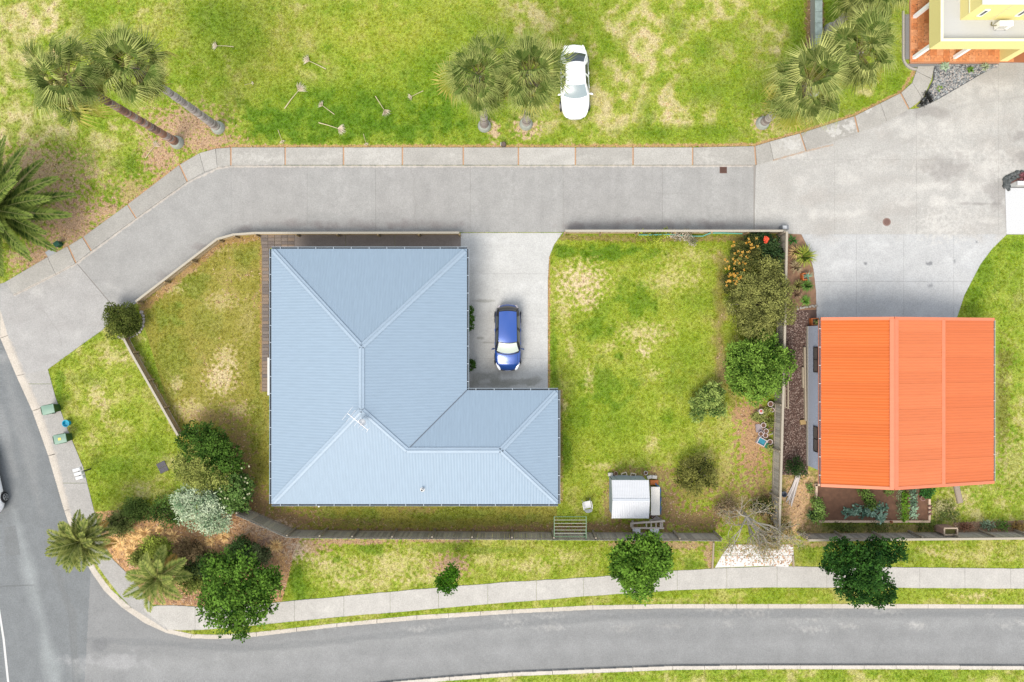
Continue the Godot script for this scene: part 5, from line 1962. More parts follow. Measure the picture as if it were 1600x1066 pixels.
func build_trees() -> void:
	var gA := Color(.010, .030, .007)
	var gB := Color(.060, .125, .018)
	# street trees
	tree("street_tree", "dark leafy tree overhanging the corner footpath beside the feather palms", "tree", [372, 905], [[376, 915, 3.2, 1.75, 1.3], [345, 898, 2.9, 1.1, .9], [412, 912, 3.0, .95, .9], [352, 952, 3.0, 1.25, .9], [398, 948, 3.0, 1.0, .9], [377, 985, 3.0, .5, .5], [330, 935, 2.7, .7, .6], [425, 900, 3.0, .5, .6]], 11000, .18, .11, Color(.012, .04, .006), Color(.14, .27, .035), .12)
	tree("street_tree", "round bright green street tree in front of the little white shed", "tree", [1000, 850], [[1003, 876, 3.6, 1.5, 1.2], [975, 872, 3.1, .85, .8], [1030, 880, 3.2, .8, .8], [1000, 910, 3.2, 1.0, .8], [1018, 848, 3.4, .55, .6], [988, 895, 3.0, .9, .7], [967, 893, 2.9, .5, .5], [1036, 862, 3.2, .4, .4]], 9000, .18, .11, Color(.014, .05, .006), Color(.17, .32, .04), .09)
	tree("street_tree", "very dark dense lobed street tree on the verge before the vegetable bed", "tree", [1338, 862], [[1345, 890, 3.3, 1.5, 1.1], [1312, 868, 3.0, 1.0, .8], [1395, 860, 3.2, .75, .7], [1370, 866, 3.2, .9, .8], [1340, 918, 3.1, 1.05, .8], [1378, 922, 3.0, .85, .7], [1300, 882, 2.8, .6, .6], [1373, 938, 2.9, .4, .4], [1355, 900, 3.7, .8, .6]], 12500, .14, .11, Color(.005, .022, .006), Color(.05, .13, .022), .11, "", 4.0)
	tree("sapling", "small bright green sapling in a mulch ring beside the footpath", "tree", [704, 884], [[699, 909, 2.4, .66, .5], [704, 894, 2.5, .45, .45], [690, 912, 2.2, .35, .3]], 1300, .15, .09, Color(.02, .07, .006), Color(.07, .18, .012), .035)
	# shrubs round the fence corner and by the left bed
	tree("round_shrub", "round clipped olive green shrub at the lane fence corner", "shrub", [194, 500], [[191, 500, .95, 1.12, .95], [180, 492, .9, .6, .6], [203, 508, .8, .7, .6]], 6500, .10, .06, Color(.02, .036, .006), Color(.15, .18, .04), .06)
	tree("garden_shrub", "dark green bush at the top of the bush group beside the low fence", "shrub", [320, 688], [[313, 690, 1.6, 1.25, 1.1], [335, 700, 1.7, 1.1, 1.0], [352, 722, 1.7, 1.1, 1.0]], 6500, .14, .09, Color(.012, .040, .006), Color(.10, .19, .03), .07, "bushes by the low fence")
	tree("garden_shrub", "olive yellow green bush in the middle of the bush group", "shrub", [318, 722], [[308, 722, 1.5, 1.3, 1.0], [330, 740, 1.7, 1.3, 1.1], [295, 735, 1.2, .9, .8], [350, 745, 1.7, .8, .8]], 7500, .13, .07, Color(.05, .08, .012), Color(.40, .43, .11), .07, "bushes by the low fence")
	tree("garden_shrub", "glossy bush with cream flowers at the right of the bush group", "shrub", [360, 765], [[368, 762, 1.5, 1.05, 1.0], [350, 778, 1.4, .85, .8], [372, 785, 1.2, .7, .7]], 5200, .14, .09, Color(.012, .045, .008), Color(.17, .28, .07), .06, "bushes by the low fence")
	tree("garden_shrub", "silver green variegated bush, palest of the bush group", "shrub", [318, 795], [[312, 792, 1.6, 1.35, 1.1], [335, 808, 1.4, 1.1, .9], [290, 785, 1.3, .8, .8], [330, 785, 1.7, .8, .7]], 8000, .16, .065, Color(.13, .25, .11), Color(.66, .74, .50), .07, "bushes by the low fence")
	var flower := leaf_mat("petal", .4)
	var fb := MB.new()
	for k in 30:
		var p := P(368 + rr(-24, 20), 758 + rr(-30, 32), 2.2) + Vector3(0, rr(-.3, .15), 0)
		for j in 5:
			var a := TAU * j / 5 + rr(0, .5)
			var d := Vector3(cos(a), .3, sin(a)) * .055
			fb.tri(p, p + d + Vector3(-d.z, 0, d.x) * .4, p + d - Vector3(-d.z, 0, d.x) * .4, Color(.42, .42, .26))
	var host := get_node("garden_shrub_002") as Node3D
	part("cream_flowers", fb.mesh(), flower, host, Transform3D(Basis(), -host.position))
	# the hedge along the garden boundary
	tree("hedge_shrub", "big rounded glossy bright green hedge shrub in the corner garden", "shrub", [1184, 570], [[1184, 570, 1.5, 1.8, 1.3], [1160, 560, 1.2, 1.1, 1.0], [1212, 565, 1.4, 1.05, 1.0], [1180, 602, 1.2, 1.1, .9], [1155, 590, 1.1, .9, .8], [1205, 595, 1.1, .9, .8], [1190, 535, 1.2, .9, .8]], 15000, .14, .085, Color(.012, .045, .006), Color(.24, .40, .06), .1)
	tree("hedge_shrub", "fine leaved olive shrub with hints of yellow above the glossy hedge", "shrub", [1190, 475], [[1192, 470, 1.6, 1.5, 1.2], [1168, 450, 1.4, 1.1, 1.0], [1210, 450, 1.5, 1.0, 1.0], [1180, 505, 1.4, 1.2, 1.0], [1222, 485, 1.3, .9, .8], [1150, 475, 1.1, .7, .8], [1200, 420, 1.4, .8, .8]], 17000, .12, .06, Color(.06, .07, .02), Color(.34, .35, .10), .09)
	tree("flowering_shrub", "shrub with orange flower clusters at the lawn edge of the hedge", "shrub", [1158, 415], [[1160, 405, 1.2, .9, .8], [1145, 440, 1.1, .7, .7], [1172, 388, 1.1, .7, .7]], 4200, .13, .07, Color(.02, .035, .010), Color(.18, .18, .05), .06)
	host = get_node("flowering_shrub") as Node3D
	fb = MB.new()
	for q in [[1143, 437, 10, 18], [1160, 396, 18, 20], [1172, 382, 12, 10], [1140, 412, 9, 8], [1155, 425, 12, 6]]:
		for k in q[3]:
			var p := P(q[0] + rr(-1, 1) * q[2], q[1] + rr(-1, 1) * q[2], 1.9) + Vector3(0, rr(-.25, .15), 0)
			for j in 4:
				var a := TAU * j / 4 + rr(0, 1)
				var d := Vector3(cos(a), rr(0, .5), sin(a)) * .075
				fb.tri(p, p + d + Vector3(-d.z, 0, d.x) * .4, p + d - Vector3(-d.z, 0, d.x) * .4, Color(.46, .20, .02).lerp(Color(.48, .31, .08), rng.randf()))
	part("orange_flowers", fb.mesh(), flower, host, Transform3D(Basis(), -host.position))
	tree("garden_shrub", "dark shrub with one red bloom in the top corner by the board fence", "shrub", [1198, 388], [[1196, 385, 1.0, .75, .7], [1206, 402, 1.0, .7, .7], [1180, 376, .8, .5, .5]], 2200, .15, .09, Color(.012, .03, .012), Color(.06, .10, .035), .05)
	host = get_node("garden_shrub_004") as Node3D
	fb = MB.new()
	for k in 5:
		var p := P(1197, 375, 1.6) + Vector3(rr(-.16, .16), rr(0, .12), rr(-.14, .14))
		for j in 5:
			var a := TAU * j / 5 + rr(0, 1)
			var d := Vector3(cos(a), .3, sin(a)) * .11
			fb.tri(p, p + d + Vector3(-d.z, 0, d.x) * .4, p + d - Vector3(-d.z, 0, d.x) * .4, Color(.62, .08, .04))
	part("red_bloom", fb.mesh(), flower, host, Transform3D(Basis(), -host.position))
	# free-standing shrubs on the lawn
	tree("lawn_shrub", "grey green shrub with pale leaf tips standing alone on the lawn", "shrub", [1104, 628], [[1110, 618, 1.0, .7, .6], [1094, 632, .8, .6, .5], [1120, 640, .8, .55, .5], [1090, 648, .6, .4, .35], [1118, 612, .9, .5, .5], [1102, 625, 1.1, .5, .4]], 3600, .15, .085, Color(.03, .08, .015), Color(.38, .48, .12), .06, "", 3.0, .55)
	tree("lawn_shrub", "brownish sparse shrub showing bare stems beside the shed", "shrub", [1087, 742], [[1075, 735, 1.0, .75, .7], [1100, 738, .9, .75, .7], [1085, 755, .8, .8, .6], [1068, 752, .7, .5, .5], [1108, 752, .6, .55, .5], [1090, 722, .9, .6, .5]], 3800, .13, .07, Color(.03, .04, .010), Color(.24, .24, .06), .07, "", 2.0, .3)
	# against the blue house
	tree("wall_shrub", "narrow bright green shrub against the driveway side of the blue roofed house", "shrub", [733, 498], [[733, 498, .9, .26, .7], [733.5, 485, .7, .22, .5], [733.5, 510, .7, .22, .5]], 900, .1, .06, Color(.02, .07, .008), Color(.08, .17, .02), .03)
	tree("wall_shrub", "small dark green shrub at the house wall near the blue car's bonnet", "shrub", [734, 572], [[734, 571, .7, .32, .5]], 700, .1, .06, Color(.012, .04, .008), Color(.05, .11, .02), .03)
	# the corner bed's undergrowth
	for q in [["low green shrub with lime leaves in the middle of the corner mulch bed", 245, 856, .9, .55, Color(.05, .09, .01), Color(.2, .24, .04)], ["long low green shrub along the top of the corner bed", 262, 797, 1.1, .5, Color(.014, .036, .008), Color(.07, .12, .025)], ["green shrub left of the long low one in the corner bed", 212, 797, .8, .45, Color(.02, .045, .008), Color(.09, .13, .03)], ["dark shrub between feather palm and street tree", 312, 885, .9, .5, Color(.012, .03, .01), Color(.06, .09, .03)], ["dark green bush touching the top of the corner street tree", 375, 862, 1.0, .7, Color(.012, .035, .01), Color(.06, .11, .03)], ["small grey green bush over the mulch, right of the dark one", 400, 866, .7, .5, Color(.03, .045, .02), Color(.10, .12, .05)], ["yellow green low shrub beside the open feather palm", 300, 905, .9, .45, Color(.04, .07, .01), Color(.15, .18, .04)], ["brown leaved shrub in the middle of the mulch", 295, 862, .9, .5, Color(.06, .045, .02), Color(.2, .14, .07)], ["mixed green shrub below the brown leaved one in the corner bed", 268, 884, .9, .45, Color(.03, .06, .01), Color(.13, .18, .03)], ["green shrub between brown leaved shrub and corner street tree", 330, 880, .8, .5, Color(.02, .05, .01), Color(.09, .14, .03)], ["yellow green shrub right of the bushy feather palm", 222, 872, .6, .4, Color(.05, .08, .01), Color(.18, .2, .05)], ["olive shrub beneath the bushy feather palm", 185, 818, .8, .5, Color(.03, .05, .01), Color(.14, .16, .05)]]:
		tree("undergrowth_shrub", q[0], "shrub", [q[1], q[2]], [[q[1], q[2], .45, q[3], q[4]], [q[1] + 12, q[2] + 4, .4, q[3] * .6, q[4] * .8], [q[1] - 12, q[2] + 2, .35, q[3] * .55, q[4] * .7]], 1700, .17, .06, q[5], (q[6] as Color) * 2.1, .03, "undergrowth of the corner bed", 2.0, .3)
	# dry brush round the bare tree
	for q in [["olive and rust coloured brush right of the bare tree by the fence corner", 1218, 826, .75, Color(.07, .075, .02), Color(.36, .25, .10)], ["thin straw coloured brush left of the bare tree", 1135, 795, .55, Color(.14, .10, .05), Color(.40, .30, .18)], ["dark green brush behind the bare tree at the boundary fence", 1192, 790, .6, Color(.012, .022, .006), Color(.10, .11, .03)], ["low rusty brush at the edge of the white stone pad", 1200, 846, .5, Color(.06, .07, .02), Color(.30, .24, .09)]]:
		tree("dry_brush", q[0], "shrub", [q[1], q[2]], [[q[1], q[2], .6, q[3], q[3] * .8], [q[1] + 12, q[2] + 6, .5, q[3] * .6, q[3] * .6], [q[1] - 10, q[2] + 3, .5, q[3] * .6, q[3] * .6]], 1500, .13, .045, q[4], q[5], .03, "brush round the bare tree", 2.0, .15)
	# rose by the orange house
	tree("rose_bush", "small dark rose bush beside the grey wall of the orange roofed house", "shrub", [1243, 729], [[1244, 727, .7, .5, .5], [1250, 735, .5, .4, .35], [1238, 733, .5, .35, .35]], 1000, .1, .06, Color(.01, .03, .01), Color(.06, .1, .03), .03)
	bare_tree()


func bare_tree() -> void:
	var base := P(1158, 800)
	var root := thing("bare_tree", "half bare grey branched tree over the fence and white stone pad", "tree", base)
	var b := MB.new()
	var tips := []
	var cols := [Color(.40, .36, .28), Color(.50, .46, .37), Color(.33, .29, .22)]
	b.tube([Vector3(0, -.05, 0), Vector3(.03, .6, .02), Vector3(0, 1.2, .08)], [.17, .13, .13], 9, cols[0])
	branch(b, Vector3(0, 1.15, .05), Vector3(.25, .85, .55), 1.3, .085, 0, tips, cols)
	branch(b, Vector3(0, 1.0, .05), Vector3(.9, .7, .35), 1.4, .085, 0, tips, cols)
	branch(b, Vector3(0, 1.1, .05), Vector3(-.7, .7, .5), 1.2, .075, 0, tips, cols)
	branch(b, Vector3(0, 1.1, .05), Vector3(-.15, .9, .9), 1.3, .08, 0, tips, cols)
	branch(b, Vector3(0, 1.1, .05), Vector3(.75, .8, .9), 1.3, .07, 0, tips, cols)
	branch(b, Vector3(0, 1.1, .05), Vector3(-.8, .6, -.4), 1.0, .06, 0, tips, cols)
	branch(b, Vector3(0, 1.1, .05), Vector3(.4, .8, -.5), 1.0, .06, 0, tips, cols)
	part("branches", b.mesh(), tint_mat("bark", .9, "fine"), root)
	var l := MB.new()
	for t in tips:
		var many := 9 if t.z > 1.1 or t.x > 1.1 else 3
		for k in many:
			var p: Vector3 = t + Vector3(rr(-.28, .28), rr(-.3, .2), rr(-.28, .28))
			var d := Vector3(rr(-1, 1), rr(-.6, .3), rr(-1, 1)).normalized()
			var s := d.cross(Vector3.UP).normalized() * .022
			var c := Color(.12, .11, .04).lerp(Color(.30, .20, .10), rng.randf()) if rng.randf() < .6 else Color(.16, .16, .06)
			l.tri(p, p + d * .06 - s, p + d * .12, c)
			l.tri(p, p + d * .12, p + d * .06 + s, c)
	part("leaves", l.mesh(), leaf_mat("leaf", .12), root)


func branch(b: MB, from: Vector3, dir: Vector3, length: float, r: float, depth: int, tips: Array, cols: Array) -> void:
	var d := dir.normalized()
	var mid := from + d * length * .5 + Vector3(rr(-.1, .1), rr(-.05, .08), rr(-.1, .1)) * length
	var end := from + d * length + Vector3(rr(-.12, .12), rr(-.1, .1), rr(-.12, .12)) * length
	b.tube([from, mid, end], [r, r * .8, r * .58], 6 if depth < 2 else 4, cols[rng.randi() % 3])
	if depth >= 3:
		tips.append(end)
		for k in 3:
			var e := end + (d * .6 + Vector3(rr(-.8, .8), rr(-.3, .4), rr(-.8, .8))).normalized() * rr(.15, .35)
			b.tube([end, e], [r * .5, r * .25], 3, cols[rng.randi() % 3], [], false)
		return
	for k in (4 if depth < 1 else 3):
		var nd := (d + Vector3(rr(-.9, .9), rr(-.35, .45), rr(-.9, .9))).normalized()
		branch(b, end if k < 2 else mid, nd, length * rr(.55, .75), r * .55, depth + 1, tips, cols)


# ---------------------------------------------------------------- the garden
func strap_clump(called: String, label: String, px: float, py: float, r: float, up: float, n: int, wide: float, ca: Color, cb: Color, group := "") -> Node3D:
	var root := thing(called, label, "plant", P(px, py), 0.0, group)
	var b := MB.new()
	for k in n:
		var a := rr(0, TAU)
		var l := r * rr(.6, 1.1)
		var d := Vector3(cos(a), 0, sin(a))
		var s := Vector3(-d.z, 0, d.x) * wide * .5
		var h := up * rr(.7, 1.15)
		var p0 := d * .04
		var p1 := d * l * .5 + Vector3(0, h * .85, 0)
		var p2 := d * l + Vector3(0, h * rr(.45, .95), 0)
		var c := ca.lerp(cb, rng.randf())
		b.tri(p0 - s * .6, p1 - s, p1 + s, c)
		b.tri(p0 - s * .6, p1 + s, p0 + s * .6, c)
		b.tri(p1 - s, p2, p1 + s, c.lerp(cb, .3))
	part("blades", b.mesh(), leaf_mat("leaf", .12), root)
	return root


func leafy(called: String, label: String, pts: Array, r: float, h: float, count: int, leaf: float, wide: float, ca: Color, cb: Color, group := "") -> void:
	var p0 := P(pts[0], pts[1])
	var root := thing(called, label, "plant", p0, 0.0, group)
	var lumps := []
	for k in range(0, pts.size(), 2):
		lumps.append([pts[k], pts[k + 1], h * .55, r, h * .5])
	part("leaves", crown(lumps, p0, int(count * 1.3), leaf * 1.15, wide * 1.15, ca * 1.3, cb * 1.6, .2, 2.0), leaf_mat("leaf", .12), root)
	var st := MB.new()
	for k in range(0, pts.size(), 2):
		var p := P(pts[k], pts[k + 1]) - p0
		st.tube([p, p + Vector3(0, h * .6, 0)], [.02, .012], 5, Color(.12, .13, .05))
	part("stem", st.mesh(), leaf_mat("leaf", .12), root)


func board(root: Node3D, called: String, a: Vector3, b: Vector3, w: float, h: float, m: Material) -> void:
	var mb := MB.new()
	mb.bar(a, b, w, h)
	part(called, mb.mesh(), m, root)


func pot(label: String, p: Vector3, r: float, h: float, m: Material, fill_m: Material, group := "", called := "plant_pot") -> Node3D:
	var root := thing(called, label, "pot", p, 0.0, group)
	var b := MB.new()
	b.lathe([Vector2(0, 0), Vector2(r * .72, 0), Vector2(r * .93, h * .9), Vector2(r * 1.05, h * .9), Vector2(r * 1.05, h), Vector2(r * .84, h), Vector2(r * .82, h * .8)], 16)
	part("body", b.mesh(), m, root)
	var s := MB.new()
	s.lathe([Vector2(r * .83, h * .84), Vector2(r * .5, h * .88), Vector2(0, h * .9)], 14)
	part("soil", s.mesh(), fill_m, root)
	return root


func build_garden() -> void:
	var timber := mat("bed_timber", C(240, 210, 182, 1.35), .9, "wood")
	var soil := mat("dark_soil", C(134, 98, 76), .95, "blotch")
	# raised vegetable bed
	var o := P(1362, 786)
	var bed := thing("vegetable_bed", "timber edged vegetable bed of brown soil under the orange roof's lower edge", "garden bed", o)
	var sb := MB.new()
	sb.slab(V2s([1275, 757, 1449, 757, 1449, 813, 1275, 813]), .12, .12)
	part("soil", sb.mesh(), soil, bed, Transform3D(Basis(), -o))
	for q in [[1274, 756, 1274, 814], [1272, 757, 1448, 757], [1278, 814, 1451, 814], [1450, 779, 1450, 812]]:
		board(bed, "edging_board", P(q[0], q[1]) + Vector3(0, .1, 0) - o, P(q[2], q[3]) + Vector3(0, .1, 0) - o, .13, .22, timber)
	var blue := Color(.05, .115, .075)
	var pale := Color(.22, .33, .25)
	for q in [["blue green cabbage at the left of the cabbage row", 1337, 796, 7], ["blue green cabbage second in the cabbage row", 1349, 800, 7], ["blue green cabbage near the middle of its row", 1360, 799, 7], ["large blue green cabbage at the right of its row", 1377, 797, 9], ["small blue green cabbage nearest the timber edge", 1376, 809, 5], ["loose young cabbage left end of the bed's lower part", 1324, 800, 4]]:
		leafy("cabbage", q[0], [q[1], q[2]], q[3] / 25.0, .3, 90, .16, .11, blue, pale, "cabbages in the vegetable bed")
	leafy("tomato_plant", "tall dark leafy plant in the middle of the vegetable bed", [1350, 768, 1358, 778, 1361, 788], .3, .8, 420, .11, .06, Color(.02, .05, .01), Color(.12, .19, .04))
	leafy("bean_plant", "small leafy plant close under the roof ridge end", [1389, 766], .3, .5, 160, .1, .06, Color(.03, .06, .01), Color(.14, .2, .05))
	leafy("seedling_row", "sparse grey green leek row, left of the bright green row", [1405, 766, 1405, 776, 1405, 786, 1405, 796, 1405, 806], .12, .3, 220, .14, .03, Color(.08, .12, .05), Color(.26, .32, .18), "planted rows in the vegetable bed")
	leafy("seedling_row", "bright green dense row in the vegetable bed", [1414, 772, 1413, 780, 1414, 788, 1414, 796, 1413, 804, 1413, 809], .2, .35, 520, .1, .05, Color(.04, .11, .008), Color(.15, .28, .03), "planted rows in the vegetable bed")
	leafy("seedling_row", "blue green row with a white string, at the bed's right", [1427, 764, 1427, 774, 1427, 784, 1427, 794, 1427, 804], .17, .4, 420, .12, .05, Color(.05, .11, .06), Color(.25, .36, .24), "planted rows in the vegetable bed")
	leafy("bean_plant", "dark green clump at the bed's right under the roof edge", [1446, 771, 1452, 768], .3, .6, 240, .12, .08, Color(.012, .05, .012), Color(.05, .14, .03))
	pot("pinkish clay pot at the right end of the vegetable bed", P(1437, 777) + Vector3(0, .12, 0), .15, .28, mat("pink_clay", C(206, 160, 150), .85, "fine"), soil, "", "clay_pot")
	pot("tiny orange clay pot standing on the lower timber edge of the bed", P(1389, 814) + Vector3(0, .21, 0), .08, .14, mat("orange_clay", C(206, 110, 66), .85, "fine"), soil, "", "clay_pot")
	var bricks := [mat("brick_a", Color.WHITE), mat("bed_brick", C(150, 110, 96), .9, "fine")]
	for k in 3:
		var y: float = [790.0, 796.0, 802.0][k]
		single("loose_brick", ["dark brick on the bed's right edge, topmost of three", "dark brick on the bed's right edge, middle of three", "dark brick on the bed's right edge, lowest of three"][k], "brick", box_mesh(Vector3(.22, .08, .11)), bricks[1], at(P(1450, y) + Vector3(0, .215, 0), .2 * k), "bricks on the bed edge")
	# pale poles on the sand by the fence
	var poles := thing("pole_bundle", "bundle of long pale poles lying on sand beside the boundary fence", "poles", P(1235, 766))
	for k in 14:
		var a := P(1243 + k * .55 + rr(-1, 1), 741 + rr(-3, 4)) - poles.position + Vector3(0, .04 + rr(0, .12), 0)
		var b := P(1228 + k * .75 + rr(-1, 1), 788 + rr(-14, 6)) - poles.position + Vector3(0, .04 + rr(0, .08), 0)
		var mb := MB.new()
		mb.tube([a, b], [.028, .024], 6)
		part("pole", mb.mesh(), [mat("pole_white", C(240, 230, 224, 1.5), .8, "wood"), mat("pole_grey", C(220, 210, 204, 1.4), .8, "wood")][k % 2], poles)
	var bk := thing("grey_bucket", "grey blue bucket beside the pale pole bundle at the fence", "bucket", P(1222.5, 771))
	var bb := MB.new()
	bb.lathe([Vector2(0, 0), Vector2(.14, 0), Vector2(.18, .34), Vector2(.165, .34), Vector2(.12, .05), Vector2(0, .05)], 14)
	part("body", bb.mesh(), mat("bucket_grey", C(120, 128, 146), .6), bk)
	# shrubs by the bed's left end
	strap_clump("spiky_plant", "dark spiky plant at the left end of the vegetable bed", 1266, 802, .55, .6, 60, .05, Color(.015, .04, .012), Color(.07, .12, .04))
	leafy("bed_shrub", "light green rounded shrub over the bed's left corner board", [1280, 792, 1283, 802, 1278, 810, 1276, 785], .32, .8, 620, .1, .06, Color(.05, .10, .015), Color(.19, .28, .07))
	leafy("herb_clump", "small green herb clump outside the bed's top left corner", [1268, 766, 1265, 760], .2, .3, 130, .09, .05, Color(.04, .08, .02), Color(.16, .24, .06))
	# tall planter behind the fence and a log
	var pl := P(1470, 824)
	var planter := thing("tall_planter", "tall pinkish rectangular planter box standing at the back fence", "planter", pl)
	var clay := mat("planter_clay", C(214, 172, 152), .85, "fine")
	var pb := MB.new()
	var lo := [Vector3(-.42, 0, -.2), Vector3(.36, 0, -.2), Vector3(.36, 0, .2), Vector3(-.42, 0, .2)]
	var hi := [Vector3(-.38, 1.0, -.19), Vector3(.4, 1.0, -.19), Vector3(.4, 1.0, .19), Vector3(-.38, 1.0, .19)]
	for k in 4:
		pb.quad(lo[(k + 1) % 4], lo[k], hi[k], hi[(k + 1) % 4])
	part("body", pb.mesh(), clay, planter)
	for q in [[Vector3(-.4, 1.02, -.2), Vector3(.42, 1.02, -.2)], [Vector3(-.4, 1.02, .2), Vector3(.42, 1.02, .2)], [Vector3(-.39, 1.02, -.16), Vector3(-.39, 1.02, .16)], [Vector3(.41, 1.02, -.16), Vector3(.41, 1.02, .16)]]:
		board(planter, "rim", q[0], q[1], .08, .06, mat("planter_rim", C(238, 212, 184), .8, "fine"))
	var ps := MB.new()
	ps.box(Vector3(0, .8, 0), Vector3(.74, .2, .34))
	part("soil", ps.mesh(), mat("mossy_soil", C(128, 122, 62), .95, "blotch"), planter)
	var log := MB.new()
	log.block(Vector3(0, .09, 0), Vector3(.34, .18, 1.2), Basis(Vector3.UP, -.2), .05)
	single("old_log", "grey old timber log lying on grass at the orange roof's lower right", "log", log.mesh(), mat("log_grey", C(206, 188, 170), .9, "wood"), at(P(1496, 771), .42))
	# plants of the soil strip behind the fence
	for q in [["reddish low plant in the soil strip, next to the tall planter", 1507, 823, Color(.12, .05, .03), Color(.28, .15, .09)], ["blue green low plant in the soil strip by the back fence", 1540, 820, Color(.06, .11, .06), Color(.22, .29, .18)], ["mid green low plant in the soil strip by the back fence", 1563, 821, Color(.03, .08, .01), Color(.12, .22, .04)], ["yellow brown low plant at the right end of the soil strip", 1588, 822, Color(.14, .09, .03), Color(.34, .22, .07)]]:
		leafy("border_plant", q[0], [q[1], q[2], q[1] + 7, q[2] + 1], .24, .3, 150, .11, .05, q[3], q[4], "plants of the soil strip by the back fence")
	for q in [["straw and green weed clump right of the vegetable bed", 1473, 790, Color(.10, .12, .03), Color(.34, .32, .16)], ["dark green weed clump below the straw one, right of the bed", 1480, 806, Color(.03, .06, .01), Color(.16, .2, .06)], ["low green weed between the bed and the back fence", 1450, 821, Color(.03, .06, .01), Color(.13, .17, .04)], ["green weed strip between bed and fence, middle", 1372, 823, Color(.03, .05, .01), Color(.12, .15, .04)], ["green weed patch between bed and fence, left", 1318, 824, Color(.03, .05, .01), Color(.12, .15, .04)]]:
		leafy("weed_clump", q[0], [q[1], q[2], q[1] + 12, q[2] + 1, q[1] - 10, q[2]], .34, .25, 260, .13, .04, q[3], q[4], "weeds round the vegetable bed")
	# the strip garden at the garage pad
	var ga := Color(.05, .10, .015)
	var gb := Color(.28, .30, .05)
	strap_clump("flax", "large yellow green flax spreading towards the concrete garage pad", 1253, 401, .85, .7, 110, .05, ga, gb, "flaxes by the garage pad")
	strap_clump("flax", "orange tinted flax beside the white fence cap", 1240, 395, .55, .6, 60, .05, Color(.12, .11, .04), Color(.45, .30, .14), "flaxes by the garage pad")
	strap_clump("flax", "brown flax below the orange tinted one", 1241, 418, .5, .5, 60, .045, Color(.12, .09, .05), Color(.34, .27, .16), "flaxes by the garage pad")
	strap_clump("flax", "small dark green flax in the strip garden's top corner", 1236, 376, .4, .4, 50, .04, Color(.012, .05, .012), Color(.05, .14, .03), "flaxes by the garage pad")
	strap_clump("flax", "dark green flax under the orange planter box", 1258, 447, .5, .5, 70, .05, Color(.02, .06, .012), Color(.11, .19, .04), "flaxes by the garage pad")
	strap_clump("flax", "small soft green flax at the strip garden's lower end", 1256, 470, .42, .35, 70, .035, Color(.04, .12, .012), Color(.14, .26, .05), "flaxes by the garage pad")
	strap_clump("flax", "brown leaved flax between hedge and soft green flax", 1243, 460, .4, .4, 50, .05, Color(.10, .06, .04), Color(.28, .2, .12), "flaxes by the garage pad")
	strap_clump("flax", "olive flax left of the orange planter box", 1244, 447, .42, .5, 50, .05, Color(.07, .07, .02), Color(.22, .21, .07), "flaxes by the garage pad")
	var oc := mat("orange_pot", C(236, 126, 52), .6, "fine")
	for q in [["orange slatted planter box with blue green spiky plant beside the pad", 1256, 433, Color(.05, .13, .08), Color(.22, .36, .26)], ["bright orange planter at the orange house's wall corner", 1270, 503, Color(.06, .12, .02), Color(.36, .38, .12)]]:
		var r := thing("orange_planter", q[0], "planter", P(q[1], q[2]), .05)
		var sides := MB.new()
		for s in [[0, -.2, .44, .05], [0, .2, .44, .05], [-.2, 0, .05, .35], [.2, 0, .05, .35]]:
			sides.box(Vector3(s[0], .2, s[1]), Vector3(s[2], .4, s[3]))
		part("box", sides.mesh(), oc, r)
		var f := MB.new()
		f.box(Vector3(0, .17, 0), Vector3(.34, .3, .34))
		part("soil", f.mesh(), soil, r)
		var sp := MB.new()
		for k in 26:
			var a := rr(0, TAU)
			var d := Vector3(cos(a), rr(.4, 1.2), sin(a)).normalized()
			var w := Vector3(-d.z, 0, d.x).normalized() * .025
			var p := Vector3(.1, .32, 0)
			sp.tri(p - w, p + d * rr(.3, .55), p + w, (q[3] as Color).lerp(q[4], rng.randf()))
		part("spiky_leaves", sp.mesh(), leaf_mat("leaf", .12), r)
	# dry tufts, sticks and fallen palm leaves of the corner bed
	for q in [[196, 832, "straw tuft nearest the bushy feather palm in the corner bed"], [214, 842, "broad straw tuft in the middle of the pale mulch at the street corner"], [228, 832, "straw tuft below the long low shrub of the corner bed"], [188, 850, "straw tuft at the sidewalk edge of the corner bed"], [207, 860, "straw tuft just above the open feather palm's left fronds"], [236, 846, "straw tuft left of the lime leaved shrub"], [252, 828, "straw tuft above the lime leaved shrub"], [272, 838, "straw tuft between lime leaved and brown leaved shrubs"], [328, 846, "straw tuft on bare mulch under the silver green bush"], [352, 838, "straw tuft on bare mulch beside the pale fallen branch"], [432, 852, "straw tuft on the pale mulch right of the corner street tree"], [286, 882, "straw tuft above the yellow green shrub"]]:
		strap_clump("straw_tuft", q[2], q[0], q[1], rr(.35, .6), rr(.15, .3), 80, .03, Color(.40, .25, .10), Color(.85, .58, .26), "straw tufts in the corner bed")
	for q in [[372, 838, 398, 826, "pale fallen branch lying on the mulch above the corner street tree"], [262, 806, 300, 798, "grey fallen stick beside the silver green bush"], [215, 806, 238, 792, "pale fallen stick among the shrubs at the top of the corner bed"], [325, 828, 352, 832, "thin brown stick on the bare mulch below the silver green bush"]]:
		var sm := MB.new()
		var sa := P(q[0], q[1], .05)
		var sz := P(q[2], q[3], .1)
		var smid := sa.lerp(sz, .5) + Vector3(rr(-.1, .1), .05, rr(-.12, .12))
		sm.tube([sa, smid, sz], [.035, .028, .012], 6)
		sm.tube([smid, smid + Vector3(rr(.1, .4), .05, rr(-.4, .4))], [.02, .008], 5)
		single("fallen_stick", q[4], "stick", sm.mesh(), mat("stick_pale", C(214, 190, 160, 1.2), .9, "wood"))
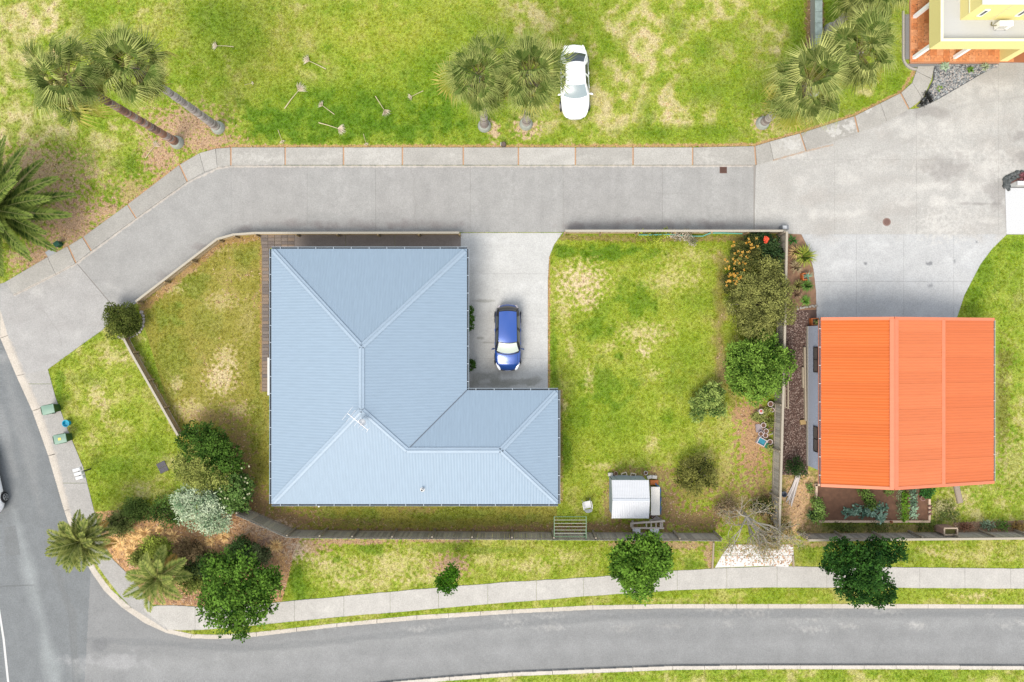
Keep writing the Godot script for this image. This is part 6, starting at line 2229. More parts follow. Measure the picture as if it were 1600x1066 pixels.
	# stones that end the strip garden
	for k in 7:
		var f := k / 6.0
		var st := MB.new()
		st.ball(Vector3.ZERO, Vector3(rr(.08, .16), rr(.05, .08), rr(.06, .1)), 5, 8, Color.WHITE, .15, rng)
		single("edging_stone", "pale stone, %s from the left in the row ending the strip garden" % ORDINALS[k], "stone", st.mesh(), mat("pale_stone", C(214, 206, 194), .9, "blotch"), at(P(lerpf(1246, 1275, f), 482 - 4 * f) + Vector3(0, .05, 0), rr(0, 3)), "pale stones ending the strip garden")
	# plants of the gravel bed
	strap_clump("agave", "pale blue green agave at the gravel bed's left end", 1474, 106, .38, .3, 40, .09, Color(.14, .22, .13), Color(.36, .45, .32), "plants of the gravel bed")
	strap_clump("agave", "small dark green spiky plant in the middle of the gravel bed", 1513, 111, .28, .3, 30, .06, Color(.03, .08, .012), Color(.14, .25, .04), "plants of the gravel bed")
	strap_clump("agave", "grey green tufted plant at the gravel bed's right end", 1536, 106, .34, .3, 46, .05, Color(.12, .16, .07), Color(.34, .38, .24), "plants of the gravel bed")
	strap_clump("agave", "low green weed at the gravel bed's lower tip", 1467, 139, .25, .15, 30, .05, Color(.06, .12, .02), Color(.2, .26, .07), "plants of the gravel bed")
	leafy("black_mondo", "almost black leafy clump at the pointed end of the gravel bed", [1443, 160, 1452, 156, 1449, 148], .2, .25, 420, .1, .03, Color(.006, .007, .006), Color(.03, .03, .028))
	# vine and hose on the lane fence
	leafy("fence_vine", "yellow green vine spilling over the lane fence of the east garden", [1030, 367, 1024, 374, 1040, 363, 1000, 367, 1015, 368], .24, .9, 420, .12, .06, Color(.08, .13, .01), Color(.33, .36, .05))
	leafy("fence_vine", "greyish flowering climber on the lane fence right of the yellow green vine", [1052, 366, 1060, 370, 1070, 364, 1082, 378, 1075, 372], .24, .8, 420, .1, .05, Color(.07, .08, .03), Color(.38, .33, .27))
	var hose := MB.new()
	hose.tube([P(998, 367, .8), P(1020, 367, .75), P(1045, 366, .7), P(1080, 369, .3), P(1098, 369, .4), P(1110, 364, 1.0), P(1130, 364, 1.05), P(1160, 365, .9)], [.04, .04, .04, .04, .04, .045, .045, .04], 7)
	single("garden_hose", "turquoise garden hose strung along the lane fence of the east garden", "hose", hose.mesh(), mat("hose_teal", C(110, 190, 170), .5))


# ---------------------------------------------------------------- things of the streets
func build_street_things() -> void:
	var lid_m := mat("bin_lid_green", C(142, 176, 156), .55)
	var body_m := mat("bin_green", Color(.014, .055, .018), .5)
	var k := 0
	for q in [[74.5, 640, .22, "green wheelie bin with plain pale lid at the kerb", 0], [93.5, 686, .2, "green wheelie bin with a yellow sticker on its lid", 1]]:
		var p := P(q[0], q[1], 1.0)
		p.y = .026
		var bin := thing("wheelie_bin", q[3], "bin", p, PI / 2 + q[2], "wheelie bins at the kerb")
		var b := MB.new()
		var lo := [Vector3(-.21, .06, -.24), Vector3(.21, .06, -.24), Vector3(.21, .06, .2), Vector3(-.21, .06, .2)]
		var hi := [Vector3(-.27, .98, -.33), Vector3(.27, .98, -.33), Vector3(.27, .98, .3), Vector3(-.27, .98, .3)]
		for j in 4:
			b.quad(lo[(j + 1) % 4], lo[j], hi[j], hi[(j + 1) % 4])
		b.quad(lo[0], lo[1], lo[2], lo[3])
		b.block(Vector3(0, .96, -.01), Vector3(.6, .05, .68))
		part("body", b.mesh(), body_m, bin)
		var l := MB.new()
		var rows := []
		for r in 5:
			var ring := PackedVector3Array()
			for s in 7:
				var u := (s - 3) / 3.0
				var v := r / 4.0
				ring.append(Vector3(u * lerpf(.29, .25, v), .99 + .06 * (1 - u * u) * sin(v * PI * .8 + .3), lerpf(-.36, .38, v)))
			rows.append(ring)
		l.grid(rows)
		l.bar(Vector3(-.27, .985, .37), Vector3(.27, .985, .37), .05, .04)
		var lid := part("lid", l.mesh(), lid_m, bin)
		if q[4]:
			var stk := MB.new()
			stk.box(Vector3(.0, 1.056, .02), Vector3(.16, .008, .18))
			part("sticker", stk.mesh(), mat("sticker_yellow", C(245, 226, 110), .6), lid)
		var h := MB.new()
		h.tube([Vector3(-.24, .95, -.42), Vector3(.24, .95, -.42)], [.022, .022], 7)
		h.bar(Vector3(-.22, .95, -.34), Vector3(-.22, .95, -.42), .03, .04)
		h.bar(Vector3(.22, .95, -.34), Vector3(.22, .95, -.42), .03, .04)
		part("handle", h.mesh(), body_m, bin)
		for s in [-.26, .26]:
			var w := MB.new()
			w.tube([Vector3(s - .03, .1, -.27), Vector3(s + .03, .1, -.27)], [.1, .1], 14)
			part("wheel", w.mesh(), mat("rubber", Color(.015, .015, .015), .85), bin)
		k += 1
	var tub := thing("blue_tub", "round bright turquoise tub on the grass edge between the bins", "tub", P(107, 661))
	var tb := MB.new()
	tb.lathe([Vector2(0, 0), Vector2(.17, 0), Vector2(.21, .3), Vector2(.225, .3), Vector2(.225, .325), Vector2(.195, .325), Vector2(.17, .16), Vector2(0, .16)], 18)
	part("body", tb.mesh(), mat("tub_cyan", C(30, 196, 232), .4), tub)
	var th := MB.new()
	th.tube([Vector3(-.2, .3, 0), Vector3(-.12, .36, .08), Vector3(.12, .36, .08), Vector3(.2, .3, 0)], [.012, .012, .012, .012], 6)
	part("handle", th.mesh(), mat("tub_handle", C(60, 150, 190), .4), tub)
	# letterboxes
	var base := P(141.5, 733)
	var lb := thing("letterboxes", "three white letterboxes side by side on one post at the sidewalk", "letterbox", base)
	var pm := mat("post_dark", C(80, 80, 78), .8)
	var white := mat("letterbox_white", C(248, 248, 248), .5)
	board(lb, "post", Vector3(0, -.02, 0), Vector3(0, 1.2, 0), .07, .07, pm)
	board(lb, "crossbar", Vector3(-.1, 1.16, -.3), Vector3(.08, 1.16, .42), .06, .05, pm)
	for j in 3:
		var c := Vector3(-.06 + j * .09, 1.3, -.2 + j * .24)
		var b := MB.new()
		b.block(c, Vector3(.48, .24, .2), Basis(Vector3.UP, .28), .04)
		var bx := part("letterbox", b.mesh(), white, lb)
		var sl := MB.new()
		sl.box(c + Basis(Vector3.UP, .28) * Vector3(-.243, .03, 0), Vector3(.008, .03, .15), Basis(Vector3.UP, .28))
		part("slot", sl.mesh(), mat("hole_black", Color(.01, .01, .01), .9), bx)
	# lids and grates
	var ul := thing("utility_cover", "dark grey utility cover of two plates set in the verge lawn", "cover", P(254, 730), .45)
	for s in [-.17, .17]:
		var b := MB.new()
		b.block(Vector3(0, .015, s), Vector3(.56, .05, .32), Basis(), .01)
		part("cover_plate", b.mesh(), mat("cover_grey", C(112, 108, 118), .8, "fine"), ul)
	var dg := thing("drain_grate", "small square rusty drain grate in the lane beside the path", "drain", P(1130, 266) + Vector3(0, .022, 0))
	var rust := mat("rust_brown", C(122, 88, 76), .85, "fine")
	for q in [[0, -.17, .44, .05], [0, .17, .44, .05], [-.2, 0, .04, .3], [.2, 0, .04, .3]]:
		var b := MB.new()
		b.box(Vector3(q[0], .012, q[1]), Vector3(q[2], .024, q[3]))
		part("frame", b.mesh(), rust, dg)
	for j in 6:
		var b := MB.new()
		b.box(Vector3(-.15 + j * .06, .01, 0), Vector3(.035, .018, .29))
		part("grate_bar", b.mesh(), rust, dg)
	var dd := MB.new()
	dd.box(Vector3(0, .001, 0), Vector3(.37, .002, .29))
	part("drain_hole", dd.mesh(), mat("rust_dark", C(84, 62, 56), .9), dg)
	var mh := thing("manhole_cover", "round rusty manhole cover in the pale concrete apron", "manhole", P(1385.5, 347) + Vector3(0, .022, 0))
	var mb := MB.new()
	mb.tube([Vector3(0, 0, 0), Vector3(0, .014, 0)], [.255, .25], 28)
	part("ring", mb.mesh(), mat("rust_ring", C(170, 140, 130), .85, "fine"), mh)
	var mc := MB.new()
	mc.tube([Vector3(0, .0, 0), Vector3(0, .02, 0)], [.19, .188], 26)
	for j in 8:
		var a := TAU * j / 8
		mc.bar(Vector3(cos(a) * .05, .022, sin(a) * .05), Vector3(cos(a) * .17, .022, sin(a) * .17), .025, .008)
	part("lid", mc.mesh(), mat("rust_lid", C(146, 112, 102), .85, "fine"), mh)
	# power pillar at the fence corner
	var pp := thing("power_pillar", "grey power pillar with white cap at the end of the lane fence", "utility box", P(1222, 357.5))
	var pb := MB.new()
	pb.block(Vector3(0, .3, 0), Vector3(.42, .6, .26), Basis(), .03)
	part("body", pb.mesh(), mat("pillar_grey", C(150, 154, 160), .6), pp)
	var pc := MB.new()
	pc.block(Vector3(-.06, .62, 0), Vector3(.24, .05, .2), Basis(), .02)
	part("cap", pc.mesh(), mat("pillar_white", C(236, 238, 240), .5), pp)
	# small post by the path
	var sp := thing("marker_post", "short stubby brown post with white side by the lane path", "post", P(787, 227))
	var sb := MB.new()
	sb.tube([Vector3(0, 0, 0), Vector3(0, .3, 0), Vector3(0, .34, 0)], [.15, .15, .12], 12)
	part("body", sb.mesh(), mat("marker_brown", C(126, 108, 96), .8, "fine"), sp)
	var sw := MB.new()
	sw.box(Vector3(-.17, .2, 0), Vector3(.03, .26, .2))
	part("white_plate", sw.mesh(), mat("pillar_white", C(236, 238, 240), .5), sp)
	# low wall with a pale green cap in the north lawn
	var a := P(1270, -40)
	var lw := thing("low_wall", "low wall with pale blue green capping crossing the lawn by the palms", "wall", a)
	var e := P(1270, 80) - a
	board(lw, "wall_body", Vector3(0, .42, 0), e + Vector3(0, .42, 0), .3, .84, mat("wall_grey", C(176, 178, 170), .9, "fine"))
	var caps := 7
	for j in caps:
		board(lw, "capping", e * (j / float(caps)) + Vector3(0, .87, .01), e * ((j + 1) / float(caps)) + Vector3(0, .87, -.01), .44, .06, mat("cap_green", C(186, 206, 196), .8, "blotch"))
	# service things under the date palm
	var gb := thing("green_box", "dark green service box half hidden by the date palm fronds", "utility box", P(94.5, 382.5), .6)
	var g := MB.new()
	g.block(Vector3(0, .22, 0), Vector3(.3, .44, .26), Basis(), .03)
	part("body", g.mesh(), mat("box_green", C(24, 84, 62), .5), gb)
	g = MB.new()
	g.block(Vector3(0, .45, 0), Vector3(.33, .04, .29), Basis(), .015)
	part("lid", g.mesh(), mat("box_lid", C(34, 96, 74), .5), gb)
	var cs := MB.new()
	cs.block(Vector3(0, .03, 0), Vector3(.6, .06, .45), Basis(), .01)
	single("meter_lid", "pale grey meter lid set in the ground by the green service box", "cover", cs.mesh(), mat("lid_pale", C(204, 208, 212), .8, "fine"), at(P(80, 395), .6))
	# the white surfaced pad at the right edge with its round stone bed
	var wp := MB.new()
	wp.slab(V2s([1570, 293.5, 1760, 293.5, 1760, 366, 1572, 366]), .06, .06)
	structure("white_pad", wp.mesh(), mat("white_concrete", C(248, 249, 250), .7, "fine"))
	var wr := MB.new()
	wr.slab(V2s([1570, 292.5, 1588, 284, 1760, 284, 1760, 292.8]), .05, .05)
	structure("grey_pad", wr.mesh(), mat("grey_concrete", C(206, 206, 202), .8, "blotch"))
	var tr := MB.new()
	tr.bar(P(1569, 293.2, .03), P(1760, 293.2, .03), .05, .1)
	single("metal_trim", "thin dark metal trim along the white pad at the right edge", "trim", tr.mesh(), mat("trim_grey", C(120, 118, 114), .6))
	var wb := MB.new()
	wb.block(Vector3(0, .09, 0), Vector3(.5, .18, .26), Basis(), .03)
	single("white_block", "small white block on the grey pad at the right edge", "block", wb.mesh(), mats["letterbox_white"], at(P(1593, 287) + Vector3(0, .05, 0)))
	var rb := structure_root("stone_ring_bed")
	poly_slab(rb, "soil", [1569, 292, 1570, 280, 1578, 271, 1592, 268, 1760, 268, 1760, 283, 1588, 283], .04, .05, mat("ring_soil", C(120, 84, 78), .95, "blotch"))
	for j in 26:
		var f := j / 25.0
		var q := Vector2(1569, 292).lerp(Vector2(1570, 279), minf(f * 3, 1)) if f < .33 else Vector2(1570, 279).lerp(Vector2(1592, 268.5), minf((f - .33) * 3, 1)) if f < .66 else Vector2(1592, 268.5).lerp(Vector2(1640, 268), (f - .66) * 3)
		for s in 2:
			var st := MB.new()
			st.ball(Vector3.ZERO, Vector3(rr(.1, .16), rr(.08, .12), rr(.1, .15)), 5, 8, Color.WHITE, .16, rng)
			part("stone", st.mesh(), [mat("dark_stone_a", C(120, 124, 124), .9, "blotch"), mat("dark_stone_b", C(92, 98, 98), .9, "blotch")][(j + s) % 2], rb, at(P(q.x + s * 5.0 + rr(-1, 1), q.y + s * 4.0 + rr(-1, 1)) + Vector3(0, .07, 0), rr(0, 3)))
	strap_clump("flax", "purple leaved plant in the stone ringed bed at the right edge", 1597, 278, .4, .3, 40, .05, Color(.08, .02, .03), Color(.22, .09, .1), "flaxes by the garage pad")
	# white stones round the clipped shrub
	for j in 13:
		var t := lerpf(-.5, 1.9, j / 12.0)
		var st := MB.new()
		st.ball(Vector3.ZERO, Vector3(rr(.08, .15), rr(.06, .09), rr(.07, .12)), 5, 8, Color.WHITE, .14, rng)
		single("border_stone", "white border stone beside the round clipped shrub, %s in the arc from its top end" % ORDINALS[j], "stone", st.mesh(), mat("white_pebble", C(228, 218, 208), .9, "blotch"), at(P(196 + cos(t) * 29, 501 + sin(t) * 27) + Vector3(0, .05, 0), rr(0, 3)), "white stones round the clipped shrub")


# ---------------------------------------------------------------- things of the yard
func build_yard_things() -> void:
	# shed
	var x0 := 6.02
	var x1 := 8.20
	var z0 := 8.36
	var z1 := 10.66
	var o := Vector3((x0 + x1) / 2, 0, (z0 + z1) / 2)
	var shed := thing("garden_shed", "small garden shed with white corrugated gable roof by the back fence", "shed", o)
	var roof_m := mat("shed_white", Color(.44, .45, .47), .45, "roof")
	var wall_m := mat("shed_wall", C(196, 212, 224), .7, "fine")
	var zm := o.z
	var ridge := 2.05
	var ev := 1.72
	var fa := func(_x: float, z: float) -> float: return ridge - absf(z - zm) * (ridge - ev) / (z1 - zm)
	for q in [[z0, zm], [zm, z1]]:
		for s in 3:
			var mb := MB.new()
			var a := lerpf(x0, x1, s / 3.0)
			var b := lerpf(x0, x1, (s + 1) / 3.0)
			ribbed(PackedVector2Array([Vector2(a, q[0]), Vector2(b, q[0]), Vector2(b, q[1]), Vector2(a, q[1])]), fa, Vector2(0, 1), .105, .022, mb)
			part("roof_sheet", mb.mesh(), roof_m, shed, Transform3D(Basis(), -o + Vector3(0, .004 * s, 0)))
	var rc := MB.new()
	ridge_cap(rc, Vector3(x0, ridge + .01, zm) - o, Vector3(x1, ridge + .01, zm) - o, .09, .025, .025)
	part("ridge_cap", rc.mesh(), mat("shed_cap", Color(.42, .44, .47), .5), shed)
	for x in [x0 - .01, x1 + .01]:
		for q in [[z0, zm, ev, ridge], [zm, z1, ridge, ev]]:
			board(shed, "barge_trim", Vector3(x, q[2] - .03, q[0]) - o, Vector3(x, q[3] - .03, q[1]) - o, .03, .1, roof_m)
	for z in [z0 + .06, z1 - .06]:
		var wb := MB.new()
		for j in 14:
			var wx := lerpf(x0 + .08, x1 - .08, (j + .5) / 14.0)
			wb.box(Vector3(wx, .86, z + (.008 if j % 2 else 0.0)) - o, Vector3((x1 - x0 - .16) / 14.0, 1.66, .03))
		part("wall", wb.mesh(), wall_m, shed)
	for x in [x0 + .06, x1 - .06]:
		var wb := MB.new()
		for j in 14:
			var wz := lerpf(z0 + .1, z1 - .1, (j + .5) / 14.0)
			wb.box(Vector3(x + (.008 if j % 2 else 0.0), .86, wz) - o, Vector3(.03, 1.66, (z1 - z0 - .2) / 14.0))
		part("wall", wb.mesh(), wall_m, shed)
	var dr := MB.new()
	dr.block(Vector3(o.x - .3, .82, z0 + .03) - o, Vector3(.8, 1.6, .03))
	part("door", dr.mesh(), mat("shed_door", C(176, 192, 206), .6), shed)
	# stacked sheet, tarp and crate beside the shed
	var st := P(1022, 779)
	var sheet := MB.new()
	sheet.block(Vector3(0, .52, 0), Vector3(.56, .05, 1.75), Basis(Vector3(0, 0, 1), -.03), .01)
	for s in [[-.22, -.8], [.22, -.8], [-.22, .8], [.22, .8]]:
		sheet.box(Vector3(s[0], .25, s[1]), Vector3(.06, .5, .06))
	single("cream_bench", "cream topped work bench standing against the shed's right side", "bench", sheet.mesh(), mat("bench_cream", C(246, 240, 230, 1.5), .7, "fine"), at(st + Vector3(-.02, 0, .05)))
	var tarp := MB.new()
	var rows := []
	for r in 13:
		var f := r / 12.0
		var z := lerpf(-1.05, .92, f)
		var bend := .34 * maxf(0, .22 - f) / .22
		var ring := PackedVector3Array()
		for s in 6:
			var u := s / 5.0
			ring.append(Vector3(.24 + u * .16 - bend * (1 - u * .2) + .02 * sin(f * 21 + u * 3), .5 * (1 - u) + .04 + .03 * sin(f * 17), z))
		rows.append(ring)
	tarp.grid(rows)
	single("blue_tarp", "blue tarpaulin edge hanging down the cream bench's right side", "tarpaulin", tarp.mesh(), tint_off(mat("tarp_blue", C(62, 150, 222), .5, "blotch")), at(st + Vector3(.04, 0, .02)))
	var cr := thing("orange_crate", "rusty orange crate between the shed and the blue tarpaulin", "crate", P(1021, 753))
	var ob := mat("crate_orange", C(208, 116, 36), .7, "fine")
	for q in [[0, .28, 0, .5, .04, .3], [0, .15, -.13, .5, .26, .03], [0, .15, .13, .5, .26, .03], [-.23, .15, 0, .03, .26, .23], [.23, .15, 0, .03, .26, .23]]:
		var b := MB.new()
		b.box(Vector3(q[0], q[1], q[2]), Vector3(q[3], q[4], q[5]))
		part("crate_board", b.mesh(), ob, cr)
	var cb := mat("block_grey", C(206, 202, 194, 1.4), .9, "fine")
	for q in [[1014, 745, .2, "grey concrete block, left of the two by the shed's top right corner"], [1022, 745, -.1, "grey concrete block, right of the two by the shed's top right corner"], [953.5, 741, 0, "concrete block at the shed's top left corner"]]:
		var b := MB.new()
		b.block(Vector3(0, .1, 0), Vector3(.3, .2, .2), Basis(), .012)
		single("concrete_block", q[3], "block", b.mesh(), cb, at(P(q[0], q[1]), q[2]), "concrete blocks round the shed")
	pot("beige pot at the shed's top left corner", P(961.5, 739), .13, .26, mat("pot_beige", C(222, 196, 164), .8, "fine"), mats["dark_soil"])
	pot("white bucket at the shed's top right corner", P(1008, 738), .12, .28, mat("bucket_white", C(238, 230, 224), .5), mats["dark_soil"], "", "bucket")
	for q in [[975, 741, .3, "cream stone trough behind the shed, left of two"], [989, 742, -.2, "cream stone trough behind the shed, right of two"]]:
		var tq := thing("stone_trough", q[3], "trough", P(q[0], q[1]), q[2], "cream troughs behind the shed")
		for s in [[0, -.09, .34, .04], [0, .09, .34, .04], [-.15, 0, .04, .14], [.15, 0, .04, .14]]:
			var b := MB.new()
			b.box(Vector3(s[0], .07, s[1]), Vector3(s[2], .14, s[3]))
			part("trough_side", b.mesh(), mat("trough_cream", C(240, 224, 198, 1.4), .8, "fine"), tq)
	# frame of timber rails below the shed
	var tf := thing("timber_rack", "long pale timber rack with cross pieces lying below the shed", "timber rack", P(1010, 819))
	var tm := mat("frame_timber", C(226, 212, 198, 1.5), .9, "wood")
	var tp := tf.position
	board(tf, "rail", P(984, 816) - tp + Vector3(0, .3, 0), P(1037, 812) - tp + Vector3(0, .36, 0), .11, .09, tm)
	board(tf, "rail", P(986, 823.5) - tp + Vector3(0, .25, 0), P(1036, 823.5) - tp + Vector3(0, .28, 0), .1, .09, tm)
	for x in [985, 1009, 1016.5, 1024, 1031]:
		board(tf, "cross_piece", P(x, 815.5) - tp + Vector3(0, .22, 0), P(x, 822.5) - tp + Vector3(0, .22, 0), .08, .07, tm)
	for x in [988, 1034]:
		board(tf, "bearer", P(x, 813) - tp + Vector3(0, .08, 0), P(x, 826) - tp + Vector3(0, .08, 0), .1, .16, tm)
	var wood := thing("wood_pile", "untidy pile of dark offcuts and sticks below the cream bench", "wood pile", P(1023, 806))
	for j in 22:
		var a := Vector3(rr(-.3, .35), .05 + j * .014, rr(-.22, .22))
		var d := Vector3(rr(-1, 1), 0, rr(-.45, .45)).normalized() * rr(.16, .34)
		board(wood, "offcut", a - d, a + d + Vector3(0, rr(0, .05), 0), rr(.04, .08), rr(.03, .05), [mat("offcut_a", C(216, 206, 196), .9, "wood"), mat("offcut_b", C(120, 78, 62), .9, "wood"), mat("offcut_c", C(170, 160, 150), .9, "wood")][j % 3])
	for q in [[993.5, 828, .46, .3, "white plastic tub pair, the left one under the timber rack"], [1021.5, 829, .56, .36, "white plastic box, the right one under the timber rack"]]:
		var tb := thing("white_box", q[4], "box", P(q[0], q[1]), .05)
		var b := MB.new()
		b.block(Vector3(0, .16, 0), Vector3(q[2], .32, q[3]), Basis(), .03)
		part("body", b.mesh(), mat("box_white", C(244, 246, 250), .5), tb)
		var l := MB.new()
		l.block(Vector3(.06, .33, 0), Vector3(q[2] * .72, .03, q[3] * 1.02), Basis(), .01)
		part("lid", l.mesh(), mat("box_lid_white", C(250, 250, 252), .4), tb)
	# chair
	var ch := thing("plastic_chair", "white plastic garden chair standing alone on the lawn", "chair", P(916.5, 786.5), .18)
	var wh := mat("chair_white", C(252, 252, 252), .45)
	var seat := MB.new()
	seat.block(Vector3(0, .42, 0), Vector3(.46, .035, .44), Basis(), .01)
	part("seat", seat.mesh(), wh, ch)
	var bkr := []
	for r in 5:
		var ring := PackedVector3Array()
		for s in 9:
			var u := (s - 4) / 4.0
			ring.append(Vector3(u * lerpf(.25, .22, r / 4.0), .42 + r * .1, .22 + .12 * r / 4.0 + .07 * (1 - u * u)))
		bkr.append(ring)
	var bk := MB.new()
	bk.grid(bkr)
	part("backrest", bk.mesh(), wh, ch)
	for s in [-1, 1]:
		var am := MB.new()
		am.tube([Vector3(s * .27, .62, -.2), Vector3(s * .28, .64, 0), Vector3(s * .26, .64, .25)], [.028, .032, .028], 6)
		am.tube([Vector3(s * .27, .62, -.2), Vector3(s * .25, .42, -.2)], [.022, .022], 6)
		part("armrest", am.mesh(), wh, ch)
		for z in [-.2, .22]:
			var lg := MB.new()
			lg.tube([Vector3(s * .21, .42, z), Vector3(s * .26, 0, z * 1.2)], [.026, .02], 6)
			part("leg", lg.mesh(), wh, ch)
	# clothesline
	var cz := P(887, 834)
	var cl := thing("clothesline", "green folding clothesline frame on two posts at the back fence", "clothesline", cz)
	var gm := mat("line_green", C(112, 150, 112), .5)
	var hl := 1.72
	var xa := P(861, 838, 0).x - cz.x + .1
	var xb := P(914, 838, 0).x - cz.x - .1
	for x in [xa, xb]:
		board(cl, "post", Vector3(x, 0, -.1), Vector3(x, hl + .05, -.1), .07, .07, gm)
		board(cl, "arm", Vector3(x, hl, -.1), Vector3(x, hl, -1.5), .04, .04, gm)
		board(cl, "brace", Vector3(x, 1.0, -.1), Vector3(x, hl - .03, -.8), .03, .03, gm)
	for j in 7:
		var z := -.28 - j * .2
		var m := MB.new()
		m.tube([Vector3(xa, hl + .01, z), Vector3(xb, hl + .01, z)], [.02 if j in [0, 6] else .012, .02 if j in [0, 6] else .012], 6)
		part("line_rail" if j in [0, 6] else "line", m.mesh(), gm if j in [0, 6] else mat("line_white", C(226, 232, 214), .6), cl)
	# pots and bits by the boundary fence
	var soil: Material = mats["dark_soil"]
	var rim := mat("pot_pale", C(236, 220, 220), .6)
	for q in [["pale pot, topmost of the pot group by the boundary fence", 1202, 631, .17], ["pale pot right under the topmost one by the fence", 1204.5, 640, .14], ["pale pot above the pot trio, beside the grey tray", 1191, 664, .16], ["pale pot of the trio, upper right", 1195, 673, .15], ["pale pot of the trio, lower left", 1187, 677.5, .15], ["pale pot of the trio, lower right", 1194, 680, .15], ["pale pot with a little green plant, lowest of the pots", 1201, 690, .17]]:
		pot(q[0], P(q[1], q[2]), q[3], .26, rim, soil, "pots by the boundary fence")
	var lidp := thing("lidded_bucket", "white bucket with a red mark on its lid among the pots", "bucket", P(1187, 642.5))
	var lbm := MB.new()
	lbm.tube([Vector3(0, 0, 0), Vector3(0, .28, 0), Vector3(0, .3, 0)], [.15, .165, .16], 16)
	part("body", lbm.mesh(), rim, lidp)
	var rd := MB.new()
	rd.tube([Vector3(-.01, .3, -.03), Vector3(-.01, .306, -.03)], [.085, .085], 14)
	part("red_mark", rd.mesh(), mat("mark_red", C(214, 92, 84), .5), lidp)
	var tray := thing("grey_tray", "grey plastic tray beside the pots by the fence", "tray", P(1185, 669), .1)
	for q in [[0, .02, 0, .36, .04, .5], [-.17, .08, 0, .03, .14, .5], [.17, .08, 0, .03, .14, .5]]:
		var b := MB.new()
		b.box(Vector3(q[0], q[1], q[2]), Vector3(q[3], q[4], q[5]))
		part("tray_side", b.mesh(), mat("tray_grey", C(182, 168, 172), .6), tray)
	var tc := thing("teal_crate", "white rimmed crate with turquoise contents at the foot of the pots", "crate", P(1188, 689.5), -.5)
	for q in [[0, -.2, .54, .04], [0, .2, .54, .04], [-.25, 0, .04, .36], [.25, 0, .04, .36]]:
		var b := MB.new()
		b.box(Vector3(q[0], .16, q[1]), Vector3(q[2], .32, q[3]))
		part("crate_side", b.mesh(), rim, tc)
	var tcf := MB.new()
	tcf.box(Vector3(0, .12, 0), Vector3(.44, .2, .35))
	part("turquoise_bag", tcf.mesh(), mat("bag_teal", C(60, 164, 190), .4, "blotch"), tc)
	var gbx := MB.new()
	gbx.block(Vector3(0, .13, 0), Vector3(.24, .26, .34), Basis(), .02)
	single("green_box", "small green box against the turquoise crate", "box", gbx.mesh(), mat("box_emerald", C(22, 130, 92), .5), at(P(1196, 695), -.5))
	for q in [["yellow green potted succulent left of the lidded bucket", 1182, 651], ["olive succulent between bucket and pots", 1190, 654], ["yellow green plant right of the lidded bucket", 1198, 643], ["olive plant above the pot trio by the fence", 1203, 659], ["green plant below the lowest pot by the fence", 1203, 700]]:
		leafy("potted_plant", q[0], [q[1], q[2]], .2, .4, 130, .12, .05, Color(.07, .09, .02), Color(.30, .32, .10), "plants among the pots")
	var jm := mat("junk_dark", C(70, 60, 64), .7)
	var jk := thing("scrap_heap", "heap of dark rods and pipes between the pots and the fence", "scrap", P(1203, 672))
	for j in 9:
		var a := Vector3(rr(-.25, .2), .06 + j * .02, rr(-.35, .3))
		board(jk, "rod", a, a + Vector3(rr(.1, .35), rr(0, .06), rr(-.12, .12)), .04, .04, [jm, mat("junk_grey", C(180, 172, 170), .7), mat("junk_brown", C(130, 88, 76), .8)][j % 3])
	# timber beside the orange house
	var pt := mat("plank_pale", C(232, 214, 186), .9, "wood")
	single("timber_plank", "long pale plank standing on edge along the orange house's grey wall", "plank", box_mesh(Vector3(.1, .24, 4.6)), pt, at(P(1256.5, 600), .015), "planks in the bark bed")
	single("timber_plank", "short pale plank at the upper part of the grey wall", "plank", box_mesh(Vector3(.09, .2, 1.3)), pt, at(P(1253.5, 590), .02), "planks in the bark bed")
	single("timber_plank", "pale plank lying close beside the boundary fence, left of two", "plank", box_mesh(Vector3(.09, .12, 1.7)), pt, at(P(1226, 616), .0), "planks in the bark bed")
	single("timber_plank", "pale plank lying beside the boundary fence, right of two", "plank", box_mesh(Vector3(.09, .1, 1.75)), pt, at(P(1231, 617), .0), "planks in the bark bed")
	single("timber_plank", "short cross plank below the two fence planks", "plank", box_mesh(Vector3(.34, .06, .08)), pt, at(P(1229, 637), -.3), "planks in the bark bed")
	single("wood_offcut", "square yellowish wood offcut at the foot of the grey wall", "offcut", box_mesh(Vector3(.36, .14, .3)), mat("offcut_yellow", C(226, 190, 130), .85, "wood"), at(P(1254, 659.5), .1))


func tint_off(m: StandardMaterial3D) -> StandardMaterial3D:
	m.cull_mode = BaseMaterial3D.CULL_DISABLED
	return m


# ---------------------------------------------------------------- what lies and grows in numbers
func mask_fill(mask: PackedByteArray, pts: Array, value: int) -> void:
	var p := px2(pts)
	var lo := p[0]
	var hi := p[0]
	for q in p:
		lo = lo.min(q)
		hi = hi.max(q)
	for y in range(maxi(0, int(lo.y / 2)), mini(533, int(hi.y / 2) + 1)):
		for x in range(maxi(0, int(lo.x / 2)), mini(800, int(hi.x / 2) + 1)):
			if Geometry2D.is_point_in_polygon(Vector2(x * 2 + 1, y * 2 + 1), p):
				mask[y * 800 + x] = value


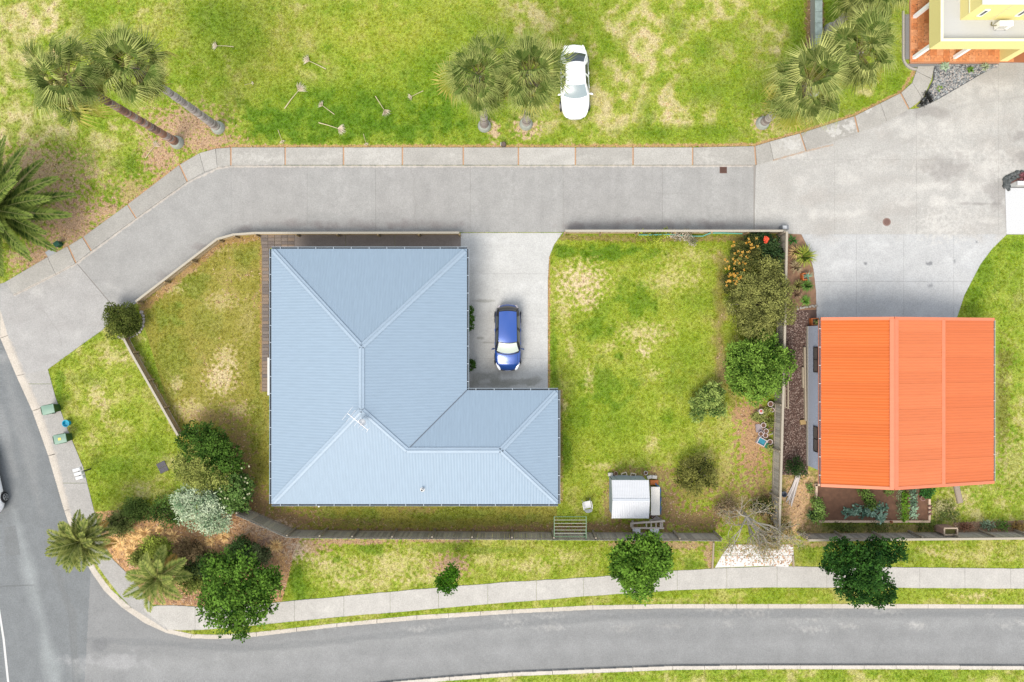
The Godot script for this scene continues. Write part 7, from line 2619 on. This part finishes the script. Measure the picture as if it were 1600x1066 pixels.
func build_litter() -> void:
	var mask := PackedByteArray()
	mask.resize(800 * 533)
	mask_fill(mask, KERB_IN + [1760, -300, -260, -300, -260, 425], 1)
	mask_fill(mask, SOUTH_IN + [1760, 1400, 260, 1400], 1)
	var lane_path := []
	var other := []
	for k in range(0, PATH_JOINTS.size(), 4):
		lane_path.append_array([PATH_JOINTS[k], PATH_JOINTS[k + 1]])
		other.append_array([PATH_JOINTS[k + 2], PATH_JOINTS[k + 3]])
	for q in [LANE, APRON, PAD, DRIVE, SIDEWALK, FOOT_TOP + back(FOOT_LOW), lane_path + back(other),
			[404, 366, 726, 366, 726, 392, 870, 608, 870, 786, 424, 786, 424, 612, 408, 612, 408, 388],
			[1212, 366, 1276, 366, 1277, 500, 1560, 500, 1560, 757, 1262, 742, 1212, 742], [1272, 755, 1452, 755, 1452, 816, 1272, 816],
			[1416, -10, 1610, -10, 1610, 105, 1456, 105, 1440, 168, 1530, 120, 1416, 110], [1117, 887, 1128, 868, 1140, 851, 1239, 851, 1240, 872, 1231, 886], [1570, 266, 1610, 266, 1610, 370, 1570, 370],
			[952, 744, 1034, 744, 1034, 812, 952, 812]]:
		mask_fill(mask, q, 0)
	# grass tufts
	var b := MB.new()
	for k in 7:
		var a := TAU * k / 7 + rr(-.4, .4)
		var d := Vector3(cos(a), 0, sin(a))
		var s := Vector3(-d.z, 0, d.x) * .007
		var p := d * rr(0, .03)
		b.tri(p - s, p + s, p + d * rr(.02, .05) + Vector3(0, rr(.03, .055), 0))
	var tuft := b.mesh()
	var where: Array[Transform3D] = []
	var tint := PackedColorArray()
	var lw: Array[Transform3D] = []
	var lt := PackedColorArray()
	for k in 330000:
		var x := rr(0, 1600)
		var y := rr(0, 1066)
		if mask[int(y / 2) * 800 + int(x / 2)] == 0:
			continue
		var i := (int(y) * IW + int(x)) * 3
		var r := lawn_bytes[i] / 255.0
		var g := lawn_bytes[i + 1] / 255.0
		var bl := lawn_bytes[i + 2] / 255.0
		var f := rr(.95, 1.22)
		if r > g * 1.07:
			if k % 3 == 0:
				# bare earth: a dead leaf or twig now and then
				var c := [Color(.36, .22, .13), Color(.24, .14, .08), Color(.46, .34, .23), Color(.16, .09, .06), Color(.40, .25, .10)][rng.randi() % 5] as Color
				lw.append(Transform3D(Basis(Vector3.UP, rr(0, TAU)) * Basis(Vector3.RIGHT, rr(-.5, .5)).scaled(Vector3(rr(.5, 1.6), 1, rr(.4, 1.2))), Vector3((x - 800) / 25, rr(.01, .035), (y - 533) / 25)))
				lt.append(c)
			continue
		if g < r * 1.0 and k % 2 == 0:
			continue
		where.append(Transform3D(Basis(Vector3.UP, rr(0, TAU)).scaled(Vector3.ONE * rr(.7, 1.5)), Vector3((x - 800) / 25, 0, (y - 533) / 25)))
		tint.append(Color(pow(r, 2.2) * f * rr(.94, 1.12), pow(g, 2.2) * f, pow(bl, 2.2) * f * rr(.45, 1.0)))
	scatter("grass", tuft, leaf_mat("grass_blade", .25), where, tint)
	b = MB.new()
	b.tri(Vector3(-.06, 0, 0), Vector3(0, .006, .025), Vector3(.06, 0, 0))
	b.tri(Vector3(-.06, 0, 0), Vector3(.06, 0, 0), Vector3(0, .006, -.025))
	var flake := b.mesh()
	# more litter on the corner bed and the white pad
	for k in 5200:
		var p := Vector2(rr(150, 460), rr(795, 945))
		if not Geometry2D.is_point_in_polygon(p, px2([150, 805, 262, 796, 330, 805, 388, 802, 462, 842, 452, 905, 440, 938, 314, 946, 236, 943, 206, 900, 173, 868])):
			continue
		lw.append(Transform3D(Basis(Vector3.UP, rr(0, TAU)) * Basis(Vector3.RIGHT, rr(-.7, .7)).scaled(Vector3(rr(.6, 2.4), 1, rr(.3, 1.1))), Vector3((p.x - 800) / 25, rr(.01, .06), (p.y - 533) / 25)))
		lt.append([Color(.50, .31, .18), Color(.34, .19, .11), Color(.62, .45, .31), Color(.22, .13, .08), Color(.56, .34, .13), Color(.42, .27, .18)][rng.randi() % 6])
	for k in 430:
		var x := rr(1122, 1240) if k % 3 else rr(1150, 1238)
		var y := 850 + 34 * pow(rng.randf(), 1.6 if k % 3 else 1.0)
		if x < 1117 + (887 - y) * .62:
			continue
		lw.append(Transform3D(Basis(Vector3.UP, rr(0, TAU)).scaled(Vector3(rr(.6, 1.6), 1, rr(.5, 1.4))), Vector3((x - 800) / 25, rr(.045, .06), (y - 533) / 25)))
		lt.append([Color(.40, .22, .12), Color(.46, .30, .18), Color(.26, .16, .10)][rng.randi() % 3])
	for k in 900:
		var p := Vector3(rr(24.95, 30.3), .115, rr(-17.5, -18.9)) if k % 2 else Vector3(rr(24.95, 26.2), .115, rr(-17.5, -22.4))
		lw.append(Transform3D(Basis(Vector3.UP, rr(0, TAU)).scaled(Vector3(rr(.4, 1.2), 1, rr(.4, 1.3))), p))
		lt.append([Color(.30, .13, .06), Color(.20, .09, .05), Color(.44, .24, .12), Color(.12, .07, .05)][rng.randi() % 4])
	scatter("leaf_litter", flake, leaf_mat("dry_leaf", .15), lw, lt)
	# bark chips and gravel
	var bw: Array[Transform3D] = []
	var bt := PackedColorArray()
	for k in 9000:
		var x := rr(1213, 1262)
		var y := rr(486, 742)
		bw.append(Transform3D(Basis(Vector3.UP, rr(0, TAU)) * Basis(Vector3.RIGHT, rr(-.6, .6)).scaled(Vector3(rr(.4, 1.0), 1, rr(.7, 1.8))), Vector3((x - 800) / 25, rr(.015, .045), (y - 533) / 25)))
		bt.append([Color(.10, .06, .048), Color(.15, .10, .085), Color(.06, .038, .032), Color(.26, .2, .17)][rng.randi() % 4])
	scatter("bark_chips", flake, leaf_mat("dry_leaf", .15), bw, bt)
	b = MB.new()
	b.ball(Vector3.ZERO, Vector3(.05, .03, .04), 4, 6, Color.WHITE, .2, rng)
	var gw: Array[Transform3D] = []
	var gt := PackedColorArray()
	var shape := px2([1461, 102, 1559, 102, 1528, 117, 1489, 140, 1464, 154, 1440, 166, 1436, 164, 1448, 150, 1459, 126])
	for k in 9000:
		var p := Vector2(rr(1434, 1562), rr(101, 168))
		if Geometry2D.is_point_in_polygon(p, shape):
			gw.append(Transform3D(Basis(Vector3.UP, rr(0, TAU)).scaled(Vector3.ONE * rr(.5, 1.5)), Vector3((p.x - 800) / 25, rr(.035, .06), (p.y - 533) / 25)))
			gt.append([Color(.15, .165, .175), Color(.26, .275, .28), Color(.08, .085, .09), Color(.33, .30, .28), Color(.20, .20, .20)][rng.randi() % 5])
	scatter("gravel", b.mesh(), leaf_mat("gravel_stone", .0), gw, gt)
